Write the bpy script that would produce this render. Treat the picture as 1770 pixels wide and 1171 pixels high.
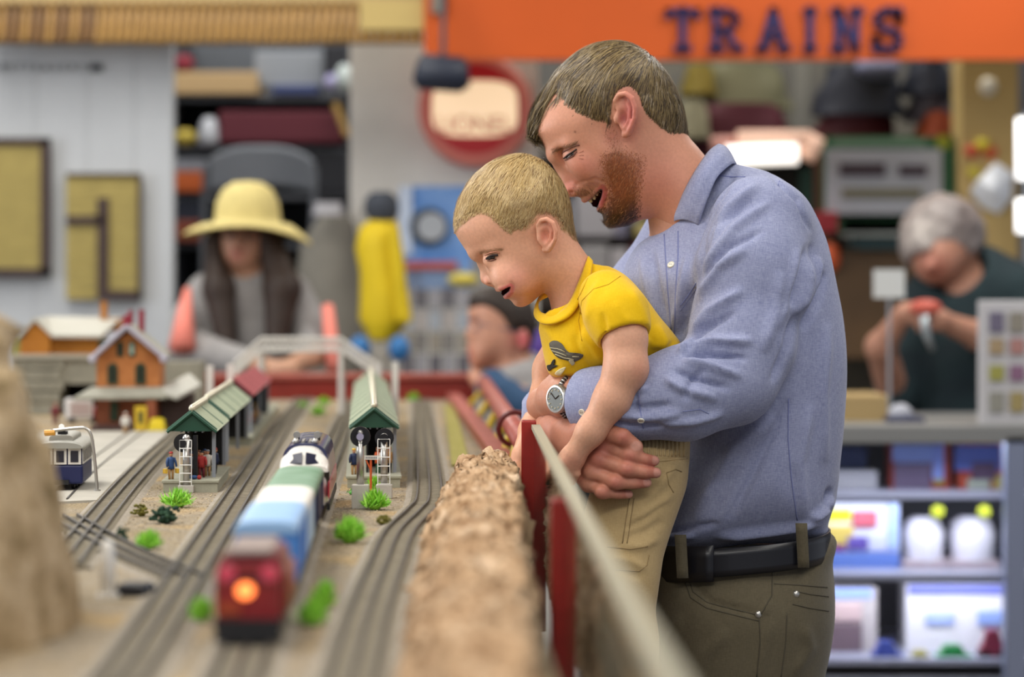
import bpy, bmesh, math, random
import numpy as np
from mathutils import Vector, Matrix, noise
from mathutils.bvhtree import BVHTree

random.seed(7)
rng = np.random.default_rng(7)
for o in list(bpy.data.objects):
    bpy.data.objects.remove(o, do_unlink=True)
scene = bpy.context.scene
COL = scene.collection

# ------------------------------------------------------------------ camera
F = 4680.0            # focal length in photo pixels
ZC = 1.36             # camera height
HY = 515.0            # row of the horizon
D = 3.6               # distance to the father and son
TZ = 1.10             # height of the railway table top
cd = bpy.data.cameras.new('camera')
cam = bpy.data.objects.new('camera', cd); COL.objects.link(cam)
cam.location = (0, 0, ZC); cam.rotation_euler = (math.radians(90), 0, 0)
cd.sensor_width = 36.0; cd.lens = F * 36.0 / 1770.0
cd.shift_y = -(585.5 - HY) / 1770.0
cd.clip_end = 60
cd.dof.use_dof = True; cd.dof.focus_distance = 3.5; cd.dof.aperture_fstop = 3.4
scene.camera = cam

# ------------------------------------------------------------------ world, lights, exposure
w = bpy.data.worlds.new('world'); scene.world = w; w.use_nodes = True
w.node_tree.nodes['Background'].inputs[0].default_value = (0.80, 0.86, 1.0, 1)
w.node_tree.nodes['Background'].inputs[1].default_value = 0.46
scene.view_settings.view_transform = 'Standard'
scene.view_settings.look = 'None'
scene.view_settings.exposure = 0.0
scene.view_settings.gamma = 1.0
scene.view_settings.use_curve_mapping = False

def area(name, loc, size, power, color=(1, .97, .92), target=None):
    l = bpy.data.lights.new(name, 'AREA'); l.shape = 'RECTANGLE'
    l.size, l.size_y = size; l.energy = power; l.color = color
    o = bpy.data.objects.new(name, l); COL.objects.link(o); o.location = loc
    if target is not None:
        o.rotation_euler = (Vector(target) - Vector(loc)).to_track_quat('-Z', 'Y').to_euler()
    return o
area('ceiling_light', (-1.3, 3.0, 3.3), (0.9, 3.2), 78)
area('ceiling_light', (1.2, 2.6, 3.3), (0.9, 3.2), 40)
area('ceiling_light', (-0.9, -0.4, 3.3), (2.6, 0.7), 85)  # fill added behind the camera to soften the faces
area('ceiling_light', (1.4, -0.4, 3.3), (1.6, 0.7), 34)  # second fill added behind the camera
area('ceiling_light', (-1.6, 6.6, 3.3), (0.7, 2.6), 54)
area('ceiling_light', (1.6, 6.6, 3.3), (0.7, 2.6), 62)
area('ceiling_light', (-1.0, 9.3, 3.35), (2.4, 0.5), 34)  # added to brighten the dark shelf bay
area('ceiling_light', (1.3, 9.2, 3.35), (2.4, 0.5), 40)  # added to brighten the back shelves
area('ceiling_light', (0.0, 7.6, 3.35), (3.0, 0.5), 16)
area('window_daylight', (-5.0, 4.5, 2.2), (2.2, 1.8), 120, (0.93, 0.96, 1.0), (0, 3.8, 1.3))  # unseen light added from the left, rims the faces

# ------------------------------------------------------------------ coordinates
def P(px, py, d):
    return Vector(((px - 885) * d / F, d, ZC - (py - HY) * d / F))
def T(px, py, h=0.0):
    d = F * (ZC - TZ - h) / (py - HY)
    return P(px, py, d)
TR = math.atan(255 / F)      # heading of the table, radians about z

# ------------------------------------------------------------------ materials
MATS = {}
def srgb(h):
    h = h.lstrip('#')
    c = [int(h[i:i + 2], 16) / 255 for i in (0, 2, 4)]
    return tuple((x / 12.92 if x <= .04045 else ((x + .055) / 1.055) ** 2.4) for x in c)
def mat(name, col='#888888', rough=.6, metal=0., spec=.5, var=0., vscale=20., bump=0., bscale=60., emit=0.,
        emitcol=None, alpha=1., trans=0., sss=0., sheen=0., col2=None, coat=0., ior=1.45, detail=4., island=0.):
    if name in MATS: return MATS[name]
    m = bpy.data.materials.new(name); m.use_nodes = True; MATS[name] = m
    nt = m.node_tree; N = nt.nodes; L = nt.links
    b = N['Principled BSDF']
    c = srgb(col) if isinstance(col, str) else col
    b.inputs['Base Color'].default_value = (*c, 1)
    b.inputs['Roughness'].default_value = rough
    b.inputs['Metallic'].default_value = metal
    b.inputs['Specular IOR Level'].default_value = spec
    b.inputs['IOR'].default_value = ior
    b.inputs['Alpha'].default_value = alpha
    b.inputs['Transmission Weight'].default_value = trans
    b.inputs['Coat Weight'].default_value = coat
    if sheen: b.inputs['Sheen Weight'].default_value = sheen
    if sss:
        b.inputs['Subsurface Weight'].default_value = sss
        b.inputs['Subsurface Radius'].default_value = (.012, .005, .003)
        b.inputs['Subsurface Scale'].default_value = 1.0
    if emit:
        e = srgb(emitcol) if isinstance(emitcol, str) else (emitcol or c)
        b.inputs['Emission Color'].default_value = (*e, 1)
        b.inputs['Emission Strength'].default_value = emit
    tc = N.new('ShaderNodeTexCoord')
    if var or col2:
        n = N.new('ShaderNodeTexNoise'); n.inputs['Scale'].default_value = vscale
        n.inputs['Detail'].default_value = detail
        L.new(tc.outputs['Object'], n.inputs['Vector'])
        r = N.new('ShaderNodeValToRGB'); L.new(n.outputs[0], r.inputs[0])
        r.color_ramp.elements[0].position = .32; r.color_ramp.elements[1].position = .68
        if col2:
            c2 = srgb(col2) if isinstance(col2, str) else col2
            r.color_ramp.elements[0].color = (*c, 1); r.color_ramp.elements[1].color = (*c2, 1)
        else:
            r.color_ramp.elements[0].color = (*[x * (1 - var) for x in c], 1)
            r.color_ramp.elements[1].color = (*[min(1, x * (1 + var)) for x in c], 1)
        L.new(r.outputs[0], b.inputs['Base Color'])
    if island:
        g = N.new('ShaderNodeNewGeometry')
        r = N.new('ShaderNodeValToRGB'); L.new(g.outputs['Random Per Island'], r.inputs[0])
        c2 = srgb(col2) if isinstance(col2, str) else (col2 or tuple(x * (1 - island) for x in c))
        r.color_ramp.elements[0].color = (*c, 1); r.color_ramp.elements[1].color = (*c2, 1)
        L.new(r.outputs[0], b.inputs['Base Color'])
    if bump:
        n = N.new('ShaderNodeTexNoise'); n.inputs['Scale'].default_value = bscale; n.inputs['Detail'].default_value = 6
        L.new(tc.outputs['Object'], n.inputs['Vector'])
        bp = N.new('ShaderNodeBump'); bp.inputs['Strength'].default_value = bump; bp.inputs['Distance'].default_value = .004
        L.new(n.outputs[0], bp.inputs['Height']); L.new(bp.outputs[0], b.inputs['Normal'])
    return m

# ------------------------------------------------------------------ mesh collector
class MB:
    def __init__(self): self.v = []; self.f = []; self.mi = []; self.m = 0
    def add(self, vs, fs):
        k = len(self.v); self.v += [tuple(p) for p in vs]
        for f in fs: self.f.append([i + k for i in f]); self.mi.append(self.m)
        return self
    def box(self, c, s, rz=0., M=None, taper=None):
        x, y, z = s[0] / 2, s[1] / 2, s[2] / 2
        vs = [Vector((a * x, b * y, cc * z)) for cc in (-1, 1) for b in (-1, 1) for a in (-1, 1)]
        if taper:
            for v in vs[4:]: v.x *= taper[0]; v.y *= taper[1]
        R = M if M is not None else Matrix.Rotation(rz, 3, 'Z')
        vs = [R @ v + Vector(c) for v in vs]
        return self.add(vs, [(0, 2, 3, 1), (4, 5, 7, 6), (0, 1, 5, 4), (2, 6, 7, 3), (0, 4, 6, 2), (1, 3, 7, 5)])
    def bb(self, a, b):
        return self.box([(p + q) / 2 for p, q in zip(a, b)], [abs(q - p) for p, q in zip(a, b)])
    def tube(self, pts, r, n=8, caps=True, flat=None):
        pts = [Vector(p) for p in pts]; rs = r if isinstance(r, (list, tuple)) else [r] * len(pts)
        vs = []; up = None
        for i, p in enumerate(pts):
            t = (pts[min(i + 1, len(pts) - 1)] - pts[max(i - 1, 0)]).normalized()
            if up is None:
                up = Vector((0, 0, 1)) if abs(t.z) < .9 else Vector((0, 1, 0))
            a = t.cross(up).normalized(); b = a.cross(t).normalized(); up = b
            for k in range(n):
                th = 2 * math.pi * k / n
                vs.append(p + (a * math.cos(th) + b * math.sin(th) * (flat or 1)) * rs[i])
        fs = []
        for i in range(len(pts) - 1):
            for k in range(n):
                k2 = (k + 1) % n
                fs.append((i * n + k, i * n + k2, (i + 1) * n + k2, (i + 1) * n + k))
        if caps:
            fs.append(tuple(range(n))[::-1]); fs.append(tuple(range((len(pts) - 1) * n, len(pts) * n)))
        return self.add(vs, fs)
    def lathe(self, prof, c=(0, 0, 0), n=16, sx=1., sy=1., M=None):
        vs = []
        for r, z in prof:
            for k in range(n):
                th = 2 * math.pi * k / n
                v = Vector((r * math.cos(th) * sx, r * math.sin(th) * sy, z))
                if M is not None: v = M @ v
                vs.append(v + Vector(c))
        fs = []
        for i in range(len(prof) - 1):
            for k in range(n):
                k2 = (k + 1) % n
                fs.append((i * n + k, i * n + k2, (i + 1) * n + k2, (i + 1) * n + k))
        fs.append(tuple(range(n))[::-1]); fs.append(tuple(range((len(prof) - 1) * n, len(prof) * n)))
        return self.add(vs, fs)
    def ball(self, c, r, n=12, m=8, s=(1, 1, 1), M=None):
        prof = [(r * math.sin(math.pi * i / m) + 1e-6, -r * math.cos(math.pi * i / m)) for i in range(m + 1)]
        M = M if M is not None else Matrix.Identity(3)
        S = Matrix.Diagonal(s)
        return self.lathe(prof, c, n, M=M @ S)
    def prism(self, poly, a0, a1, axis='y'):
        """poly in the plane normal to axis, extruded a0..a1"""
        n = len(poly)
        def mk(p, a):
            return {'y': (p[0], a, p[1]), 'x': (a, p[0], p[1]), 'z': (p[0], p[1], a)}[axis]
        vs = [mk(p, a0) for p in poly] + [mk(p, a1) for p in poly]
        fs = [tuple(range(n)), tuple(range(2 * n - 1, n - 1, -1))]
        fs += [(i, n + i, n + (i + 1) % n, (i + 1) % n) for i in range(n)]
        return self.add(vs, fs)
    def grid(self, rows, close=False):
        nr = len(rows); nc = len(rows[0])
        fs = []
        for i in range(nr - 1):
            for j in range(nc - (0 if close else 1)):
                j2 = (j + 1) % nc
                fs.append((i * nc + j, i * nc + j2, (i + 1) * nc + j2, (i + 1) * nc + j))
        return self.add([p for r in rows for p in r], fs)
    def build(self, name, mats, parent=None, smooth=False, bevel=0., off=None, solid=0., sub=0):
        me = bpy.data.meshes.new(name)
        vs = self.v if off is None else [(a[0] - off[0], a[1] - off[1], a[2] - off[2]) for a in self.v]
        me.from_pydata(vs, [], self.f)
        if not isinstance(mats, (list, tuple)): mats = [mats]
        for m in mats: me.materials.append(m)
        if len(mats) > 1: me.polygons.foreach_set('material_index', self.mi)
        bm = bmesh.new(); bm.from_mesh(me); bmesh.ops.recalc_face_normals(bm, faces=bm.faces)
        bm.to_mesh(me); bm.free()
        if smooth:
            me.polygons.foreach_set('use_smooth', [True] * len(me.polygons))
        o = bpy.data.objects.new(name, me); COL.objects.link(o)
        if parent is not None: o.parent = parent
        if solid:
            md = o.modifiers.new('s', 'SOLIDIFY'); md.thickness = solid; md.offset = 0
        if sub:
            md = o.modifiers.new('u', 'SUBSURF'); md.levels = sub; md.render_levels = sub
        if bevel:
            md = o.modifiers.new('b', 'BEVEL'); md.width = bevel; md.segments = 2; md.limit_method = 'ANGLE'
        return o

LABELS = {}
def tag(o, label, cat, group=None, kind=None):
    if kind != 'structure' or label:
        o['label'] = label; o['category'] = cat
    if group: o['group'] = group
    if kind: o['kind'] = kind
    LABELS.setdefault(label, []).append(o.name)
    return o
def thing(name, label, cat, loc=(0, 0, 0), rz=0., group=None):
    o = bpy.data.objects.new(name, None); COL.objects.link(o)
    o.empty_display_size = .05; o.location = loc; o.rotation_euler = (0, 0, rz)
    return tag(o, label, cat, group)
def struct(o, label=None):
    o['kind'] = 'structure'
    if label: o['label'] = label
    return o
def stuff(o):
    o['kind'] = 'stuff'; return o
def dup(o, parent=None, label=None, loc=None, rz=None):
    c = o.copy(); COL.objects.link(c)
    if parent is not None: c.parent = parent
    if label: c['label'] = label
    if loc is not None: c.location = loc
    if rz is not None: c.rotation_euler = (0, 0, rz)
    for ch in list(o.children): dup(ch, c)
    return c
def text_mesh(s, size, mat_, name, parent, loc, M, extrude=.002, align='CENTER', xs=1.0):
    cu = bpy.data.curves.new(name, 'FONT'); cu.body = s; cu.size = size; cu.extrude = extrude
    cu.align_x = align; cu.align_y = 'CENTER'
    t = bpy.data.objects.new(name, cu); COL.objects.link(t)
    dg = bpy.context.evaluated_depsgraph_get()
    me = bpy.data.meshes.new_from_object(t.evaluated_get(dg))
    bpy.data.objects.remove(t, do_unlink=True)
    me.transform(Matrix.Diagonal((xs, 1, 1, 1))); me.transform(M.to_4x4())
    me.materials.clear(); me.materials.append(mat_)
    o = bpy.data.objects.new(name, me); COL.objects.link(o); o.parent = parent; o.location = loc
    return o
FACE = Matrix.Rotation(math.radians(90), 3, 'X')    # text standing upright, read from the camera's side (-y)
# ================================================================== the room's big structure
m_floor = mat('floor_vinyl', '#6f675e', .5, var=.15, vscale=3)
floor = struct(MB().bb((-6, -1.5, -.1), (6, 11.2, 0)).build('floor', m_floor))
m_backwall = mat('back_wall_paint', '#4a4a4e', .8, var=.08, vscale=2)
struct(MB().bb((-6, 10.6, 0), (6, 10.75, 3.5)).build('wall_back', m_backwall))
m_ceil = mat('ceiling_tile', '#d8d8d4', .9, var=.04, vscale=4)
struct(MB().bb((-6, -1.5, 3.5), (6, 11.2, 3.6)).build('ceiling', m_ceil))

# ================================================================== railway table
m_red = mat('red_gloss_paint', '#8a2418', .38, var=.12, vscale=14, coat=.2)
def ground_mat():
    m = bpy.data.materials.new('gravel_scenery'); m.use_nodes = True
    nt = m.node_tree; N = nt.nodes; L = nt.links; b = N['Principled BSDF']; b.inputs['Roughness'].default_value = .9
    b.inputs['Specular IOR Level'].default_value = .15
    tc = N.new('ShaderNodeTexCoord')
    n1 = N.new('ShaderNodeTexNoise'); n1.inputs['Scale'].default_value = 7; n1.inputs['Detail'].default_value = 5
    n2 = N.new('ShaderNodeTexVoronoi'); n2.inputs['Scale'].default_value = 420
    n3 = N.new('ShaderNodeTexNoise'); n3.inputs['Scale'].default_value = 160; n3.inputs['Detail'].default_value = 4
    for n in (n1, n2, n3): L.new(tc.outputs['Object'], n.inputs['Vector'])
    r1 = N.new('ShaderNodeValToRGB'); L.new(n1.outputs[0], r1.inputs[0])
    e = r1.color_ramp.elements; e[0].position = .35; e[0].color = (*srgb('#9a8c72'), 1); e[1].position = .62; e[1].color = (*srgb('#b39d78'), 1)
    x = e.new(.5); x.color = (*srgb('#9f9585'), 1)
    r2 = N.new('ShaderNodeValToRGB'); L.new(n2.outputs['Color'], r2.inputs[0])
    e = r2.color_ramp.elements; e[0].position = .1; e[0].color = (.45, .42, .38, 1); e[1].position = .8; e[1].color = (1.2, 1.15, 1.08, 1)
    mx = N.new('ShaderNodeMix'); mx.data_type = 'RGBA'; mx.blend_type = 'MULTIPLY'; mx.inputs[0].default_value = .8
    L.new(r1.outputs[0], mx.inputs[6]); L.new(r2.outputs[0], mx.inputs[7]); L.new(mx.outputs[2], b.inputs['Base Color'])
    bp = N.new('ShaderNodeBump'); bp.inputs['Strength'].default_value = .7; bp.inputs['Distance'].default_value = .003
    L.new(n2.outputs['Distance'], bp.inputs['Height']); L.new(bp.outputs[0], b.inputs['Normal'])
    return m
m_ground = ground_mat()
tab = thing('railway_table', 'long gravel covered model railway table with dark red edging', 'table', (-.6, 4.1, 0))
toff = (-.6, 4.1, 0)
edge_r = [(.045, 1.3), (-.02, 4.0), (-.165, 6.9)]
top_poly = edge_r + [(-1.75, 6.9), (-1.15, 1.3)]
MB().prism(top_poly, TZ - .05, TZ, 'z').build('gravel_top', m_ground, tab, off=toff)
MB().bb((-1.1, 1.5, .7), (-.2, 6.7, TZ - .05)).build('frame', mat('table_frame', '#3a2c26', .7), tab, off=toff)
for x in (-1.05, -.25):
    for y in (1.6, 4.0, 6.6):
        MB().bb((x - .04, y - .04, 0), (x + .04, y + .04, .7)).build('leg', MATS['table_frame'], tab, off=toff)
# far fascia: dark red beam with a lighter red top
f0, f1 = P(345, 655, 6.95), P(822, 655, 6.95)
b = MB(); b.bb((f0.x, 6.92, 1.02), (f1.x, 6.97, 1.155)); b.build('end_board', m_red, tab, off=toff, bevel=.006)
b = MB(); b.bb((f0.x - .005, 6.90, 1.152), (f1.x + .01, 6.99, 1.166)); b.build('end_cap', mat('worn_red_paint', '#a5564a', .42, var=.15, vscale=20), tab, off=toff, bevel=.004)
# side board along the right edge, its lit pink top put into the paint
b = MB()
for (x0, y0), (x1, y1) in zip(edge_r[1:-1], edge_r[2:]):
    b.add([(x0, y0, 1.05), (x0 + .03, y0, 1.05), (x1 + .03, y1, 1.05), (x1, y1, 1.05), (x0, y0, 1.118), (x0 + .03, y0, 1.118), (x1 + .03, y1, 1.118), (x1, y1, 1.118)],
          [(0, 1, 2, 3), (4, 5, 6, 7), (0, 1, 5, 4), (1, 2, 6, 5), (2, 3, 7, 6), (3, 0, 4, 7)])
b.build('side_board', MATS['worn_red_paint'], tab, off=toff)
# handrail outside the right edge with yellow spindles
rail = thing('guard_rail', 'red round handrail with yellow spindles along the far table side', 'railing', (0, 5, 1.05))
ro = (0, 5, 1.05)
h0, h1 = Vector((-.075, 6.9, 1.15)), Vector((.018, 3.75, 1.158))
MB().tube([h0, h0.lerp(h1, .35), h0.lerp(h1, .7), h1], .0165, 14).build('handrail', MATS['worn_red_paint'], rail, smooth=True, off=ro)
pc = h0.lerp(h1, .86)
rr = MB(); rr.tube([pc + Vector((math.cos(t) * .026, 0, math.sin(t) * .026)) for t in np.linspace(0, 2 * math.pi, 21)], .0042, 8, caps=False)
rr.build('collar_ring', mat('dark_red_rubber', '#5a1410', .4), rail, smooth=True, off=ro)
m_yel = mat('yellow_paint', '#c9a825', .5, var=.1)
for k, t in enumerate((.16, .36, .54, .69, .80, .9)):
    a = h0.lerp(h1, t)
    xx = np.interp(a.y, [4.0, 6.9], [-.02, -.165])
    MB().tube([(xx + .02, a.y - .02, 1.085), (a.x, a.y + .03, 1.148)], .0075, 8).build('spindle', m_yel, rail, smooth=True, off=ro)

# ------------------------------------------------------------------ acrylic guard with red posts
gp = lambda d: .0285 + (3.6 - d) * .0165
gt = 1.36 - 212 * 3.6 / F
gu = thing('acrylic_guard', 'clear acrylic guard sheet between two dark red posts beside the rocks', 'guard', (gp(2.6), 2.6, .9))
go = (gp(2.6), 2.6, .9)
m_acr = mat('acrylic', '#f3f6f2', .03, trans=1., ior=1.45)
def acr_sheet(y0, y1, z0, z1, t):
    b = MB(); x0, x1 = gp(y0), gp(y1)
    b.add([(x0 - t, y0, z0), (x0 + t, y0, z0), (x1 + t, y1, z0), (x1 - t, y1, z0), (x0 - t, y0, z1), (x0 + t, y0, z1), (x1 + t, y1, z1), (x1 - t, y1, z1)],
          [(0, 3, 2, 1), (4, 5, 6, 7), (0, 1, 5, 4), (1, 2, 6, 5), (2, 3, 7, 6), (3, 0, 4, 7)])
    return b
acr_sheet(1.05, 3.485, .93, gt - .004, .0025).build('sheet', m_acr, gu, off=go)
acr_sheet(1.05, 3.485, gt - .006, gt, .0055).build('frosted_edge', mat('acrylic_edge', '#bab59e', .4, trans=.3), gu, off=go)
m_dred = mat('dark_red_post', '#8c1f16', .4, var=.12, vscale=18)
for px, py, d, wd in ((914, 727, 3.5, .019), (972, 862, 2.42, .021)):
    c = P(px, py, d)
    MB().bb((c.x - wd / 2, d - .02, .9 if d < 3 else 0.93), (c.x + wd / 2, d + .02, c.z)).build('post', m_dred, gu, off=go, bevel=.002)
# floor stand of the guard: foot boards down to the ground
for d in (2.42, 3.5):
    MB().bb((gp(d) - .012, d - .02, 0), (gp(d) + .012, d + .02, .93)).build('post_base', m_dred, gu, off=go)

# ------------------------------------------------------------------ tracks
m_rail = mat('rail_metal', '#4c4742', .45, metal=.4, var=.2, vscale=40)
m_tie = mat('track_tie', '#938a78', .9, var=.12, vscale=60)
m_bed = mat('ballast_strip', '#a2988a', .95, col2='#887f70', vscale=130, bump=.6, bscale=400)
def smooth_path(pts, n=8):
    out = []
    for i in range(len(pts) - 1):
        p0 = pts[max(i - 1, 0)]; p1 = pts[i]; p2 = pts[i + 1]; p3 = pts[min(i + 2, len(pts) - 1)]
        for k in range(n):
            t = k / n
            out.append(.5 * ((2 * p1) + (p2 - p0) * t + (2 * p0 - 5 * p1 + 4 * p2 - p3) * t * t + (3 * p1 - p0 - 3 * p2 + p3) * t ** 3))
    out.append(pts[-1]); return out
def track(pix, label, rails=(-.0158, 0, .0158), bed=True, name='railway_track', rmat=None, z0=0., rh=.0055, ties=True):
    pts = smooth_path([T(*p) for p in pix], 10)
    root = thing(name, label, 'track', pts[len(pts) // 2], group='model railway tracks')
    off = tuple(root.location)
    nrm = []
    for i in range(len(pts)):
        t = pts[min(i + 1, len(pts) - 1)] - pts[max(i - 1, 0)]; nrm.append(Vector((t.y, -t.x, 0)).normalized())
    def strip(o0, o1, za, zb, skew=0.):
        b = MB(); rows = []
        for p, n in zip(pts, nrm):
            zz = TZ + z0
            rows.append([(p + n * (o0 - skew)) + Vector((0, 0, zz + za - p.z)), (p + n * o0) + Vector((0, 0, zz + zb - p.z)),
                         (p + n * o1) + Vector((0, 0, zz + zb - p.z)), (p + n * (o1 + skew)) + Vector((0, 0, zz + za - p.z))])
        return b.grid(rows)
    if bed: strip(-.026, .026, -.001, .002, .008).build('ballast', m_bed, root, off=off)
    if ties:
        b = MB(); acc = 0.
        for i in range(len(pts) - 1):
            seg = pts[i + 1] - pts[i]; L_ = seg.length
            while acc < L_:
                p = pts[i] + seg * (acc / L_)
                b.box((p.x, p.y, TZ + z0 + .0028), (.046, .006, .003), math.atan2(-seg.x, seg.y)); acc += .021
            acc -= L_
        stuff(b.build('ties', m_tie, root, off=off))
    for r in rails:
        strip(r - .0011, r + .0011, .0, rh + .0025).build('rail', rmat or m_rail, root, off=off)
    return root
track([(150, 1230), (218, 1171), (327, 997), (389, 899), (436, 824), (486, 745), (527, 690)], 'three rail track passing just left of the train')
track([(395, 1210), (432, 1120), (486, 990), (533, 880), (570, 795), (612, 695)], 'three rail track the train runs on')
track([(597, 1230), (612, 1167), (640, 1062), (668, 985), (692, 927), (729, 888), (742, 864), (739, 800), (733, 745), (728, 693)], 'three rail track bending beside the rock ledge')
track([(108, 985), (190, 880), (240, 822), (290, 772), (350, 718), (395, 690)], 'three rail track between street and shelter platform')
track([(110, 900), (160, 930), (230, 967), (318, 1005)], 'short dark spur track crossing into the main line')
# second far tracks behind the shelters
track([(640, 800), (632, 740), (625, 695)], 'straight track stretch behind the twin signals', )

# street plate with trolley grooves
st = [T(90, 872), T(185, 868), T(300, 770), T(330, 748), T(80, 748), T(-80, 790)]
b = MB(); b.prism([(p.x, p.y) for p in st], TZ, TZ + .003, 'z')
street = tag(b.build('model_street', mat('street_grey', '#a09b90', .85, col2='#b3aea2', vscale=9, bump=.2, bscale=200)),
             'pale grey model street in front of the brick station', 'street')
for off_, lab in ((0, 'left of the two sunken trolley grooves in the street'), (1, 'right of the two sunken trolley grooves in the street')):
    pass
track([(98, 868), (155, 812), (215, 765), (236, 749)], 'sunken trolley track with thin dark rails in the street', rails=(-.013, .013), bed=False, ties=False, z0=.0005, rh=.0015, name='trolley_track', rmat=mat('dark_rail', '#3a3734', .6))

# grass strip along the far right edge
gs = [T(768, 702), T(786, 702), T(812, 806), T(781, 808)]
b = MB(); b.prism([(p.x, p.y) for p in gs], TZ, TZ + .004, 'z')
tag(stuff(b.build('grass_mat', mat('grass_mat', '#918b3c', .95, col2='#a59a5a', vscale=60, bump=.8, bscale=500))), 'olive yellow grass strip along the red table edge', 'grass', kind='stuff')

# loose pebbles around the sharp zone
b = MB()
for k in range(5200):
    py = random.uniform(735, 985); px = random.uniform(150, 790)
    p = T(px, py); s = random.uniform(.0007, .0019) * (1 if py > 800 else .8)
    a = random.random() * 3
    vs = [(p.x + s * math.cos(a) , p.y + s * math.sin(a), p.z + s * .2), (p.x - s * math.sin(a), p.y + s * math.cos(a), p.z + s * .3),
          (p.x - s * math.cos(a), p.y - s * math.sin(a), p.z + s * .2), (p.x + s * math.sin(a), p.y - s * math.cos(a), p.z + s * .25), (p.x, p.y, p.z + s), (p.x, p.y, p.z - s * .3)]
    b.add(vs, [(0, 1, 4), (1, 2, 4), (2, 3, 4), (3, 0, 4), (1, 0, 5), (2, 1, 5), (3, 2, 5), (0, 3, 5)])
tag(b.build('gravel_pebbles', mat('pebbles', '#c9b795', .9, col2='#7d6f5c', island=1)), 'loose tan gravel scattered between the tracks', 'gravel', kind='stuff')

# ------------------------------------------------------------------ rocks
def rock_mat(name, c1, c2, c3):
    m = bpy.data.materials.new(name); m.use_nodes = True
    nt = m.node_tree; N = nt.nodes; L = nt.links; b = N['Principled BSDF']; b.inputs['Roughness'].default_value = .95
    b.inputs['Specular IOR Level'].default_value = .1
    tc = N.new('ShaderNodeTexCoord')
    n1 = N.new('ShaderNodeTexNoise'); n1.inputs['Scale'].default_value = 28; n1.inputs['Detail'].default_value = 8; n1.inputs['Roughness'].default_value = .65
    L.new(tc.outputs['Object'], n1.inputs['Vector'])
    r = N.new('ShaderNodeValToRGB'); L.new(n1.outputs[0], r.inputs[0]); e = r.color_ramp.elements
    e[0].position = .33; e[0].color = (*srgb(c1), 1); e[1].position = .68; e[1].color = (*srgb(c3), 1); x = e.new(.5); x.color = (*srgb(c2), 1)
    L.new(r.outputs[0], b.inputs['Base Color'])
    n2 = N.new('ShaderNodeTexNoise'); n2.inputs['Scale'].default_value = 140; n2.inputs['Detail'].default_value = 8
    L.new(tc.outputs['Object'], n2.inputs['Vector'])
    bp = N.new('ShaderNodeBump'); bp.inputs['Strength'].default_value = .8; bp.inputs['Distance'].default_value = .006
    L.new(n2.outputs[0], bp.inputs['Height']); L.new(bp.outputs[0], b.inputs['Normal'])
    return m
m_rock = rock_mat('sandstone_rock', '#8a694b', '#ba9a78', '#d9bfa2')
m_rock2 = rock_mat('pale_rock', '#7c6a4a', '#ab9574', '#c6b294')
# ledge along the right edge: section swept from far to near (left px, crest, right px at given row)
b = MB(); rows = []
key = [  # depth, left base x px, crest left px, crest right px, crest height, right px
    (3.62, 800, 818, 872, .034, 886), (3.52, 775, 806, 880, .056, 897), (3.3, 757, 800, 888, .060, 902), (3.0, 742, 795, 892, .057, 908),
    (2.6, 728, 792, 896, .054, 914), (2.2, 712, 785, 900, .052, 922), (1.9, 700, 780, 902, .05, 930), (1.6, 690, 775, 905, .05, 940), (1.4, 680, 770, 910, .05, 945)]
kd = [k[0] for k in key][::-1]
def ki(i, d): return float(np.interp(d, kd, [k[i] for k in key][::-1]))
for d in 1.4 + 2.22 * np.linspace(1, 0, 430) ** 1.15:
    L0, C0, C1, H, R0 = [ki(i, d) for i in range(1, 6)]
    X = lambda px: (px - 885) * d / F
    sec = [(X(L0), TZ - .004)]
    for t in np.linspace(0, 1, 22): sec.append((X(L0) + (X(C0) - X(L0)) * t, TZ + H * (t ** .7) * .9))
    for t in np.linspace(.02, 1, 44): sec.append((X(C0) + (X(C1) - X(C0)) * t, TZ + H * (.9 + .12 * math.sin(t * math.pi))))
    for t in np.linspace(.04, 1, 26): sec.append((X(C1) + (X(R0) - X(C1)) * min(1, t * 2.5), TZ + H * .9 - t * (H * .9 + .10)))
    row = []
    for i, (x, z) in enumerate(sec):
        p = Vector((x, d, z))
        q = p * 22
        n = noise.noise_vector(q) * .009 + noise.noise_vector(q * 2.6) * .007 + noise.noise_vector(q * 6.3) * .0065 + noise.noise_vector(q * 14) * .0036
        c = noise.voronoi(p * 55)[0][0]
        n.z += (.35 - c) * .012
        if i == 0: n *= .0
        row.append(p + n)
    rows.append(row)
b.grid(rows); tag(b.build('rock_ledge', m_rock, smooth=True), 'craggy tan rock ledge beside the acrylic guard', 'rock')
# mountain at the left edge, near the lens
b = MB(); rows = []
ctr = Vector((-.663, 2.12, TZ))
for i, r in enumerate(np.linspace(.005, .40, 66)):
    row = []
    for k in range(150):
        th = 2 * math.pi * k / 150
        t = r / .40
        h = .31 * max(0, 1 - t ** 5) ** .9
        p = ctr + Vector((math.cos(th) * r * .80, math.sin(th) * r * .95, h))
        q = p * 12
        n = noise.noise_vector(q) * .026 + noise.noise_vector(q * 2.7) * .018 + noise.noise_vector(q * 7) * .008
        n *= min(1, (1 - t) * 6 + .1)
        row.append(p + n)
    rows.append(row)
b.grid(rows, close=True)
tag(b.build('rock_mountain', m_rock2, smooth=True), 'tall pale rock mountain at the left edge in front', 'rock')

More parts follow.
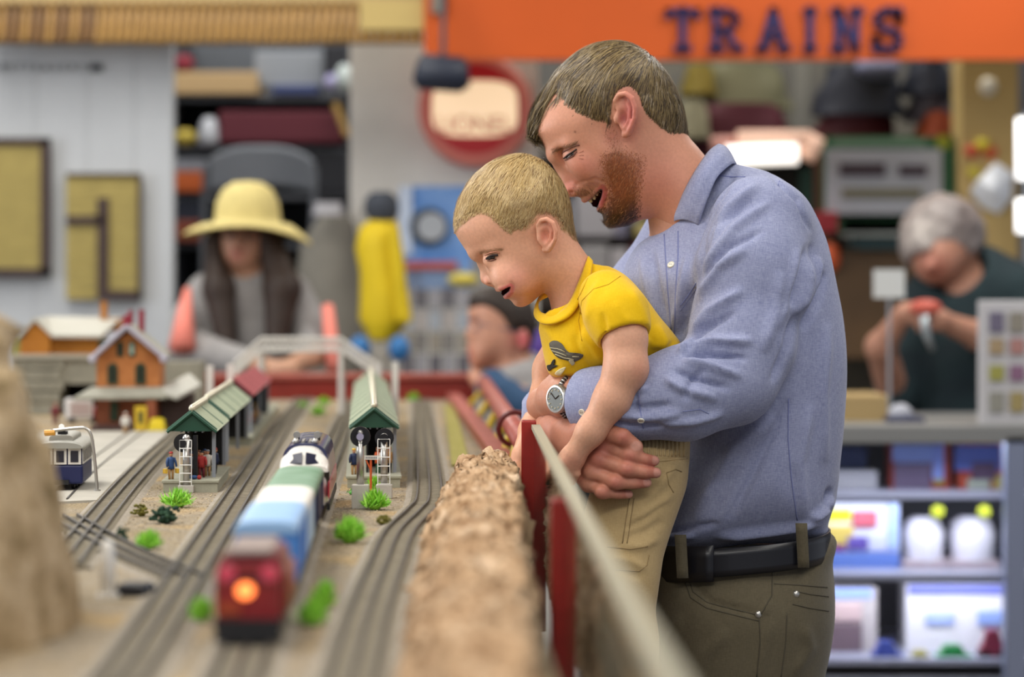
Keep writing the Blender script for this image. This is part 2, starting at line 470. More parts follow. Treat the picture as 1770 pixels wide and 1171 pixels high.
# ------------------------------------------------------------------ bushes
def bush(px, py, wpx, hpx, mt, label, kind='blade', n=230):
    base = T(px, py); s = base.y / F
    rw, h = wpx * s / 2, hpx * s
    root = thing('model_bush', label, 'bush', base)
    b = MB()
    for k in range(n):
        th = random.random() * 2 * math.pi; el = random.uniform(.1, 1.5)
        o = Vector((random.gauss(0, .3) * rw, random.gauss(0, .3) * rw, h * .1))
        dr = Vector((math.cos(th) * math.cos(el), math.sin(th) * math.cos(el), math.sin(el) + .15))
        tip = Vector((dr.x * rw, dr.y * rw, dr.z * h * .85)) * random.uniform(.75, 1.08) + o * .4
        if kind == 'leaf':
            c = tip * random.uniform(.55, 1.); r = rw * random.uniform(.10, .2)
            b.ball(c, r, 5, 4, (1, 1, .8)); continue
        side = dr.cross(Vector((random.gauss(0, 1), random.gauss(0, 1), random.gauss(0, 1)))).normalized() * (h * .045)
        mid = o.lerp(tip, .55)
        b.add([o, mid - side, mid + side, tip], [(0, 1, 2), (1, 3, 2)])
    b.build('foliage', mt, root)
    MB().ball((0, 0, h * .2), h * .25, 8, 6, (rw / h * 1.6, rw / h * 1.6, 1)).build('root_clump', mt, root, smooth=True)
    return root
m_lime = mat('lime_plastic_grass', '#a2dc4c', .6, col2='#74ba30', island=1)
m_lime.node_tree.nodes['Principled BSDF'].inputs['Subsurface Weight'].default_value = .0
m_dgreen = mat('dark_foliage', '#2c4a34', .9, col2='#1d352a', island=1)
m_olive = mat('olive_moss', '#76712c', .9, col2='#5d5a22', island=1)
for a in [
    (307, 878, 66, 36, m_lime, 'lime green grass tuft in front of the left ladder signal'),
    (285, 906, 56, 34, m_dgreen, 'larger dark green bush under the lime tuft left of the track', 'leaf', 90),
    (245, 893, 34, 24, m_olive, 'olive moss clump beside the larger dark green bush', 'leaf', 70),
    (210, 938, 30, 27, m_dgreen, 'small round dark green bush near the rock mountain', 'leaf', 70),
    (257, 950, 56, 36, m_lime, 'lime tuft right of the small round dark green bush'),
    (437, 897, 26, 18, m_lime, 'tiny lime tuft against the left side of the train', 'blade', 120),
    (648, 882, 58, 40, m_lime, 'lime grass tuft in front of the two silver signal masts'),
    (645, 846, 30, 26, m_lime, 'lime tuft growing between the two signal masts', 'blade', 150),
    (610, 856, 34, 16, mat('mid_green', '#4f9a3a', .7), 'thin green sprig beside the twin signal base', 'blade', 26),
    (605, 940, 72, 50, m_lime, 'wide lime bush right of the blue boxcar'),
    (664, 908, 34, 17, m_olive, 'flat olive moss clump beside the bending track', 'leaf', 60),
    (348, 1075, 50, 46, m_lime, 'blurred lime tuft left of the red locomotive'),
    (540, 1082, 66, 52, m_lime, 'blurred lime tuft right of the red locomotive'),
    (562, 1052, 50, 52, m_lime, 'taller blurred lime tuft behind the one right of the locomotive'),
    (549, 718, 32, 18, m_lime, 'small lime tuft between the far tracks, nearest of three'),
    (523, 706, 24, 12, m_lime, 'small lime tuft between the far tracks, leftmost of three'),
    (560, 700, 26, 15, m_lime, 'small lime tuft between the far tracks, farthest of three'),
    (715, 694, 26, 16, m_lime, 'small lime tuft by the red end board'),
    (90, 1085, 46, 22, mat('moss_green', '#78803a', .9), 'mossy green clump at the foot of the rock mountain', 'leaf', 60),
]:
    bush(*a)

# ------------------------------------------------------------------ signals
m_steel = mat('brushed_silver', '#b9b7b2', .32, metal=.85)
m_black = mat('black_plastic', '#15151a', .4)
m_conc = mat('cast_concrete', '#b3afa6', .85, var=.08, vscale=80)
m_wwire = mat('white_wire', '#e6e6e2', .4)
m_lens = mat('signal_lens', '#9a96ae', .15)
def signal(px, py, hpx, label, ladder, head, baseh=.012, ladder_side=0.):
    p = T(px, py); s = p.y / F; h = hpx * s
    root = thing('signal_mast', label, 'signal', p, group='searchlight signals')
    MB().bb((-.0105, -.0085, 0), (.0105, .0085, baseh)).build('base', m_conc, root, bevel=.001)
    MB().tube([(0, 0, baseh), (0, 0, h)], .0046, 14).build('mast', m_steel, root, smooth=True)
    MB().ball((0, 0, h), .0052, 12, 8).build('finial', m_steel, root, smooth=True)
    if ladder:
        b = MB(); y = -.0075
        for x in (-.0078 + ladder_side, .0078 + ladder_side): b.tube([(x, y, baseh * .2), (x, y, h * .97)], .0006, 5)
        lad = b.build('ladder', m_wwire, root)
        for z in np.linspace(baseh * .4, h * .97, 7): MB().tube([(-.0078 + ladder_side, y, z), (.0078 + ladder_side, y, z)], .0007, 5).build('rung', m_wwire, lad)
    hx, hz, facing = head
    hd = MB(); hd.tube([(hx, .0 if facing < 0 else .004, hz), (hx, -.004 if facing < 0 else .008, hz)], .0125, 22).build('target_disc', m_black, root, smooth=False)
    if facing < 0:
        MB().tube([(hx, -.004, hz), (hx, -.0075, hz)], .0045, 14).build('lens', m_lens, root)
        MB().tube([(hx, -.0042, hz), (hx, -.0052, hz)], .0078, 16, caps=False).build('hood', m_black, root)
    else:
        MB().tube([(hx, -.008, hz), (hx, .004, hz)], .006, 12).build('lamp_housing', m_black, root)
    return root
signal(322, 852, 94, 'silver ladder signal standing in front of the left shelter', True, (-.005, .066, 1), .010)
signal(623, 880, 132, 'silver signal with black round head, left of the twin pair', False, (0, .089, -1), .030)
signal(664, 862, 106, 'silver ladder signal, right of the twin pair by the far shelter', True, (0, .078, 1), .018)
s_ = T(322, 850)
dk = MB(); dk.bb((s_.x + .0085, s_.y + .004, TZ), (s_.x + .014, s_.y + .014, TZ + .075)); dk.bb((s_.x + .008, s_.y - .004, TZ), (s_.x + .022, s_.y + .014, TZ + .008))
tag(dk.build('relay_box', m_black), 'slim black relay box behind the left ladder signal', 'relay box')

# ------------------------------------------------------------------ shelters and platforms
m_green = mat('dark_green_paint', '#1f4a37', .55)
m_roof = mat('pale_green_roof', '#a3aa92', .7, var=.08, vscale=60)
m_roofr = mat('dull_red_roof', '#a8585a', .6, var=.1, vscale=40)
m_gloom = mat('shelter_dark', '#141417', .8)  # stands in for the unlit inside of the shelters
m_post = mat('grey_post', '#8f949c', .6)
m_plat = mat('platform_grey', '#9b9a88', .85, var=.08, vscale=50, bump=.2, bscale=300)
m_goldb = mat('pearl_bead', '#d5cfb8', .3, metal=.4)
def platform(px, py, w, length, label):
    p = T(px, py)
    root = thing('platform', label, 'platform', p, TR)
    MB().bb((-w / 2, 0, 0), (w / 2, length, .0125)).build('side_wall', m_plat, root)
    MB().bb((-w / 2 - .002, -.002, .0125), (w / 2 + .002, length, .0165)).build('slab', m_plat, root, bevel=.0008)
    return root
def shelter(px, py, y0, length, label, w=.064, hr=.106, he=.08, roofm=None, greenm=None, beads=True, group='platform shelters'):
    """y0: offset behind the platform front along the table direction"""
    p = T(px, py); u = Vector((-math.sin(TR), math.cos(TR), 0))
    root = thing('platform_shelter', label, 'shelter', p + u * y0 + Vector((0, 0, .0165)), TR, group)
    hr -= .0165; he -= .0165; W = w / 2; rm = roofm or m_roof; gm = greenm or m_green
    # near-black inner walls put in to darken the interior, then posts
    MB().bb((-W * .34, .02, 0), (-W * .26, length - .01, he)).build('spine_wall', m_gloom, root)
    MB().bb((-W * .3, .15, 0), (W * .55, .154, he)).build('partition', m_gloom, root)
    MB().bb((-W * .8, length - .02, 0), (W * .8, length - .016, he)).build('end_wall', m_gloom, root)
    for y in ((.022, length - .02) if length < .5 else (.022, length * .5, length - .02)):
        MB().bb((W * .80, y, 0), (W * .95, y + .006, he + .004)).build('post', m_post, root)
    b = MB()
    for x in (-.5, -.2, .1, .4): b.bb((W * x, .004, he - .002), (W * x + .002, length, he + .0005))
    b.build('rafters', m_post, root)
    # gable board
    MB().prism([(-W, he), (W, he), (0, hr)], .001, .004).build('gable_board', gm, root)
    MB().prism([(-W, he), (W, he), (0, hr)], length - .004, length - .001).build('gable_board', gm, root)
    # roof leaves built of panels
    npan = max(2, round(length / .165)); pl = length / npan
    for s in (-1, 1):
        e = Vector((s * W * 1.04, 0, he - (hr - he) * .04)); r = Vector((0, 0, hr))
        for k in range(npan):
            b = MB(); ya, yb = k * pl + (.0 if k else -.003), (k + 1) * pl
            n = Vector((s * (hr - he), 0, W)).normalized() * .0022
            b.add([(e.x, ya, e.z), (e.x, yb, e.z), (r.x, yb, r.z), (r.x, ya, r.z),
                   (e.x + n.x, ya, e.z + n.z), (e.x + n.x, yb, e.z + n.z), (r.x, yb, r.z + n.z), (r.x, ya, r.z + n.z)],
                  [(0, 1, 2, 3), (4, 5, 6, 7), (0, 1, 5, 4), (1, 2, 6, 5), (2, 3, 7, 6), (3, 0, 4, 7)])
            pan = b.build('roof_panel', rm, root)
            bb_ = MB(); q = int(pl / .016)
            for j in range(q):
                yy = ya + (j + .5) * pl / q
                bb_.tube([e + Vector((0, yy, .003)), r + Vector((0, yy, .003))], .0011, 4)
            bb_.build('seam', rm, pan)
        for k in range(npan + 1):
            yy = k * pl
            MB().tube([e + Vector((0, yy, .003)), r + Vector((0, yy, .003))], .0016, 5).build('batten', gm, root)
        # fascia strip on the eaves end
        MB().tube([e + Vector((0, -.003, 0)), r + Vector((0, -.003, 0))], .0022, 5).build('barge_board', gm, root)
    if beads:
        n = min(int(length / .011), 70)
        for k in range(n):
            MB().ball((0, .002 + k * length / n, hr + .005), .0048, 8, 6).build('ridge_bead', m_goldb, root, smooth=True)
    return root
platform(329, 852, .072, .30, 'grey platform slab under the nearest left shelter')
pp = T(410, 770)
platform(401, 772, .066, 1.5, 'long grey platform slab under the farther left shelters')
shelter(329, 852, .035, .31, 'green roofed shelter with pale ribs nearest on the left platform')
shelter(329, 852, .385, .72, 'green roofed shelter second along the left platform', hr=.108, he=.082)
shelter(329, 852, 1.22, .9, 'red roofed shelter farthest along the left platform', roofm=m_roofr, greenm=mat('maroon', '#6d2228', .6), beads=False, hr=.112, he=.085)
platform(646, 844, .072, 2.0, 'grey platform slab under the shelter behind twin signals')
shelter(647, 844, .05, 1.9, 'long green roofed shelter behind the twin signals', w=.0655)

# ------------------------------------------------------------------ tiny passengers
m_tskin = mat('toy_skin', '#c99270', .6)
def figurine(p, rz, coat, legs, hat, label, h=.036, case=None, group='tiny passengers'):
    root = thing('figurine', label, 'figurine', p, rz, group)
    k = h / .036
    b = MB()
    for s in (-1, 1): b.tube([(s * .0024 * k, s * .001, 0), (s * .0024 * k, 0, .008 * k), (s * .002 * k, 0, .017 * k)], [.0017 * k, .0018 * k, .0026 * k], 7)
    b.build('legs', legs, root, smooth=True)
    b = MB(); b.tube([(0, 0, .0135 * k), (0, 0, .018 * k), (0, .0004, .025 * k), (0, 0, .0285 * k), (0, 0, .0295 * k)], [.0046 * k, .0042 * k, .0048 * k, .0042 * k, .0015 * k], 10)
    for s in (-1, 1): b.tube([(s * .0042 * k, 0, .028 * k), (s * .0062 * k, -.001, .022 * k), (s * .0064 * k, -.003, .0165 * k)], [.0018 * k, .0016 * k, .0013 * k], 7)
    b.build('coat', coat, root, smooth=True)
    b = MB(); b.tube([(0, 0, .0285 * k), (0, 0, .031 * k)], .0014 * k, 6); b.ball((0, -.0002, .0325 * k), .0027 * k, 9, 7, (.9, 1, 1.15)); b.build('head', m_tskin, root, smooth=True)
    b = MB(); b.lathe([(.0031 * k, .0337 * k), (.0029 * k, .0348 * k), (.0016 * k, .0362 * k)], n=9); b.build('hat', hat, root, smooth=True)
    if case:
        for s in case[1]:
            MB().bb((s * .0085 - .002, -.005, .008), (s * .0085 + .002, .004, .0145)).build('suitcase', case[0], root, bevel=.0006)
    return root
tc_ = {n: mat('toy_' + n, c, .6) for n, c in dict(blue='#2c4a78', red='#a02a28', brown='#7a4a30', grey='#7d8088', tan='#b08a5a', orange='#c85a28', yellow='#d0a838', white='#cfcac0', black='#222226', green='#3f6a48', navy='#1d2a4c', maroon='#6a2028').items()}
u = Vector((-math.sin(TR), math.cos(TR), 0)); vv = Vector((math.cos(TR), math.sin(TR), 0))
pl1 = T(329, 852) + Vector((0, 0, .0165))
figurine(pl1 + vv * -.027 + u * .02, .5, tc_['blue'], tc_['tan'], tc_['red'], 'tiny passenger in blue coat with red cap and yellow suitcases', .037, (tc_['yellow'], (-1, 1)))
cols = [('grey', 'brown', 'navy', 'grey coat and navy hat'), ('orange', 'tan', 'brown', 'orange coat and brown hat'), ('brown', 'grey', 'blue', 'brown coat and blue hat'),
        ('navy', 'black', 'red', 'navy coat and red hat'), ('red', 'maroon', 'black', 'red coat and black hat'), ('white', 'tan', 'grey', 'white coat and grey hat'), ('maroon', 'navy', 'tan', 'maroon coat and tan hat')]
spots = [(.000, .035), (.007, .075), (.013, .10), (.026, .13), (.012, .055), (.018, .085), (.002, .06)]
for (a, bq), (c1, c2, c3, txt) in zip(spots, cols):
    figurine(pl1 + vv * a + u * bq, random.uniform(-2, 2), tc_[c1], tc_[c2], tc_[c3], 'tiny passenger in ' + txt + ' under the nearest left shelter')
# tools and a bundle leaning in the shelter
for k, wd_ in enumerate(('leftmost', 'second from the left', 'third from the left', 'rightmost')):
    a = pl1 + vv * (-.006 + k * .003) + u * .028
    tag(MB().tube([a, a + Vector((-.008, .03, .032))], .0008, 5).build('pole_tool', tc_['grey']), 'thin grey pole leaning under the nearest left shelter, ' + wd_ + ' of four', 'pole', 'poles leaning in the shelter')
tag(MB().ball(pl1 + vv * .004 + u * .014 + Vector((0, 0, .003)), .0035, 8, 6, (2, 1, .8)).build('kit_bag', tc_['blue'], smooth=True), 'small blue kit bag lying on the left platform edge', 'bag')
tag(MB().ball(pl1 + vv * .011 + u * .012 + Vector((0, 0, .003)), .0032, 8, 6).build('kit_bag', tc_['red'], smooth=True), 'small red kit bag lying on the left platform edge', 'bag')
pl2 = T(401, 772) + Vector((0, 0, .0165))
for k, (c1, c2, c3, txt) in enumerate([('yellow', 'orange', 'brown', 'yellow jacket and orange trousers'), ('red', 'brown', 'black', 'red jacket and brown trousers'), ('brown', 'navy', 'white', 'brown jacket and navy trousers'),
        ('grey', 'maroon', 'red', 'grey jacket and maroon trousers'), ('orange', 'black', 'tan', 'orange jacket and black trousers'), ('tan', 'grey', 'green', 'tan jacket and grey trousers'), ('maroon', 'tan', 'navy', 'maroon jacket and tan trousers'), ('navy', 'red', 'yellow', 'navy jacket and red trousers')]):
    figurine(pl2 + vv * (.010 + .008 * (k % 3)) + u * (.06 + k * .07), random.uniform(-2, 2), tc_[c1], tc_[c2], tc_[c3], 'tiny passenger in ' + txt + ' on the farther left platform')
pl3 = T(646, 844) + Vector((0, 0, .0165))
figurine(pl3 + vv * -.027 + u * .03, .3, tc_['navy'], tc_['tan'], tc_['yellow'], 'tiny passenger in navy coat and tan trousers left of twin signals')
figurine(pl3 + vv * .006 + u * .06, 2, tc_['orange'], tc_['green'], tc_['brown'], 'tiny passenger in orange coat seated deep in the far shelter')
figurine(pl3 + vv * .022 + u * .07, 1, tc_['tan'], tc_['black'], tc_['tan'], 'tiny passenger in tan coat by the right wall of the far shelter')
figurine(pl3 + vv * .012 + u * .05, 1, tc_['white'], tc_['black'], tc_['orange'], 'tiny passenger in white coat under the far shelter')
# brown signpost with a white board between the twin signals
sg = T(641, 852); root = thing('station_signpost', 'tiny brown signpost with white name board between twin signals', 'signpost', sg)
MB().tube([(0, 0, 0), (0, 0, .045)], .0016, 6).build('post', tc_['orange'], root)
MB().tube([(0, 0, .03), (-.007, 0, .045)], .0012, 5).build('brace', tc_['orange'], root)
MB().bb((-.009, -.003, .044), (.011, -.001, .0495)).build('name_board', tc_['white'], root)
b = MB()
for k in range(7): b.bb((-.0065 + k * .0022, -.0035, .0458), (-.0052 + k * .0022, -.003, .0478))
b.build('lettering', tc_['grey'], root)

# ------------------------------------------------------------------ footbridge
m_bw = mat('bridge_white', '#d2cec6', .6)
fb = thing('footbridge', 'pale lattice footbridge spanning between the two platforms', 'footbridge', P(525, 640, 6.0))
fo = tuple(fb.location)
def truss(a, c, hh, nm, d):
    """lattice girder from pixel a to pixel c (lower chord), height in px"""
    n = max(3, int(math.hypot(c[0] - a[0], c[1] - a[1]) / 9))
    lo = [P(a[0] + (c[0] - a[0]) * t, a[1] + (c[1] - a[1]) * t, d) for t in np.linspace(0, 1, n + 1)]
    up = [p + Vector((0, 0, hh * d / F)) for p in lo]
    b = MB(); b.tube([lo[0], lo[-1]], .0036, 5); b.tube([up[0], up[-1]], .0034, 5)
    for i in range(n): b.tube([lo[i], up[i + 1]], .0018, 4); b.tube([up[i], lo[i + 1]], .0018, 4)
    for i in range(n + 1): b.tube([lo[i], up[i]], .0012, 4)
    b.build(nm, m_bw, fb, off=fo)
for d in (5.95, 6.02):
    truss((450, 607), (592, 607), 22, 'span_girder', d)
    truss((405, 648), (450, 607), 20, 'stair_girder', d)
    truss((592, 607), (650, 648), 20, 'stair_girder', d)
b = MB()
for a, c in (((450, 607), (592, 607)), ((405, 648), (450, 607)), ((592, 607), (650, 648))):
    p0, p1 = P(*a, 5.95), P(*c, 5.95)
    b.add([p0, p1, p1 + Vector((0, .07, 0)), p0 + Vector((0, .07, 0))], [(0, 1, 2, 3)])
b.build('deck', m_bw, fb, off=fo, solid=.003)
for px, d, ytop in ((363, 5.3, 632), (398, 5.3, 630), (654, 5.75, 628), (683, 5.3, 626)):
    tp = P(px, ytop, d)
    tag(MB().bb((tp.x - .006, d - .006, TZ), (tp.x + .006, d + .006, tp.z)).build('bridge_pylon', m_bw),
        {363: 'pale square pylon standing alone left of the red roofed shelter', 398: 'pale square pylon touching the red roofed shelter', 654: 'pale pylon at the foot of the footbridge stairs on the right', 683: 'pale square pylon right of the long green shelter'}[px], 'pylon', 'pale pylons')
for px in (452, 590):
    tp = P(px, 607, 5.98)
    MB().bb((tp.x - .005, 5.95, TZ), (tp.x + .005, 6.02, tp.z)).build('pier', m_bw, fb, off=fo)

# ------------------------------------------------------------------ train
tA, tB = T(432, 1120), T(533, 880)
tdir = (tB - tA); tdir.z = 0; tdir.normalize(); trz = math.atan2(-tdir.x, tdir.y)
ZR = TZ + .006
def at_d(d):
    t = (d - tA.y) / tdir.y; p = tA + tdir * t; return Vector((p.x, p.y, ZR))
m_wheel = mat('wheel_black', '#17171a', .5)
def truck(parent, y, half=.016):
    for yy in (y - half, y + half):
        b = MB(); b.lathe([(.0085, -.0175), (.0085, -.0135), (.002, -.0134), (.002, .0134), (.0085, .0135), (.0085, .0175)], (0, yy, .0085), 14, M=Matrix.Rotation(math.pi / 2, 3, 'Y'))
        b.build('wheelset', m_wheel, parent)
    for s in (-1, 1): MB().bb((s * .0195 - .002, y - half - .008, .006), (s * .0195 + .002, y + half + .008, .013)).build('truck_frame', m_wheel, parent)
def coupler(parent, y0, y1):
    MB().bb((-.003, y0, .01), (.003, y1, .015)).build('coupler', m_wheel, parent)
def loft(parent, name, secs, mats, nseg=24, sharp=3.2, close=True):
    """secs: (y, halfwidth, z0, z1); rounded-top sections"""
    b = MB(); rows = []
    for y, hw, z0, z1 in secs:
        row = [(-hw, y, z0)]
        for k in range(nseg + 1):
            th = math.pi - math.pi * k / nseg
            c, s = math.cos(th), math.sin(th)
            x = hw * math.copysign(abs(c) ** (2 / sharp), c); z = z0 + (z1 - z0) * abs(s) ** (2 / sharp)
            row.append((x, y, z))
        row.append((hw, y, z0)); rows.append(row)
    b.grid(rows); n = len(rows[0])
    b.add(rows[0], [tuple(range(n))]); b.add(rows[-1], [tuple(range(n))])
    return b.build(name, mats, parent, smooth=False)
# red locomotive
m_lred = mat('loco_red', '#74101a', .32, coat=.4)
m_lbrown = mat('loco_rust', '#8f3a1e', .4)
m_dk = mat('loco_dark', '#2a1014', .5)
loc1 = thing('locomotive', 'blurred red locomotive with glowing orange headlight leading the train', 'locomotive', at_d(1.985), trz)
MB().bb((-.025, 0, .013), (.025, .21, .02)).build('frame', m_wheel, loc1)
loft(loc1, 'hood', [(.004, .0235, .02, .066), (.2, .0235, .02, .066)], m_lred, sharp=7)
loft(loc1, 'cab', [(.035, .0265, .02, .0715), (.085, .0265, .02, .0715)], m_lred, sharp=6)
MB().bb((.0236, .05, .022), (.0274, .20, .05)).build('side_panel', m_lbrown, loc1)
MB().bb((-.0274, .05, .022), (-.0236, .20, .05)).build('side_panel', m_lbrown, loc1)
for s in (-1, 1):
    MB().tube([(s * .0155, -.001, .0585), (s * .0155, .006, .0585)], .0068, 14).build('marker_lamp', mat('marker_red', '#c8465c', .3), loc1)
MB().bb((-.012, .002, .049), (.012, .005, .056)).build('windshield', m_dk, loc1)
MB().bb((-.0225, .0015, .024), (-.006, .004, .035)).build('step_panel', m_lbrown, loc1)
hl = MB(); hl.tube([(-.002, -.003, .0445), (-.002, .006, .0445)], .0063, 18); hl.build('headlight', mat('headlight_glow', '#ff9a50', .4, emit=2.6, emitcol='#ff7a3c'), loc1)
MB().bb((-.024, -.004, .0015), (.024, .003, .016)).build('pilot', m_wheel, loc1)
MB().bb((-.016, .03, .0715), (.016, .15, .075)).build('roof_walk', mat('roof_grey', '#8d7d76', .6), loc1)
truck(loc1, .05); truck(loc1, .16); coupler(loc1, .2, .225)
loc1.scale = (1, 1, .88)
def boxcar(d, length, side, roofm, label, hw=.026, hz=.068, ribs=9, endm=None):
    r = thing('boxcar', label, 'railway car', at_d(d), trz)
    MB().bb((-hw * .8, 0, .012), (hw * .8, length, .018)).build('underframe', m_wheel, r)
    loft(r, 'body', [(0, hw, .017, hz - .004), (length, hw, .017, hz - .004)], side, sharp=9)
    loft(r, 'roof', [(-.002, hw * 1.02, hz - .010, hz), (length + .002, hw * 1.02, hz - .010, hz)], roofm, sharp=3.4)
    for s in (-1, 1):
        dm = MB(); dm.bb((s * (hw + .0003) - .0008, length * .38, .02), (s * (hw + .0003) + .0008, length * .62, hz - .012)); dm.build('door', side, r)
        for k in range(ribs):
            y = length * (k + .5) / ribs
            MB().bb((s * hw - .0009, y - .0012, .018), (s * hw + .0009, y + .0012, hz - .010)).build('rib', side, r)
    truck(r, .035); truck(r, length - .035); coupler(r, length, length + .02)
    return r
boxcar(2.25, .235, mat('car_blue', '#4b86cf', .4), mat('car_blue_roof', '#8fb6e0', .45), 'blurred light blue boxcar behind the red locomotive')
boxcar(2.505, .20, mat('car_paleblue', '#b4c8dc', .4), mat('car_white', '#e6e4dc', .45), 'blurred white roofed car behind the blue boxcar', hz=.066)
boxcar(2.725, .33, mat('car_navy', '#22264c', .45), mat('car_green', '#5f8464', .6, col2='#7f9a84', vscale=30), 'navy car with green roof coupled before the streamlined locomotive', hz=.064)
# streamlined locomotive
f3 = thing('locomotive', 'streamlined locomotive with white nose, navy roof and red side stripe', 'locomotive', at_d(3.10), trz)
m_fw = mat('loco_white', '#dedad2', .3, coat=.3); m_fn = mat('loco_navy', '#2c2f55', .35, coat=.3); m_fs = mat('loco_silver', '#a8a49c', .35, metal=.3); m_fr = mat('loco_crimson', '#a01c34', .35, coat=.3)
loft(f3, 'nose', [(0, .006, .02, .036), (.004, .015, .017, .043), (.012, .021, .015, .0475), (.03, .0255, .014, .0515), (.06, .0285, .013, .0545), (.078, .0295, .013, .056)], m_fw, sharp=2.6)
loft(f3, 'cab', [(.066, .0285, .05, .058), (.088, .0295, .05, .0725), (.10, .0298, .013, .0775), (.125, .03, .013, .0785)], m_fw, sharp=3.)
loft(f3, 'body', [(.125, .03, .013, .078), (.40, .03, .013, .078)], m_fs, sharp=3.6)
loft(f3, 'roof_cover', [(.118, .0268, .058, .0805), (.40, .0268, .058, .0805)], m_fn, sharp=2.8)
for s in (-1, 1):
    b = MB(); b.bb((s * .0303 - .0008, .03, .022), (s * .0303 + .0008, .40, .040)); b.build('side_stripe', m_fr, f3)
    MB().bb((s * .0295 - .002, .03, .008), (s * .0295 + .002, .38, .016)).build('skirt', m_wheel, f3)
    # windshield pane lying in the raked cab face
    q = MB()
    y0_, z0_, y1_, z1_ = .0688, .0600, .0862, .0712
    x0, x1 = .0022 * s, .0215 * s
    q.add([(x0, y0_ - .004, z0_), (x1, y0_ + .003, z0_ - .001), (x1 * .93, y1_ + .0005, z1_ - .0035), (x0, y1_ - .0042, z1_ + .0006)], [(0, 1, 2, 3)])
    q.build('windshield', mat('dark_glass', '#191a30', .35, spec=.25), f3, solid=.0012)
    MB().tube([(s * .0125, .19, .0805), (s * .0125, .19, .0865)], .0035, 10).build('horn_post', m_wheel, f3)
    MB().tube([(s * .0125, .183, .0875), (s * .0125, .197, .0875)], .0042, 12).build('horn', m_steel, f3)
    MB().ball((s * .0115, .128, .0825), .0042, 10, 8).build('roof_dome', m_steel, f3, smooth=True)
for k in range(5):
    MB().bb((-.009 + k * .0042, .135, .0805), (-.0065 + k * .0042, .2, .0825)).build('roof_vent', m_fs if k % 2 else m_fn, f3)
for y in (.15, .21, .28, .35): 
    b = MB(); rows = []
    for yy in (y - .002, y + .002): rows.append([(.0274 * math.cos(t), yy, .0588 + .0225 * math.sin(t)) for t in np.linspace(.3, math.pi - .3, 12)])
    b.grid(rows).build('roof_seam', m_fs, f3, solid=.0008)
MB().tube([(0, -.002, .044), (0, .012, .046)], .0045, 12).build('headlight', mat('headlight_off', '#d8d4c4', .2), f3)
truck(f3, .07); truck(f3, .33)

# ------------------------------------------------------------------ trolley and street lamp
tr_ = T(104, 848, .003); ta_, tb_ = T(132, 866), T(262, 749)
tro = thing('trolley_car', 'navy trolley with white window frames half hidden by the rock', 'trolley', (tr_.x, tr_.y, tr_.z), math.atan2(-(tb_.x - ta_.x), tb_.y - ta_.y))
m_nv = mat('trolley_navy', '#1c2350', .4)
def place(b, nm, m, r, **k): return b.build(nm, m, r, **k)
MB().bb((-.03, 0, .008), (.03, .16, .034)).build('body', m_nv, tro, bevel=.003)
MB().bb((-.0285, .003, .034), (.0285, .157, .058)).build('cabin', m_nv, tro)
for s in (-1, 1):
    for k in range(6):
        y = .008 + k * .0255
        MB().bb((s * .029 - .001, y, .0345), (s * .029 + .001, y + .02, .0555)).build('window_frame', m_fw, tro)
        MB().bb((s * .0294 - .0012, y + .0035, .0375), (s * .0294 + .0012, y + .0165, .0525)).build('window_pane', mat('trolley_glass', '#2a2c38', .15), tro)
for x in (-.019, 0, .019):
    MB().bb((x - .0085, -.001, .0345), (x + .0085, .003, .0555)).build('window_frame', m_fw, tro)
    MB().bb((x - .0052, -.0022, .0375), (x + .0052, .0035, .0525)).build('window_pane', MATS['trolley_glass'], tro)
loft(tro, 'roof', [(-.008, .03, .056, .064), (.0, .033, .056, .066), (.16, .033, .056, .066), (.168, .03, .056, .064)], mat('trolley_roof', '#9a988f', .5), sharp=2.4)
loft(tro, 'clerestory', [(.012, .016, .064, .073), (.148, .016, .064, .073)], MATS['trolley_roof'], sharp=4)
MB().bb((-.006, .03, .073), (.006, .05, .077)).build('trolley_base', m_wheel, tro); MB().tube([(0, .04, .077), (0, .02, .084)], .004, 10).build('trolley_pole', m_steel, tro)
MB().bb((-.012, -.01, .008), (.012, .0, .014)).build('fender', m_wheel, tro)
truck(tro, .04); truck(tro, .12)
lp = T(168, 853); sl = thing('street_lamp', 'silver curved street lamp arching over the navy trolley', 'lamp', lp)
pts = [(0, 0, 0), (-.002, 0, .03), (-.006, 0, .066), (-.0085, 0, .078), (-.014, 0, .0855), (-.024, 0, .087), (-.062, 0, .083)]
MB().tube(smooth_path([Vector(p) for p in pts], 5), .0022, 10).build('pole', m_steel, sl, smooth=True)
MB().tube([(0, 0, 0), (0, 0, .005)], .0045, 12).build('foot', m_steel, sl)
MB().tube([(-.056, 0, .081), (-.07, 0, .080)], .0042, 8).build('lamp_head', mat('amber', '#d49a3c', .4), sl)

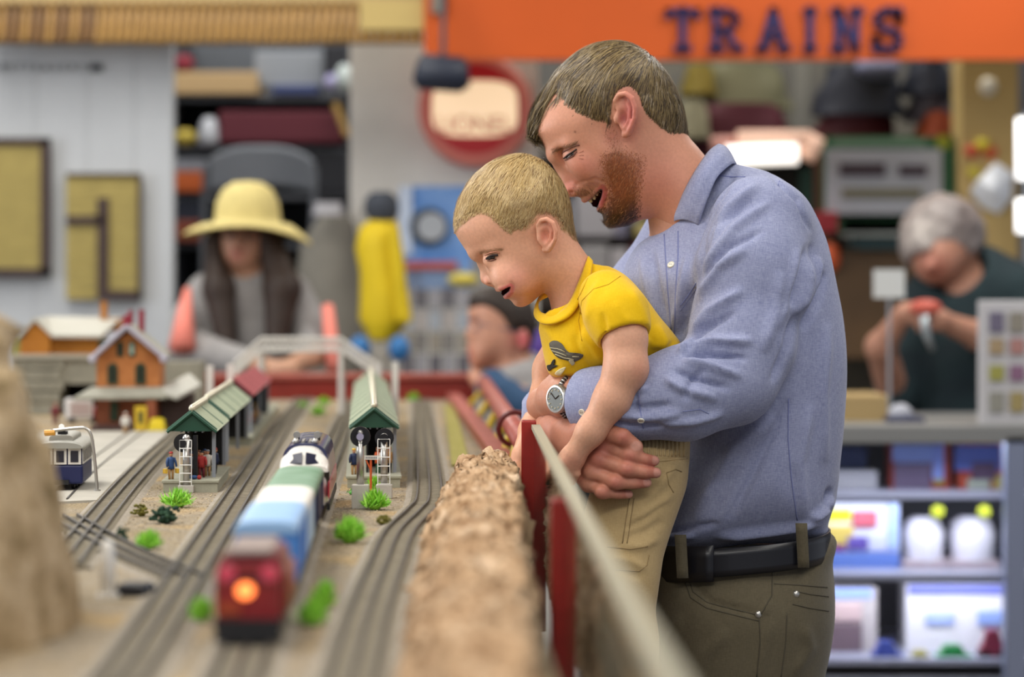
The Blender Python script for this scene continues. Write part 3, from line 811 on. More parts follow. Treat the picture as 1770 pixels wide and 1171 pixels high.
# ------------------------------------------------------------------ brick station
m_brick = mat('orange_brick', '#bd7a43', .8, col2='#ad6a38', vscale=60)
m_brickd = mat('red_brick', '#96573a', .8, col2='#85492f', vscale=60)
m_gry = mat('grey_shingle', '#9a988a', .8, var=.12, vscale=40)
m_wgreen = mat('window_green', '#2a3a22', .6)
sp = T(222, 745); stn = thing('brick_station', 'two storey orange brick toy station with green arched windows', 'building', sp, TR)
sc = sp.y / F    # metres per photo pixel there
X = lambda px: (px - 222) * sc
Zp = lambda py: (745 - py) * sc
MB().bb((X(165), .01, 0), (X(275), .16, Zp(672))).build('lower_wall', m_brickd, stn)
MB().prism([(X(166), Zp(685)), (X(274), Zp(685)), (X(274), Zp(616)), (X(221), Zp(574)), (X(166), Zp(616))], .012, .158).build('upper_wall', m_brick, stn)
b = MB()
for s, e in ((-1, 162), (1, 284)):
    b2 = MB(); r_ = (X(220), Zp(564)); ee = (X(e), Zp(618))
    b2.add([(r_[0], -.012, r_[1]), (ee[0], -.012, ee[1]), (ee[0], .17, ee[1]), (r_[0], .17, r_[1])], [(0, 1, 2, 3)])
    b2.build('roof_slope', m_gry, stn, solid=.006)
    MB().tube([(r_[0], -.014, r_[1]), (ee[0], -.014, ee[1])], .0055, 6).build('barge_board', mat('pale_trim', '#a7a2ad', .6), stn)
    MB().ball((ee[0], -.014, ee[1] - .003), .009, 8, 6).build('corner_bracket', MATS['pale_trim'], stn)
MB().tube([(X(219), -.01, Zp(566)), (X(219), -.01, Zp(545))], .006, 6).build('finial', mat('toy_crimson', '#8c2434', .5), stn)
MB().tube([(X(236), .12, Zp(580)), (X(236), .12, Zp(536))], .006, 6).build('chimney', MATS['toy_crimson'], stn)
MB().tube([(X(218), .10, Zp(580)), (X(218), .10, Zp(537))], .005, 6).build('chimney', MATS['toy_crimson'], stn)
def arched(px0, px1, py0, py1, pane=None):
    x0, x1, z0, z1 = X(px0), X(px1), Zp(py1), Zp(py0); w_ = (x1 - x0) / 2; cx = (x0 + x1) / 2
    poly = [(x0, z0), (x1, z0), (x1, z1 - w_)] + [(cx + w_ * math.cos(t), z1 - w_ + w_ * math.sin(t)) for t in np.linspace(0, math.pi, 9)[1:-1]] + [(x0, z1 - w_)]
    wd = MB().prism(poly, .008, .014).build('window', m_wgreen, stn)
    MB().prism([(cx + (x - cx) * .55, (z0 + z1) / 2 + (z - (z0 + z1) / 2) * .7) for x, z in poly], .0065, .009).build('pane', pane or mat('dark_pane', '#1c241c', .2), wd)
arched(201, 213, 591, 617); arched(221, 233, 591, 617, mat('pale_pane', '#9fb0a0', .3))
arched(185, 203, 628, 665); arched(233, 251, 628, 665)
b = MB(); b.add([(X(158), .014, Zp(672)), (X(278), .014, Zp(672)), (X(290), -.05, Zp(686)), (X(133), -.05, Zp(688))], [(0, 1, 2, 3)])
b.build('porch_roof', m_gry, stn, solid=.006)
b = MB(); b.add([(X(275), .05, Zp(672)), (X(322), .10, Zp(650)), (X(346), .03, Zp(668)), (X(308), -.045, Zp(688)), (X(275), -.02, Zp(680))], [(0, 1, 2, 3, 4)])
b.build('side_roof', mat('pale_shingle', '#b2b0a6', .8), stn, solid=.006)
MB().bb((X(278), .0, 0), (X(330), .12, Zp(682))).build('side_wing', mat('wing_dark', '#3a2a26', .8), stn)
MB().bb((X(255), -.045, 0), (X(272), -.04, Zp(688))).build('porch_pier', m_brickd, stn)
MB().bb((X(190), .004, Zp(728)), (X(204), .011, Zp(695))).build('porch_window', m_wgreen, stn)
MB().bb((X(160), -.03, 0), (X(285), .01, .012)).build('porch_floor', mat('porch_floor', '#4a3430', .8), stn)
ys = thing('yellow_sign', 'yellow notice board with dark picture by the toy station', 'sign', T(243, 748), TR)
MB().bb((-.0115, 0, .0), (.0115, .006, .051)).build('board', m_yel, ys)
MB().bb((-.004, -.001, .018), (.004, .0, .04)).build('picture', m_wgreen, ys)
tcar = thing('toy_car', 'tiny yellow toy car parked by the toy station', 'car', T(270, 748), TR)
loft(tcar, 'body', [(0, .016, .003, .012), (.012, .019, .003, .016), (.05, .019, .003, .016), (.06, .016, .003, .012)], mat('taxi_yellow', '#dcc428', .35, coat=.4), sharp=3)
loft(tcar, 'cabin', [(.012, .014, .015, .02), (.02, .015, .015, .027), (.042, .015, .015, .027), (.05, .013, .015, .02)], MATS['taxi_yellow'], sharp=3)
for yy in (.012, .048):
    for s in (-1, 1): MB().tube([(s * .014, yy, .005), (s * .019, yy, .005)], .005, 10).build('wheel', m_wheel, tcar)
tt = thing('toy_truck', 'white toy delivery truck with faint red lettering left of station', 'truck', T(140, 732), TR + .25)
MB().bb((-.027, 0, .008), (.025, .05, .05)).build('cargo_box', mat('truck_white', '#c9c4c0', .5), tt, bevel=.004)
MB().bb((.025, .003, .006), (.04, .045, .034)).build('cab', mat('truck_red', '#8d2430', .4), tt, bevel=.006)
for k in range(3): MB().bb((-.02, -.001, .02 + k * .008), (.018, .001, .0225 + k * .008)).build('red_lettering_line', mat('faint_red', '#b48a88', .5), tt)
for x in (-.017, .03): MB().tube([(x, -.002, .006), (x, .05, .006)], .006, 10).build('wheelset', m_wheel, tt)
figurine(T(217, 752), .2, tc_['white'], tc_['tan'], tc_['white'], 'tiny pedestrian in pale clothes in front of the toy station', .042, group='street pedestrians')
figurine(T(96, 735), .2, tc_['maroon'], tc_['maroon'], tc_['maroon'], 'tiny dark red pedestrian by the stone tunnel', .046, group='street pedestrians')

# stone retaining wall with tunnel, factory on top
ws = 6.0; rt = thing('retaining_wall', 'grey stone retaining wall with dark tunnel behind the station', 'wall', (P(150, 700, 6.0).x, 6.0, TZ))
wo = (rt.location.x, 6.0, TZ)
def WX(px): return (px - 885) * 6.0 / F
def WZ(py): return ZC - (py - HY) * 6.0 / F
m_stone = mat('stone_grey', '#8b8778', .9, var=.15, vscale=30, bump=.4, bscale=60)
MB().bb((WX(20), 6.0, TZ), (WX(104), 6.12, WZ(617))).build('stone_face', m_stone, rt, off=wo)
MB().bb((WX(168), 6.0, TZ), (WX(345), 6.12, WZ(626))).build('stone_face', m_stone, rt, off=wo)
MB().bb((WX(104), 6.0, WZ(664)), (WX(168), 6.12, WZ(617))).build('tunnel_lintel', m_stone, rt, off=wo)
MB().bb((WX(100), 6.1, TZ), (WX(172), 6.12, WZ(660))).build('tunnel_back', mat('tunnel_black', '#08080a', 1.), rt, off=wo)  # near-black plate stands for the darkness inside the tunnel
MB().bb((WX(20), 5.985, WZ(620)), (WX(172), 6.13, WZ(613))).build('coping', mat('coping', '#a49f90', .85), rt, off=wo)
for r in range(4):
    for k in range(5):
        a = 30 + k * 15 + (r % 2) * 7
        MB().bb((WX(a), 5.994, WZ(694 - r * 19)), (WX(a + 13), 6.0, WZ(678 - r * 19))).build('stone', m_stone, rt, off=wo)
m_fact = mat('ochre_factory', '#b0701f', .75, col2='#a3651b', vscale=30)
ft = thing('toy_factory', 'ochre toy factory with pale roof and chimney on the wall', 'building', (WX(110), 6.03, WZ(613))); fo2 = tuple(ft.location)
MB().prism([(WX(30), WZ(613)), (WX(82), WZ(613)), (WX(82), WZ(580)), (WX(58), WZ(556)), (WX(30), WZ(580))], 6.03, 6.14).build('gable_wing', m_fact, ft, off=fo2)
MB().bb((WX(82), 6.05, WZ(613)), (WX(163), 6.14, WZ(584))).build('long_wall', m_fact, ft, off=fo2)
b = MB(); b.add([(WX(58), 6.02, WZ(553)), (WX(88), 6.02, WZ(582)), (WX(172), 6.02, WZ(583)), (WX(190), 6.16, WZ(552)), (WX(62), 6.16, WZ(550))], [(0, 1, 2, 3, 4)])
b.build('roof', mat('pale_roof', '#b3b0a4', .7), ft, off=fo2, solid=.006)
MB().add([(WX(56), 6.02, WZ(553)), (WX(26), 6.02, WZ(584)), (WX(26), 6.15, WZ(584)), (WX(56), 6.15, WZ(553))], [(0, 1, 2, 3)]).build('roof_slope', MATS['pale_roof'], ft, off=fo2, solid=.006)
MB().bb((WX(157), 6.14, WZ(585)), (WX(167), 6.16, WZ(521))).build('chimney', m_fact, ft, off=fo2)
MB().bb((WX(167), 6.14, WZ(575)), (WX(193), 6.17, WZ(552))).build('chimney_base', m_fact, ft, off=fo2)
MB().bb((WX(8), 6.05, WZ(613)), (WX(30), 6.12, WZ(580))).build('annex', mat('annex_olive', '#8c8a4a', .8), ft, off=fo2)
MB().bb((WX(163), 6.06, WZ(613)), (WX(178), 6.12, WZ(588))).build('green_shutter', mat('shutter_teal', '#3f5f50', .7), ft, off=fo2)

# white crossing post and flat black block near the rock
cp = T(186, 1035); cr = thing('crossing_post', 'blurred white post beside the dark spur track', 'post', cp)
MB().lathe([(.007, 0), (.0065, .03), (.0055, .046), (.003, .05)], n=12).build('post_body', m_fw, cr, smooth=True); MB().bb((-.009, -.009, 0), (.009, .009, .004)).build('foot', m_fw, cr)
sw = T(235, 1030); tag(MB().box((sw.x, sw.y, TZ + .006), (.032, .03, .012), -.2, taper=(.8, .8)).build('switch_motor', m_black, bevel=.003), 'flat black switch motor beside the main line', 'switch motor')
gj = P(899, 836, 3.57); tag(MB().lathe([(.008, 0), (.008, .006), (.0085, .0065), (.0085, .014), (.0075, .015)], (gj.x, 3.57, gj.z - .002), 14).build('toy_barrel', mat('toy_green', '#1f9a48', .4), smooth=True), 'small green cap shaped toy beside the rock ledge', 'toy')
# ================================================================== the shop behind
def X_(px, d): return (px - 885) * d / F
def Z_(py, d): return ZC - (py - HY) * d / F
def slab(px0, py0, px1, py1, d, th, b=None):
    b = b or MB(); b.bb((X_(px0, d), d, Z_(py1, d)), (X_(px1, d), d + th, Z_(py0, d))); return b
def item(name, label, cat, px0, py0, px1, py1, d, th, m, group=None, bevel=.006):
    return tag(slab(px0, py0, px1, py1, d, th).build(name, m, bevel=bevel), label, cat, group)
def anch(px, py, d): return (X_(px, d), d, Z_(py, d))

# --- left white partition with framed panels and lettering
m_wpan = mat('white_panel', '#b6b9bc', .7, var=.04, vscale=3)
wp = MB(); wp.bb((X_(-700, 8.6), 8.6, 0), (X_(297, 8.6), 8.68, Z_(70, 8.6)))
wallp = struct(wp.build('wall_left', m_wpan))
for px in (60, 150, 232):
    struct(MB().bb((X_(px, 8.6) - .002, 8.597, 0.3), (X_(px, 8.6) + .002, 8.601, Z_(90, 8.6))).build('panel_joint', mat('joint', '#b0b2b5', .8), wallp))
m_tan = mat('olive_tan_board', '#a08f52', .75, var=.08, vscale=25)
m_brn = mat('dark_brown_trim', '#3b2a28', .6)
def framed(name, label, x0, y0, x1, y1, bars, d=8.55):
    r = thing(name, label, 'window panel', anch((x0 + x1) / 2, y1, d)); o = tuple(r.location)
    n = 14
    for k in range(n):     # horizontal boards of the panel
        ya = y0 + (y1 - y0) * k / n; yb = y0 + (y1 - y0) * (k + 1) / n - .8
        slab(x0, ya, x1, yb, d + .012, .03).build('board', m_tan, r, off=o)
    for (a, b_, c, e) in bars: slab(a, b_, c, e, d, .02).build('trim_bar', m_brn, r, off=o)
    return r
framed('framed_panel', 'large olive panel in dark frame at the left edge', -70, 243, 80, 474, [(-80, 238, 86, 250), (70, 240, 86, 478), (-80, 464, 86, 478)])
framed('framed_panel', 'narrower olive panel with dark brown H shaped bars', 114, 303, 243, 518, [(114, 373, 178, 388), (168, 342, 187, 518), (187, 502, 243, 518), (238, 303, 243, 518), (114, 299, 243, 304)])
lt = thing('wall_lettering', 'blurred row of small dark letters on the white wall', 'lettering', anch(60, 115, 8.59)); lo = tuple(lt.location)
m_ink = mat('dark_ink', '#3a3d44', .6)
for k, ch in enumerate('OSTTEASERS'):
    text_mesh(ch, .032, m_ink, 'letter', lt, Vector(anch(2 + k * 15.5, 117, 8.592)) - Vector(lo), FACE)
slab(154, 110, 176, 123, 8.585, .012).build('end_mark', mat('black_mark', '#15161a', .6), lt, off=lo, bevel=.004)

# --- tan slatted awning above
m_aw = mat('awning_tan', '#96723a', .7, var=.12, vscale=18); m_aw2 = mat('awning_brown', '#70502a', .7, var=.12, vscale=18)
aw = thing('slatted_awning', 'tan slatted awning running along the top left', 'awning', anch(360, 70, 8.5)); ao = tuple(aw.location)
me_cache = {}
for k in range(53):
    px = -15 + k * 14.2
    light = (px > 175)
    a, c = Vector(anch(px + 6, 4, 8.62)), Vector(anch(px, 72 + random.uniform(-1.5, 1.5), 8.42))
    MB().tube([a, c], .0122, 7).build('slat', m_aw if (light or k % 3 == 1) else m_aw2, aw, off=ao, smooth=True)
slab(-400, -20, 737, 8, 8.6, .05).build('top_beam', mat('beam_tan', '#b9a070', .7), aw, off=ao)
slab(-40, 70, 735, 76, 8.47, .02).build('lower_rod', m_aw2, aw, off=ao)
slab(622, 0, 737, 52, 8.42, .04).build('end_block', mat('end_cream', '#bfa768', .7), aw, off=ao)

# --- dark shelf bay behind the girl
m_shelf = mat('shelf_dark', '#4a4d54', .7)
m_bay = mat('bay_back', '#585c62', .8, var=.15, vscale=5)
sb = thing('storage_shelf', 'dark grey storage shelf in the bay behind the girl', 'shelf', (X_(450, 9.9), 9.9, 0)); so_ = tuple(sb.location)
slab(285, 60, 625, 700, 10.35, .05).build('back_panel', m_bay, sb, off=so_)
for py in (165, 255, 335, 420, 520): slab(285, py, 625, py + 9, 9.75, .6).build('shelf_board', m_shelf, sb, off=so_)
for px in (288, 600): MB().bb((X_(px, 9.75), 9.75, 0), (X_(px + 14, 9.75), 10.35, Z_(60, 9.75))).build('upright', m_shelf, sb, off=so_)
col = lambda n, c, r=.6: mat('bg_' + n, c, r)
item('cardboard_box', 'long tan cardboard box high on the dark shelf', 'box', 300, 124, 445, 163, 9.72, .3, col('tan', '#b0946a'))
item('maroon_case', 'long maroon case lying on the dark shelf', 'case', 378, 192, 592, 247, 9.72, .3, col('maroon', '#571726'))
item('orange_bin', 'orange bin on the dark shelf beside the white wall', 'bin', 297, 298, 356, 332, 9.72, .2, col('orange', '#b0521c'))
item('grey_box', 'grey box above the orange bin on the shelf', 'box', 297, 275, 360, 297, 9.74, .2, col('grey', '#7d828c'))
item('cardboard_sheet', 'pale grey sheet standing behind shelf items', 'sheet', 440, 88, 560, 150, 9.78, .02, col('palegrey', '#868b92'))
tag(MB().ball(anch(318, 110, 9.75), .036, 12, 8, (1, 1, .9)).build('red_ball', col('crimson', '#7a1a2c'), smooth=True), 'dark red ball on the tan cardboard box', 'ball')
tag(MB().ball(anch(320, 238, 9.75), .034, 12, 8, (1.3, 1, .9)).build('yellow_toy', col('mustard', '#a9963a'), smooth=True), 'small mustard toy on the dark shelf', 'toy')
tag(MB().lathe([(.03, 0), (.045, .02), (.03, .08), (.02, .1)], anch(362, 252, 9.75), 14).build('white_jug', col('white', '#b8bcc4'), smooth=True), 'white jug between mustard toy and maroon case', 'jug')
tag(MB().ball(anch(575, 142, 9.75), .03, 12, 8).build('violet_ball', col('violet', '#a8a4cc'), smooth=True), 'pale violet ball at the shelf upright', 'ball')
tag(MB().ball(anch(595, 135, 9.72), .032, 12, 8, (1, 1, 1.6)).build('pale_vase', col('mint', '#b4bfbe'), smooth=True), 'pale round vase beside the violet ball', 'vase')
item('navy_cloth', 'folded navy cloth on the upper shelf', 'cloth', 470, 147, 550, 163, 9.74, .2, col('navy', '#2f3c6a'))
tag(MB().tube([anch(578, 178, 9.7), anch(600, 235, 9.7)], .012, 8).build('wooden_handle', col('ochre', '#a5854a')), 'leaning wooden handle beside the maroon case', 'tool')
item('black_case', 'black case at the top right of the bay', 'case', 560, 78, 600, 128, 9.74, .2, col('black', '#181a22'))
item('dark_box', 'dark navy box below the orange bin', 'box', 297, 345, 352, 420, 9.74, .2, col('darknavy', '#1d2434'))
item('dark_box', 'black box at the lower right of the bay', 'box', 540, 260, 600, 335, 9.74, .2, col('black', '#181a22'))
item('rust_box', 'rust red box low on the dark shelf', 'box', 297, 382, 345, 418, 9.7, .2, col('rust', '#7d3a22'))

# folding chair behind the girl
fc = thing('folding_chair', 'grey metal folding chair with curved back behind the girl', 'chair', (X_(450, 9.2), 9.2, 0)); co = tuple(fc.location)
m_fc = mat('chair_grey', '#7c8189', .45, metal=.3)
rows = []
for t in np.linspace(0, 1, 9):
    row = []
    for s in np.linspace(-1, 1, 17):
        top = 252 + 26 * abs(s) ** 3.2; bot = 322 + 10 * s * s
        row.append(Vector(anch(450 + s * 92, top + (bot - top) * t, 9.2 - .03 * s * s)))
    rows.append(row)
MB().grid(rows).build('backrest', m_fc, fc, off=co, solid=.02, smooth=True)
for px in (356, 544):
    MB().tube([anch(px, 290, 9.2), anch(px - 4, 420, 9.2), (X_(px, 9.2), 9.1, 0.02)], .011, 8).build('leg', m_fc, fc, off=co)
MB().bb((X_(365, 9.2), 8.85, .44), (X_(535, 9.2), 9.2, .46)).build('seat', m_fc, fc, off=co, bevel=.01)
for px in (370, 530): MB().tube([(X_(px, 9.2), 9.15, .45), (X_(px, 9.2), 8.85, .01)], .011, 8).build('leg', m_fc, fc, off=co)

# --- white slatted column wall behind the round sign
m_bead = mat('beadboard', '#dedad2', .65, var=.06, vscale=6)
wc = struct(MB().bb((X_(605, 9.0), 9.0, 0), (X_(930, 9.0), 9.06, Z_(40, 9.0))).build('wall_column', m_bead))
for k in range(35):
    px = 606 + k * 9.3
    struct(MB().bb((X_(px, 9), 8.992, .4), (X_(px + 7.6, 9), 9.0, Z_(45, 9.0))).build('bead_board', m_bead, wc))

# --- orange TRAINS banner
m_or = mat('banner_orange', '#c25004', .55, var=.06, vscale=2)
bn = thing('shop_banner', 'long orange header board with navy letters reading TRAINS', 'banner', anch(1250, 100, 8.4)); bo = tuple(bn.location)
slab(733, -30, 2300, 103, 8.4, .05).build('board', m_or, bn, off=bo)
slab(745, -30, 768, 22, 8.38, .02).build('bracket', mat('bracket_grey', '#7d7468', .5), bn, off=bo)
m_navy = mat('letter_navy', '#252355', .6)
LET = {  # strokes in a unit box (x 0..1, z 0..1); serif bars included
    'T': [[(.5, 0), (.5, 1)], [(0.02, .93), (.98, .93)], [(.05, .8), (.05, .95)], [(.95, .8), (.95, .95)], [(.28, .06), (.72, .06)]],
    'R': [[(.2, 0), (.2, 1)], [(.05, .94), (.55, .94), (.78, .86), (.84, .73), (.76, .6), (.55, .52), (.2, .5)], [(.5, .5), (.85, .06)], [(.03, .06), (.4, .06)], [(.72, .06), (1, .06)]],
    'A': [[(.12, .03), (.5, .98)], [(.88, .03), (.5, .98)], [(.28, .35), (.72, .35)], [(0, .06), (.3, .06)], [(.7, .06), (1, .06)]],
    'I': [[(.5, 0), (.5, 1)], [(.22, .94), (.78, .94)], [(.22, .06), (.78, .06)]],
    'N': [[(.2, 0), (.2, 1)], [(.82, 0), (.82, 1)], [(.2, .98), (.82, .03)], [(.02, .94), (.3, .94)], [(.65, .94), (1, .94)], [(.02, .06), (.4, .06)]],
    'S': [[(.86, .68), (.84, .86), (.65, .95), (.38, .95), (.16, .84), (.15, .66), (.32, .55), (.66, .46), (.86, .34), (.84, .15), (.62, .05), (.35, .05), (.14, .15), (.1, .34)], [(.86, .68), (.86, .98)], [(.1, .02), (.1, .34)]],
}
for ch, x0, x1 in (('T', 1152, 1208), ('R', 1226, 1283), ('A', 1310, 1364), ('I', 1386, 1414), ('N', 1438, 1490), ('S', 1508, 1562)):
    b = MB(); z0, z1 = Z_(88, 8.39), Z_(14, 8.39); xa, xb = X_(x0, 8.39), X_(x1, 8.39)
    for st_ in LET[ch]:
        for (p, q) in zip(st_[:-1], st_[1:]):
            A = Vector((xa + (xb - xa) * p[0], 8.39, z0 + (z1 - z0) * p[1])); B = Vector((xa + (xb - xa) * q[0], 8.39, z0 + (z1 - z0) * q[1]))
            dr = (B - A); L_ = dr.length; ang = math.atan2(dr.z, dr.x)
            b.box((A + B) / 2, (L_ + .012, .02, .022 if st_ is LET[ch][0] or ch == 'S' else .018), M=Matrix.Rotation(-ang, 3, 'Y'))
    b.build('letter', m_navy, bn, off=bo)
sf = struct(MB().bb((X_(733, 8.45), 8.46, Z_(103, 8.45)), (X_(2300, 8.45), 8.5, 3.4)).build('wall_header', mat('header_wall', '#8a7a60', .8)))

# --- round backlit sign
rs = thing('round_sign', 'round red backlit sign with glowing cream lettering band', 'sign', anch(820, 290, 8.94)); ro_ = tuple(rs.location)
c = Vector(anch(821, 190, 8.94)); RM = Matrix.Rotation(math.radians(90), 3, 'X')
R = 98 * 8.94 / F
MB().lathe([(R, -.05), (R, .03), (R * .97, .045), (R * .93, .05)], c, 56, M=RM).build('rim', mat('sign_rim', '#b0685c', .4, emit=.16, emitcol='#c05040'), rs, off=ro_, smooth=False)
MB().lathe([(R * .80, .045), (R * .80, .058)], c, 56, M=RM).build('face', mat('sign_red', '#8e0c14', .35, emit=.25, emitcol='#a0060c'), rs, off=ro_)
m_glow = mat('sign_glow', '#f6dcbc', .5, emit=.62, emitcol='#ffd9ad')
pol = []
for t in np.linspace(0, 2 * math.pi, 40, endpoint=False):
    ct, s_t = math.cos(t), math.sin(t)
    pol.append((c.x + R * .75 * math.copysign(abs(ct) ** .6, ct), c.z + R * (.49) * math.copysign(abs(s_t) ** .5, s_t) - R * .0))
MB().prism(pol, c.y - .067, c.y - .056).build('glowing_band', m_glow, rs, off=ro_)
text_mesh('LIONEL', .08, mat('sign_letter', '#c8806a', .5), 'letter_row', rs, Vector((c.x, c.y - .069, c.z - .055)) - Vector(ro_), FACE, xs=.95)
sl_ = thing('spot_lamp', 'dark blue grey spot lamp hanging before the round sign', 'lamp', anch(766, 128, 8.3)); slo = tuple(sl_.location)
cc = Vector(anch(766, 128, 8.3))
MB().tube([cc + Vector((-.085, 0, .012)), cc + Vector((-.07, 0, .008)), cc + Vector((.055, 0, -.002)), cc + Vector((.08, 0, .0))], [.035, .056, .056, .036], 18).build('housing', mat('lamp_navy', '#252b3a', .45), sl_, off=slo, smooth=True)
MB().tube([cc + Vector((0, .0, .04)), (cc.x, 8.35, Z_(-20, 8.3))], .008, 8).build('stem', MATS['lamp_navy'], sl_, off=slo)

# --- things hanging below the sign
bp = thing('blue_package', 'tall blue hanging package with grey round picture', 'package', anch(750, 560, 8.8)); bpo = tuple(bp.location)
slab(690, 322, 815, 470, 8.82, .03).build('card', mat('pack_blue', '#3f74b8', .4, col2='#86a8d8', vscale=7), bp, off=bpo)
slab(690, 322, 712, 440, 8.81, .012).build('pale_stripe', mat('pack_pale', '#b8c4d8', .4), bp, off=bpo)
MB().lathe([(.062, 0), (.062, .012), (.05, .02)], anch(741, 392, 8.815), 24, M=RM).build('dark_ring', mat('pack_dark', '#2c3540', .5), bp, off=bpo)
MB().lathe([(.047, .018), (.044, .03)], anch(746, 393, 8.815), 24, M=RM).build('grey_disc', mat('pack_grey', '#9ea2a8', .5), bp, off=bpo)
slab(700, 452, 790, 466, 8.80, .012).build('red_strip', mat('pack_red', '#a85048', .4), bp, off=bpo)
slab(695, 466, 815, 500, 8.81, .02).build('lower_card', mat('pack_mid', '#7c96bc', .4, col2='#5a5f70', vscale=12), bp, off=bpo)
MB().tube([anch(750, 326, 8.84), anch(750, 322, 9.0)], .006, 6).build('hanging_peg', m_post, bp, off=bpo)
gr_ = thing('wire_rack', 'grey wire rack of small packets behind the boy in glasses', 'rack', (X_(745, 8.8), 8.8, 0)); gro = tuple(gr_.location)
for k in range(7):
    MB().bb((X_(690 + k * 20, 8.75), 8.75, 0.0), (X_(692 + k * 20, 8.75), 8.76, Z_(490, 8.75))).build('wire', mat('rack_grey', '#8c8c90', .5), gr_, off=gro)
packs = ['#8f8d92', '#74706c', '#a39c98', '#5d5a60', '#8c8478', '#9aa0a8']
for r in range(4):
    for k in range(5):
        slab(694 + k * 24, 500 + r * 38, 714 + k * 24, 532 + r * 38, 8.7, .04).build('packet', mat('packet_%d' % ((r * 5 + k * 3) % 6), packs[(r * 5 + k * 3) % 6], .5), gr_, off=gro)
tag(MB().ball(anch(800, 484, 8.74), .034, 12, 8, (1.5, 1, .7)).build('sun_hat', mat('cap_yellow', '#bfae4a', .7), smooth=True), 'small yellow hat above the boy in glasses', 'hat')

# yellow coat on a stand with a dark knitted cap
yc = thing('yellow_coat', 'bright yellow child coat hanging under a dark grey cap', 'coat', (X_(660, 8.2), 8.2, .6)); yo = tuple(yc.location)
def loft_px(secs, d, n=20):
    """secs: (row, left px, right px, half depth) -> closed loft of ellipses"""
    rows = []
    for py, l, r, hd in secs:
        cx, hw = (l + r) / 2, (r - l) / 2
        rows.append([(X_(cx + hw * math.cos(t), d), d + hd * math.sin(t), Z_(py, d)) for t in np.linspace(0, 2 * math.pi, n, endpoint=False)])
    b = MB(); b.grid(rows, close=True); b.add(rows[0], [tuple(range(n))]); b.add(rows[-1], [tuple(range(n))]); return b
loft_px([(380, 640, 682, .05), (392, 622, 690, .07), (430, 614, 696, .08), (470, 622, 700, .085), (520, 622, 708, .09), (552, 620, 712, .09), (566, 628, 700, .085), (588, 640, 680, .07)], 8.2).build('coat_body', mat('coat_yellow', '#d1b40e', .7, var=.08, vscale=8), yc, off=yo, smooth=True)
loft_px([(400, 668, 690, .03), (440, 672, 698, .035), (500, 678, 704, .035), (555, 684, 712, .03)], 8.13).build('sleeve', MATS['coat_yellow'], yc, off=yo, smooth=True)
loft_px([(332, 642, 676, .05), (345, 630, 688, .07), (366, 628, 690, .075), (382, 640, 682, .06)], 8.2).build('cap', mat('cap_grey', '#3b3f47', .9), yc, off=yo, smooth=True)
loft_px([(575, 640, 686, .06), (600, 642, 684, .06), (640, 645, 680, .06)], 8.2).build('white_lining', mat('lining', '#c0b9ac', .8), yc, off=yo, smooth=True)
MB().tube([(X_(661, 8.2), 8.2, 0), (X_(661, 8.2), 8.2, Z_(560, 8.2))], .02, 10).build('stand_pole', m_post, yc, off=yo)
MB().lathe([(.16, 0), (.16, .015), (.03, .03)], (X_(661, 8.2), 8.2, 0), 20).build('stand_foot', m_post, yc, off=yo)
for px, nm in ((622, 'left'), (690, 'right')):
    tag(MB().ball(anch(px, 603, 8.1), .036, 12, 8, (.9, 1, 1.1)).build('blue_balloon', mat('ball_blue', '#2f6ea8', .5), smooth=True), 'bright blue ball on the %s under the yellow coat' % nm, 'ball', 'blue balls')

# grey draped coat between girl and yellow coat
gc = thing('draped_coat', 'grey beige draped coat hanging between the girl and the yellow coat', 'coat', (X_(560, 8.9), 8.9, .5)); gco = tuple(gc.location)
loft_px([(362, 560, 594, .05), (385, 545, 612, .09), (420, 520, 620, .11), (480, 512, 625, .12), (560, 515, 628, .12), (650, 515, 630, .12), (760, 518, 628, .12)], 8.9).build('coat_body', mat('coat_grey', '#77736a', .85, var=.12, vscale=7), gc, off=gco, smooth=True)
loft_px([(350, 545, 590, .02), (372, 540, 592, .025)], 8.75).build('pale_collar', mat('coat_pale', '#aaa8ac', .7), gc, off=gco, smooth=True)
MB().tube([(X_(570, 8.9), 8.9, 0), (X_(570, 8.9), 8.9, Z_(360, 8.9))], .02, 8).build('stand', m_post, gc, off=gco)

# --- right: hall of shelves seen above the man's shoulder
hs = thing('goods_shelf', 'dark back shelf with heaps of goods under the orange banner', 'shelf', (X_(1420, 9.9), 9.9, 0)); hso = tuple(hs.location)
slab(920, 100, 1680, 760, 10.3, .05).build('back_panel', mat('shelf_back', '#5b5a58', .8, col2='#6e6a5e', vscale=4), hs, off=hso)
for py in (268, 410, 520): slab(920, py, 1680, py + 9, 9.8, .5).build('shelf_board', mat('shelf_brown', '#4d4038', .7), hs, off=hso)
slab(1373, 100, 1398, 260, 9.7, .03).build('silver_upright', mat('upright_silver', '#85857f', .4, metal=.3), hs, off=hso)
slab(1410, 230, 1432, 420, 9.6, .04).build('brown_upright', mat('upright_brown', '#5d3828', .6), hs, off=hso)
def heap(name, label, x0, y0, x1, y1, d, m, dep=.12):
    rows = []
    n = 22
    for i, t in enumerate(np.linspace(.02, 1, 8)):
        py = y0 + (y1 - y0) * t; wv = .62 + .38 * t
        cx, hw = (x0 + x1) / 2, (x1 - x0) / 2 * wv
        rows.append([(X_(cx + hw * math.cos(a) * (1 + .08 * math.sin(3 * a + i)), d), d + dep * math.sin(a), Z_(py, d)) for a in np.linspace(0, 2 * math.pi, n, endpoint=False)])
    b = MB(); b.grid(rows, close=True); b.add(rows[0], [tuple(range(n))]); b.add(rows[-1], [tuple(range(n))])
    return tag(b.build(name, m, smooth=True), label, 'bundle')
heap('maroon_bundle', 'maroon bundle on the back shelf left of the silver upright', 1175, 180, 1380, 268, 9.75, col('maroon2', '#4a1522'))
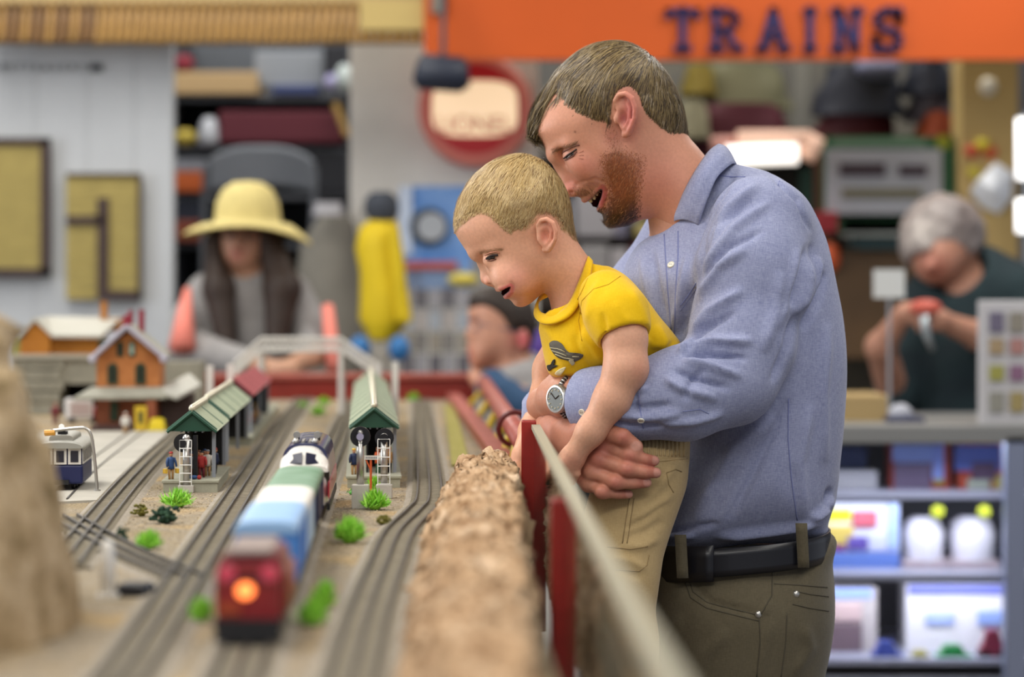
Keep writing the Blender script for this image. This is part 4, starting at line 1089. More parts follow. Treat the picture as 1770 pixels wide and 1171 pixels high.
heap('maroon_bundle', 'maroon bundle on the back shelf right of the silver upright', 1395, 172, 1560, 268, 9.7, col('maroon3', '#571820'))
heap('olive_bundle', 'olive grey bundle right behind the father head', 1180, 110, 1375, 190, 9.95, col('olive', '#6c6a50'))
heap('yellow_bundle', 'dull yellow bundle beside the father head', 1175, 112, 1240, 165, 9.85, col('dullyellow', '#7d6c28'))
heap('dark_bundle', 'blue black bundle under the banner letters', 1400, 112, 1570, 200, 9.6, col('inkblue', '#20232f'))
heap('dark_bundle', 'blue black bundle right under the end of the lettering', 1555, 108, 1650, 165, 9.6, col('inkblue', '#20232f'))
heap('grey_bundle', 'grey lilac bundle above the orange bundle', 1560, 158, 1655, 210, 9.65, col('lilac', '#5c5660'))
heap('orange_bundle', 'burnt orange bundle on the back shelf', 1578, 195, 1655, 240, 9.6, col('burnt', '#8e3a16'))
heap('pale_bundle', 'pale tan bundle beside the father neck', 1165, 175, 1230, 240, 9.6, col('paletan', '#8f8a70'))
tag(MB().ball(anch(1515, 118, 9.5), .06, 14, 10, (1.4, 1, .7)).build('lilac_ball', col('paleviolet', '#6d6f88'), smooth=True), 'lilac grey ball under the letter N', 'ball')
for a_ in ((996, 330, 1062, 410, '#b4b2b8', 'white box on the shelf between the two heads'), (1064, 350, 1100, 410, '#8c8aa0', 'lilac box on the shelf behind the beard'), (1080, 384, 1142, 410, '#c2b478', 'pale yellow box low behind the beard'),
           (1000, 424, 1052, 520, '#a8a6a8', 'tall pale box below the shelf behind the boy neck'), (1056, 430, 1086, 520, '#c0bcc0', 'narrow white box below the shelf behind the collar'), (1090, 424, 1142, 520, '#7a3a48', 'maroon box below the shelf behind the collar'), (930, 350, 992, 410, '#9a9ca6', 'grey box on the shelf hidden behind the boy head'), (1000, 215, 1090, 268, '#8e8a86', 'grey carton on the shelf behind the father face')):
    item('stock_box', a_[5], 'box', *a_[:4], 9.75, .2, mat('stock' + a_[4], a_[4], .6))
# bright bar above the shoulder, built as a glowing tube
gl = thing('strip_lamp', 'glowing white strip lamp with salmon shade behind the shoulder', 'lamp', anch(1330, 290, 8.9)); glo = tuple(gl.location)
MB().tube([anch(1255, 270, 8.9), anch(1378, 266, 8.9)], .034, 14).build('tube', mat('tube_white', '#ffffff', .4, emit=1.6, emitcol='#fff6ea'), gl, off=glo, smooth=True)
MB().tube([anch(1275, 246, 8.95), anch(1400, 246, 8.95)], .04, 14).build('shade', mat('shade_salmon', '#d8b09a', .5, emit=.28, emitcol='#f0c0a4'), gl, off=glo, smooth=True)
MB().tube([anch(1230, 252, 9.0), anch(1275, 250, 9.0)], .03, 12).build('shade_end', mat('shade_pink', '#c0897c', .5), gl, off=glo, smooth=True)
MB().tube([anch(1392, 250, 8.95), anch(1415, 262, 8.95)], .045, 12).build('shade_cap', MATS['shade_salmon'], gl, off=glo, smooth=True)
MB().tube([anch(1390, 252, 8.95), anch(1386, 250, 9.72)], .012, 8).build('bracket', m_post, gl, off=glo)
# framed train poster in green box
po = thing('boxed_train_set', 'green train set box with white window showing dark engines', 'box', anch(1530, 405, 9.2)); poo = tuple(po.location)
slab(1428, 236, 1650, 402, 9.2, .12).build('carton', mat('carton_green', '#2a5f3c', .5, var=.1, vscale=6), po, off=poo)
slab(1428, 258, 1628, 370, 9.185, .02).build('window_sheet', mat('sheet_white', '#a9abb2', .4), po, off=poo)
for x0, x1, y0, y1 in ((1452, 1530, 282, 304), (1555, 1602, 286, 304)): slab(x0, y0, x1, y1, 9.17, .02).build('engine_picture', mat('engine_dark', '#3c2c34', .5), po, off=poo)
slab(1456, 326, 1592, 342, 9.17, .02).build('track_picture', mat('engine_olive', '#6d6850', .5), po, off=poo)
slab(1440, 240, 1600, 254, 9.185, .02).build('title_band', mat('band_green', '#6a8a70', .5), po, off=poo)
MB().lathe([(.025, 0), (.025, .012)], anch(1630, 246, 9.19), 18, M=RM).build('price_dot', mat('dot_lime', '#8a9018', .5), po, off=poo)
bx2 = thing('boxed_train_set', 'flat carton with white and green stripes under the train set', 'box', anch(1520, 408, 9.25)); b2o = tuple(bx2.location)
slab(1440, 366, 1572, 378, 9.2, .1).build('red_edge', mat('edge_red', '#8a4038', .5), bx2, off=b2o)
slab(1456, 380, 1570, 408, 9.2, .1).build('carton', mat('carton_pale', '#9fa6a2', .5), bx2, off=b2o)
item('red_box', 'red box edge between shoulder and the train sets', 'box', 1412, 366, 1448, 402, 9.1, .1, col('boxred', '#8c1d26'))
item('green_box', 'dark green box left of the train set', 'box', 1385, 290, 1412, 410, 9.75, .1, col('boxgreen', '#2c4a40'))
tag(MB().ball(anch(1436, 445, 9.27), .04, 14, 10, (.8, 1, 1.3)).build('orange_ball', col('glow_orange', '#cc5a30'), smooth=True), 'orange ball right at the father back', 'ball')
item('brown_cabinet', 'brown wooden cabinet behind the father back', 'cabinet', 1400, 430, 1590, 620, 9.3, .3, mat('cab_brown', '#5c452c', .6, var=.2, vscale=5))
item('teal_box', 'dark teal box on the brown cabinet', 'box', 1480, 405, 1575, 432, 9.25, .2, col('teal', '#2c4448'))
tg = thing('price_card', 'white square card standing left of the grey haired person', 'card', anch(1537, 515, 7.0)); tgo = tuple(tg.location)
slab(1510, 466, 1564, 515, 7.0, .006).build('card', col('cardwhite', '#c8cac8'), tg, off=tgo); MB().tube([anch(1537, 515, 7.0), (X_(1537, 7), 7.0, Z_(735, 6.5))], .004, 6).build('stem', m_post, tg, off=tgo)

# tan column with odds and ends, fluorescent tubes
tcw = struct(MB().bb((X_(1662, 9.1), 9.1, 0), (X_(1760, 9.1), 9.3, Z_(95, 9.1))).build('wall_pillar', mat('pillar_tan', '#b59a62', .7, var=.08, vscale=4)))
struct(MB().bb((X_(1752, 9.0), 9.32, 0), (X_(2500, 9.0), 9.4, Z_(95, 9.1))).build('wall_side', mat('side_grey', '#6a6e78', .7)))
tag(MB().ball(anch(1708, 150, 9.09), .03, 12, 8, (1, .6, 1.1)).build('ceramic_ornament', col('pearl', '#cfc8b4'), smooth=True), 'pale round ornament high on the tan pillar', 'ornament')
for px, py, c_, l_ in ((1698, 250, '#c9b830', 'yellow toy hanging on the tan pillar'), (1680, 262, '#b84a2c', 'red toy hanging on the tan pillar'), (1712, 264, '#b8542c', 'orange toy hanging on the tan pillar'), (1684, 298, '#b8a83a', 'lower yellow toy hanging on the tan pillar')):
    tag(MB().ball(anch(px, py, 9.088), .024, 12, 8, (1.1, .8, .9)).build('hanging_toy', mat('toyc' + c_, c_, .5), smooth=True), l_, 'toy')
pb = thing('plastic_bag', 'crumpled shiny clear white plastic bag hanging on the pillar', 'bag', anch(1720, 370, 8.9)); pbo = tuple(pb.location)
pts = [(1722, 280), (1752, 300), (1748, 345), (1726, 370), (1700, 360), (1676, 332), (1690, 312)]
b = MB(); ctrb = anch(1716, 326, 9.0)
b.add([ctrb] + [anch(x, y, 9.05 + random.uniform(-.03, .03)) for x, y in pts] + [anch(1716, 326, 9.105)], [(0, i + 1, (i + 1) % 7 + 1) for i in range(7)] + [(8, (i + 1) % 7 + 1, i + 1) for i in range(7)])
b.build('film', mat('bag_white', '#eef2f8', .12, spec=.9, emit=.0), pb, off=pbo)
tl = thing('tube_lights', 'tall bright white tube light at the right edge', 'lamp', anch(1764, 410, 8.8)); tlo = tuple(tl.location)
m_tl = mat('tube_glow', '#ffffff', .4, emit=2.)
MB().tube([anch(1768, 205, 8.8), anch(1768, 310, 8.8)], .022, 10).build('tube', m_tl, tl, off=tlo, smooth=True)
MB().tube([anch(1768, 345, 8.8), anch(1768, 402, 8.8)], .022, 10).build('tube', m_tl, tl, off=tlo, smooth=True)
MB().bb((X_(1776, 8.8), 8.82, 0), (X_(1786, 8.8), 8.85, Z_(190, 8.8))).build('lamp_post', m_post, tl, off=tlo)

# --- glass counter
m_alu = mat('counter_alu', '#8c8c8a', .4, metal=.4)
ct = thing('display_counter', 'glass display counter with grey metal top rail and shelves', 'counter', (X_(1600, 6.6), 6.6, 0)); cto = tuple(ct.location)
def cbox(px0, py0, px1, py1, y0, y1, d=6.5): return MB().bb((X_(px0, d), y0, Z_(py1, d)), (X_(px1, d), y1, Z_(py0, d)))
cbox(1330, 735, 1950, 757, 6.5, 7.2).build('top_rail', m_alu, ct, off=cto, bevel=.004)
cbox(1330, 755, 1950, 766, 6.5, 6.512).build('rail_lip', m_alu, ct, off=cto)  # lip added to hide the light behind it
m_sh = mat('counter_shelf', '#9a9cae', .35)
for py in (858, 1000, 1150): cbox(1330, py, 1950, py + 10, 6.6, 7.2).build('shelf', m_sh, ct, off=cto)
MB().bb((X_(1330, 6.5), 7.2, 0), (X_(1950, 6.5), 7.23, Z_(735, 6.5))).build('back_panel', mat('counter_back', '#56565e', .6), ct, off=cto)
MB().bb((X_(1330, 6.5), 6.55, 0), (X_(1950, 6.5), 7.2, Z_(1180, 6.5))).build('base', mat('counter_base', '#5a5a60', .6), ct, off=cto)
MB().bb((X_(1740, 6.5), 6.5, 0), (X_(1775, 6.5), 6.56, Z_(757, 6.5))).build('corner_post', mat('counter_post', '#8088a0', .4, metal=.2), ct, off=cto)
MB().bb((X_(1330, 6.5), 6.51, Z_(1180, 6.5)), (X_(1740, 6.5), 6.516, Z_(757, 6.5))).build('glass_pane', mat('counter_glass', '#f8f9fb', .0, trans=1., ior=1.2), ct, off=cto)
l = area('counter_tube_light', (X_(1590, 6.5), 6.56, Z_(760, 6.5)), (.55, .03), 2.3, (.86, .9, 1.0)); l.rotation_euler = (math.radians(-20), 0, 0)  # unseen light added under the rail to brighten the goods
for i_, py in enumerate((872, 1014)):
    l = area('counter_tube_light', (X_(1590, 6.5), 6.66, Z_(py, 6.5)), (.55, .02), 1.3, (.86, .9, 1.0))  # unseen light added below each shelf
    l.rotation_euler = (math.radians(20), 0, 0)
dC = 6.75
def cs(px0, py0, px1, py1, th=.12, d=dC): return slab(px0, py0, px1, py1, d, th)
m_w = col('boxwhite', '#d8d8e0')
wb = thing('white_tray', 'stack of white trays at the top left of the counter', 'tray', anch(1475, 858, dC)); o_ = tuple(wb.location)
for k in range(3): cs(1420, 815 + k * 14, 1517, 827 + k * 14).build('tray', m_w, wb, off=o_, bevel=.004)
item('dark_blue_box', 'dark blue box on the upper counter shelf', 'box', 1420, 772, 1500, 814, dC + .05, .1, col('cblue', '#2f3c66'))
def toybox(label, x0, y0, x1, y1, base, pics, d=dC):
    r = thing('toy_box', label, 'box', anch((x0 + x1) / 2, y1, d)); o_ = tuple(r.location)
    cs(x0, y0, x1, y1, .12, d).build('carton', base, r, off=o_, bevel=.003)
    for k, (a, b_, c_, e, cl) in enumerate(pics):
        cs(a, b_, c_, e, .01, d - .006 - .002 * (k % 3)).build('picture_patch', mat('pic' + cl, cl, .45), r, off=o_, bevel=.004)
    return r
toybox('toy box with blue picture and red edge, left of two on the upper shelf', 1540, 768, 1642, 852, mat('cart_red', '#a83c2c', .45), [(1542, 768, 1612, 800, '#8fa4e0'), (1545, 800, 1610, 850, '#6a5c78'), (1612, 768, 1632, 830, '#8a9ce0'), (1560, 805, 1590, 845, '#3c3458'), (1615, 815, 1632, 838, '#a8a850')])
toybox('toy box with blue picture and red edge, right of two on the upper shelf', 1655, 765, 1762, 852, mat('cart_red2', '#b04428', .45), [(1650, 770, 1730, 815, '#5a6cb8'), (1735, 765, 1762, 820, '#9ab0f0'), (1680, 800, 1722, 830, '#5c4660'), (1672, 828, 1712, 846, '#b8c0b0'), (1718, 822, 1752, 846, '#b8a860')])
toybox('bright toy box with yellow and red pictures on the middle shelf', 1418, 870, 1555, 990, mat('cart_white', '#ccd0e4', .45), [(1420, 880, 1472, 902, '#d2cc20'), (1424, 908, 1476, 945, '#c0aa58'), (1474, 884, 1516, 912, '#b85868'), (1482, 896, 1512, 912, '#b02840'), (1438, 938, 1462, 954, '#7a3a80'), (1464, 928, 1500, 952, '#5a4a9a'), (1500, 922, 1536, 954, '#b8bcd8'), (1418, 956, 1556, 988, '#5c78c0'), (1536, 872, 1552, 950, '#9eb8f0')])
for k, (x0, x1) in enumerate(((1558, 1632), (1638, 1720))):
    r = thing('glass_dome', 'clear domed case with pale base, %s of two on the middle shelf' % ('left', 'right')[k], 'case', anch((x0 + x1) / 2, 990, 6.72)); o_ = tuple(r.location)
    loft_px([(892, x0 + 22, x1 - 22, .04), (900, x0 + 8, x1 - 8, .07), (920, x0, x1, .08), (968, x0 + 4, x1 - 4, .08)], 6.8).build('dome', mat('dome_glass', '#d6d4de', .08, spec=1., coat=1.), r, off=o_, smooth=True)
    cs(x0 + 4, 970, x1 + 8, 988, .14, 6.72).build('base', mat('dome_base', '#a89aa0', .5), r, off=o_, bevel=.004)
    MB().lathe([(.016, 0), (.016, .01)], anch(x0 + 62, 884, 6.71), 14, M=RM).build('price_dot', mat('dot_lime', '#b0bb20', .5), r, off=o_)
toybox('tall framed toy box with dim picture on the lower shelf', 1418, 1016, 1516, 1150, mat('cart_pale', '#b0a8a8', .45), [(1420, 1018, 1508, 1036, '#88a0e0'), (1426, 1042, 1490, 1075, '#b8a0a0'), (1426, 1078, 1490, 1140, '#6a5860'), (1440, 1090, 1485, 1120, '#4a6070')])
toybox('large white toy box with car pictures on the lower shelf', 1566, 1010, 1762, 1150, mat('cart_white2', '#d8d6dc', .25, coat=.6), [(1570, 1012, 1755, 1030, '#6a70b8'), (1600, 1060, 1650, 1082, '#a0b0e0'), (1690, 1056, 1735, 1082, '#8aa0d8')])
def toycar(px, py, wpx, hpx, c_, label, d=6.66):
    r = thing('toy_car', label, 'toy car', anch(px, py, d)); s_ = d / F
    m_ = mat('tc' + c_, c_, .35, coat=.4); w_, h_ = wpx * s_ / 2, hpx * s_
    MB().prism([(-w_, h_ * .15), (w_, h_ * .15), (w_, h_ * .5), (w_ * .6, h_ * .6), (w_ * .35, h_), (-w_ * .5, h_), (-w_ * .75, h_ * .6), (-w_, h_ * .5)], -.02, .02).build('body', m_, r, bevel=.004)
    for x in (-.6, .6): MB().tube([(x * w_, -.022, h_ * .2), (x * w_, .022, h_ * .2)], h_ * .22, 12).build('wheelset', m_wheel, r)
toycar(1532, 1150, 54, 42, '#3c50a8', 'small blue toy car on the lower counter shelf')
toycar(1592, 1150, 44, 26, '#a8a040', 'small yellow toy car on the lower counter shelf')
toycar(1648, 1150, 64, 36, '#1f9048', 'small green toy car on the lower counter shelf')
toycar(1716, 1150, 50, 62, '#8c2a44', 'small tall dark red toy car on the lower counter shelf')
item('red_strip', 'pinkish red strip along the lower counter shelf', 'strip', 1418, 1138, 1500, 1150, 6.63, .05, col('pinkred', '#b8485c'))
# card rack on the counter
kr = thing('card_rack', 'white rack with a grid of small picture cards on the counter', 'rack', anch(1735, 735, 6.55)); kro = tuple(kr.location)
cbox(1692, 520, 1800, 736, 6.55, 6.57, 6.55).build('backing', mat('rack_white', '#bcbabc', .5), kr, off=kro, bevel=.004)
cc_ = ['#6a6478', '#8a8478', '#a08a6a', '#a87a74', '#98954a', '#84607a', '#8c8a80', '#9a8a5a']
for r in range(4):
    for k in range(3):
        cbox(1710 + k * 36, 540 + r * 46, 1734 + k * 36, 574 + r * 46 - (8 if r in (1, 2) else 0), 6.542, 6.55, 6.55).build('card', mat('card%d' % ((r * 2 + k) % 8), cc_[(r * 2 + k) % 8], .5), kr, off=kro)
item('kraft_box', 'low kraft box on the counter beside the father back', 'box', 1420, 683, 1535, 735, 6.7, .25, col('kraft', '#a58c5e'))
tag(MB().ball(anch(1556, 716, 6.7), .026, 12, 8, (1.2, 1, 1)).build('glass_ornament', col('ornament', '#a8aab4'), smooth=True), 'grey glass ornament next to the kraft box on the counter', 'ornament')
item('navy_box', 'small navy box on the counter right of the kraft box', 'box', 1535, 722, 1600, 735, 6.62, .1, col('navy3', '#222848'))
# ================================================================== implicit modelling for the figures
def V(px, py, dy=0.): return np.array(P(px, py, D + dy))
def smin(a, b, k):
    h = np.clip(.5 + .5 * (b - a) / k, 0, 1); return b + (a - b) * h - k * h * (1 - h)
def smax(a, b, k): return -smin(-a, -b, k)
def capsule(Q, a, b, ra, rb, ys=1.):
    a = np.asarray(a, float); b = np.asarray(b, float)
    ab = b - a; ap = Q - a
    t = np.clip(ap @ ab / (ab @ ab + 1e-12), 0, 1)
    dd = ap - t[:, None] * ab
    if ys != 1.: dd = dd * np.array([1, ys, 1])
    return np.sqrt((dd * dd).sum(1)) - (ra + t * (rb - ra))
def chain(Q, pts, rs, k=0., ys=1.):
    out = None
    for i in range(len(pts) - 1):
        c = capsule(Q, pts[i], pts[i + 1], rs[i], rs[i + 1], ys)
        out = c if out is None else (smin(out, c, k) if k else np.minimum(out, c))
    return out
def ell(Q, c, r, R=None):
    q = Q - np.asarray(c)
    if R is not None: q = q @ np.asarray(R)      # columns of R: local axes in world
    r = np.asarray(r, float)
    k0 = np.sqrt(((q / r) ** 2).sum(1)); k1 = np.sqrt(((q / (r * r)) ** 2).sum(1)) + 1e-9
    return k0 * (k0 - 1) / k1
def rotY(deg):
    """local x axis turned by deg in the picture plane (clockwise positive as seen in the photo)"""
    a = math.radians(deg); return np.array([[math.cos(a), 0, math.sin(a)], [0, 1, 0], [-math.sin(a), 0, math.cos(a)]])
def cr_closed(pts, n=6):
    pts = np.asarray(pts, float); m = len(pts); out = []
    for i in range(m):
        p0, p1, p2, p3 = pts[i - 1], pts[i], pts[(i + 1) % m], pts[(i + 2) % m]
        for k in range(n):
            t = k / n
            out.append(.5 * (2 * p1 + (p2 - p0) * t + (2 * p0 - 5 * p1 + 4 * p2 - p3) * t * t + (3 * p1 - p0 - 3 * p2 + p3) * t ** 3))
    return np.array(out)
class Poly2:
    """signed distance to an outline in the figure's side plane (x, z), sampled on a grid"""
    def __init__(self, px, d, n=5, h=.0016, pad=.10):
        w = np.array([[(a - 885) * d / F, ZC - (b - HY) * d / F] for a, b in px])
        w = cr_closed(w, n) if n > 1 else w
        self.w = w; self.h = h
        lo = w.min(0) - pad; hi = w.max(0) + pad
        self.lo = lo; nx, nz = np.ceil((hi - lo) / h).astype(int) + 2
        gx, gz = np.meshgrid(lo[0] + np.arange(nx) * h, lo[1] + np.arange(nz) * h, indexing='ij')
        best = np.full(gx.shape, 1e9); ins = np.zeros(gx.shape, bool)
        m = len(w)
        for i in range(m):
            a = w[i]; b = w[(i + 1) % m]; ab = b - a; L = ab @ ab + 1e-14
            t = np.clip(((gx - a[0]) * ab[0] + (gz - a[1]) * ab[1]) / L, 0, 1)
            dx = gx - a[0] - t * ab[0]; dz = gz - a[1] - t * ab[1]
            np.minimum(best, dx * dx + dz * dz, out=best)
            c = (a[1] > gz) != (b[1] > gz)
            if abs(ab[1]) > 1e-12: ins ^= c & (gx < a[0] + (gz - a[1]) * ab[0] / ab[1])
        g = np.where(ins, -1, 1) * np.sqrt(best); self.n = (nx, nz)
        sm = g.copy(); k = max(1, int(.0075 / h))          # round off the creases of the distance field inside the outline
        for _ in range(3):
            for ax in (0, 1):
                pd = np.concatenate([np.repeat(sm.take([0], ax), k + 1, ax), sm, np.repeat(sm.take([-1], ax), k, ax)], ax)
                cs = np.cumsum(pd, ax); n_ = sm.shape[ax]
                sm = (cs.take(range(2 * k + 1, 2 * k + 1 + n_), ax) - cs.take(range(0, n_), ax)) / (2 * k + 1)
        w_ = np.clip((-g - .0015) / .016, 0, 1); w_ = w_ * w_ * (3 - 2 * w_)
        self.g = g * (1 - w_) + sm * w_
    def __call__(self, x, z):
        u = np.clip((x - self.lo[0]) / self.h, 0, self.n[0] - 1.001); v = np.clip((z - self.lo[1]) / self.h, 0, self.n[1] - 1.001)
        i = u.astype(int); j = v.astype(int); fu = u - i; fv = v - j; g = self.g
        return (g[i, j] * (1 - fu) + g[i + 1, j] * fu) * (1 - fv) + (g[i, j + 1] * (1 - fu) + g[i + 1, j + 1] * fu) * fv
def wmap(pts, d, sig=.03):
    c = np.array([[(a - 885) * d / F, ZC - (b - HY) * d / F, w_] for a, b, w_ in pts])
    def f0(x, z):
        num = np.zeros_like(x); den = np.zeros_like(x) + 1e-9
        for cx, cz, w_ in c:
            g = np.exp(-((x - cx) ** 2 + (z - cz) ** 2) / (2 * sig * sig)) + 1e-7
            num += g * w_; den += g
        return num / den
    h = sig / 7; lo = c[:, :2].min(0) - .15; n = (np.ceil((c[:, :2].max(0) + .15 - lo) / h)).astype(int) + 2
    gx, gz = np.meshgrid(lo[0] + np.arange(n[0]) * h, lo[1] + np.arange(n[1]) * h, indexing='ij'); g_ = f0(gx, gz)
    def f(x, z):
        u = np.clip((x - lo[0]) / h, 0, n[0] - 1.001); v = np.clip((z - lo[1]) / h, 0, n[1] - 1.001)
        i = u.astype(int); j = v.astype(int); fu = u - i; fv = v - j
        return (g_[i, j] * (1 - fu) + g_[i + 1, j] * fu) * (1 - fv) + (g_[i, j + 1] * (1 - fu) + g_[i + 1, j + 1] * fu) * fv
    return f
def inflate(Q, poly, yc, R, W, p=2.0):
    s = poly(Q[:, 0], Q[:, 2])
    w_ = W(Q[:, 0], Q[:, 2]) if callable(W) else W
    a = np.maximum(0, 1 + s / R); b = np.abs(Q[:, 1] - yc) / w_
    return ((a ** p + b ** p) ** (1 / p) - 1) * np.minimum(R, w_)
def polygonize(fn, lo, hi, h, m=4):
    lo = np.asarray(lo, float); hi = np.asarray(hi, float)
    nb = np.ceil((hi - lo) / (h * m)).astype(int); nc = nb + 1; nf = nb * m + 1
    ax = [lo[i] + np.arange(nc[i]) * h * m for i in range(3)]
    C = np.stack(np.meshgrid(*ax, indexing='ij'), -1).reshape(-1, 3)
    vc = np.concatenate([fn(C[i:i + 300000]) for i in range(0, len(C), 300000)]).reshape(nc)
    mn = np.full(nb, 1e9); mx = np.full(nb, -1e9)
    for a in (0, 1):
        for b in (0, 1):
            for c in (0, 1):
                s = vc[a:a + nb[0], b:b + nb[1], c:c + nb[2]]
                np.minimum(mn, s, out=mn); np.maximum(mx, s, out=mx)
    thr = m * h * 1.3
    act = (mn < thr) & (mx > -thr)
    bi = np.minimum(np.arange(nf[0]) // m, nb[0] - 1); bj = np.minimum(np.arange(nf[1]) // m, nb[1] - 1); bk = np.minimum(np.arange(nf[2]) // m, nb[2] - 1)
    act2 = act.copy()
    for axx in range(3):
        sh = np.zeros_like(act2); sl = [slice(None)] * 3; sr = [slice(None)] * 3; sl[axx] = slice(1, None); sr[axx] = slice(None, -1)
        sh[tuple(sl)] = act[tuple(sr)]; act2 |= sh
    vals = vc[np.ix_(bi, bj, bk)].astype(np.float32)
    need = act2[np.ix_(bi, bj, bk)]
    ii = np.argwhere(need)
    out = np.empty(len(ii), np.float32)
    for i in range(0, len(ii), 400000):
        out[i:i + 400000] = fn(lo + ii[i:i + 400000] * h)
    vals[need] = out
    s = vals < 0
    n0, n1, n2 = vals.shape
    cnt = np.zeros((n0 - 1, n1 - 1, n2 - 1), np.int8)
    for a in (0, 1):
        for b in (0, 1):
            for c in (0, 1): cnt += s[a:n0 - 1 + a, b:n1 - 1 + b, c:n2 - 1 + c]
    idx = np.argwhere((cnt > 0) & (cnt < 8))
    acc = np.zeros((len(idx), 3)); num = np.zeros(len(idx))
    cor = [(a, b, c) for a in (0, 1) for b in (0, 1) for c in (0, 1)]
    for a in cor:
        for ax_ in range(3):
            if a[ax_]: continue
            b = list(a); b[ax_] = 1
            va = vals[idx[:, 0] + a[0], idx[:, 1] + a[1], idx[:, 2] + a[2]]; vb = vals[idx[:, 0] + b[0], idx[:, 1] + b[1], idx[:, 2] + b[2]]
            cr = (va < 0) != (vb < 0)
            t = np.where(cr, va / np.where(cr, va - vb, 1), 0)
            p = np.array(a, float)[None, :].repeat(len(idx), 0); p[:, ax_] += t
            acc += p * cr[:, None]; num += cr
    verts = lo + (idx + acc / num[:, None]) * h
    ids = np.full(cnt.shape, -1, np.int32); ids[idx[:, 0], idx[:, 1], idx[:, 2]] = np.arange(len(idx))
    faces = []
    e = s[:-1, 1:-1, 1:-1] != s[1:, 1:-1, 1:-1]; q = np.argwhere(e) + [0, 1, 1]; f = s[q[:, 0], q[:, 1], q[:, 2]]
    i, j, k = q.T; F4 = np.stack([ids[i, j - 1, k - 1], ids[i, j, k - 1], ids[i, j, k], ids[i, j - 1, k]], 1); F4[~f] = F4[~f][:, ::-1]; faces.append(F4)
    e = s[1:-1, :-1, 1:-1] != s[1:-1, 1:, 1:-1]; q = np.argwhere(e) + [1, 0, 1]; f = s[q[:, 0], q[:, 1], q[:, 2]]
    i, j, k = q.T; F4 = np.stack([ids[i - 1, j, k - 1], ids[i - 1, j, k], ids[i, j, k], ids[i, j, k - 1]], 1); F4[~f] = F4[~f][:, ::-1]; faces.append(F4)
    e = s[1:-1, 1:-1, :-1] != s[1:-1, 1:-1, 1:]; q = np.argwhere(e) + [1, 1, 0]; f = s[q[:, 0], q[:, 1], q[:, 2]]
    i, j, k = q.T; F4 = np.stack([ids[i - 1, j - 1, k], ids[i, j - 1, k], ids[i, j, k], ids[i - 1, j, k]], 1); F4[~f] = F4[~f][:, ::-1]; faces.append(F4)
    return verts, np.concatenate(faces)
def vnormals(v, f):
    n = np.zeros_like(v); fn = np.cross(v[f[:, 2]] - v[f[:, 0]], v[f[:, 3]] - v[f[:, 1]])
    for i in range(4): np.add.at(n, f[:, i], fn)
    return n / (np.linalg.norm(n, axis=1, keepdims=True) + 1e-12)
def npmesh(name, v, f, mats, parent=None, off=(0, 0, 0), cols=None, smooth=True, mi=None):
    me = bpy.data.meshes.new(name)
    v = np.asarray(v, np.float64) - np.asarray(off)
    nv, nf, fs = len(v), len(f), f.shape[1]
    me.vertices.add(nv); me.vertices.foreach_set('co', v.astype(np.float32).ravel())
    me.loops.add(nf * fs); me.loops.foreach_set('vertex_index', f.astype(np.int32).ravel())
    me.polygons.add(nf); me.polygons.foreach_set('loop_start', np.arange(0, nf * fs, fs, dtype=np.int32)); me.polygons.foreach_set('loop_total', np.full(nf, fs, np.int32))
    if smooth: me.polygons.foreach_set('use_smooth', np.ones(nf, bool))
    if cols is not None:
        a = me.attributes.new('Col', 'FLOAT_COLOR', 'POINT')
        a.data.foreach_set('color', np.concatenate([cols, np.ones((nv, 1))], 1).astype(np.float32).ravel())
    for m in (mats if isinstance(mats, (list, tuple)) else [mats]): me.materials.append(m)
    if mi is not None: me.polygons.foreach_set('material_index', np.asarray(mi, np.int32))
    me.update(calc_edges=True); me.validate()
    o = bpy.data.objects.new(name, me); COL.objects.link(o)
    if parent is not None: o.parent = parent
    return o
def join_np(parts):
    vs, fs, cs, k = [], [], [], 0
    for v, f, c in parts: vs.append(v); fs.append(f + k); cs.append(c); k += len(v)
    return np.concatenate(vs), np.concatenate(fs), np.concatenate(cs)
def attr_mat(name, rough=.5, sss=0., spec=.4, noise_amt=.0, nscale=300., bump=0., bscale=500., sheen=0.):
    m = bpy.data.materials.new(name); m.use_nodes = True; nt = m.node_tree; N = nt.nodes; L = nt.links; b = N['Principled BSDF']
    at = N.new('ShaderNodeAttribute'); at.attribute_name = 'Col'
    src = at.outputs['Color']; tc = N.new('ShaderNodeTexCoord')
    if noise_amt:
        n = N.new('ShaderNodeTexNoise'); n.inputs['Scale'].default_value = nscale; n.inputs['Detail'].default_value = 4
        L.new(tc.outputs['Object'], n.inputs['Vector'])
        mr = N.new('ShaderNodeMapRange'); mr.inputs[1].default_value = .3; mr.inputs[2].default_value = .7; mr.inputs[3].default_value = 1 - noise_amt; mr.inputs[4].default_value = 1 + noise_amt
        L.new(n.outputs[0], mr.inputs[0])
        vm = N.new('ShaderNodeVectorMath'); vm.operation = 'SCALE'; L.new(src, vm.inputs[0]); L.new(mr.outputs[0], vm.inputs['Scale']); src = vm.outputs[0]
    L.new(src, b.inputs['Base Color'])
    b.inputs['Roughness'].default_value = rough; b.inputs['Specular IOR Level'].default_value = spec
    if sss:
        b.inputs['Subsurface Weight'].default_value = sss; b.inputs['Subsurface Radius'].default_value = (1, .35, .2); b.inputs['Subsurface Scale'].default_value = .006
    if sheen: b.inputs['Sheen Weight'].default_value = sheen
    if bump:
        n = N.new('ShaderNodeTexNoise'); n.inputs['Scale'].default_value = bscale; n.inputs['Detail'].default_value = 3
        L.new(tc.outputs['Object'], n.inputs['Vector']); bp = N.new('ShaderNodeBump'); bp.inputs['Strength'].default_value = bump; bp.inputs['Distance'].default_value = .001
        L.new(n.outputs[0], bp.inputs['Height']); L.new(bp.outputs[0], b.inputs['Normal'])
    return m
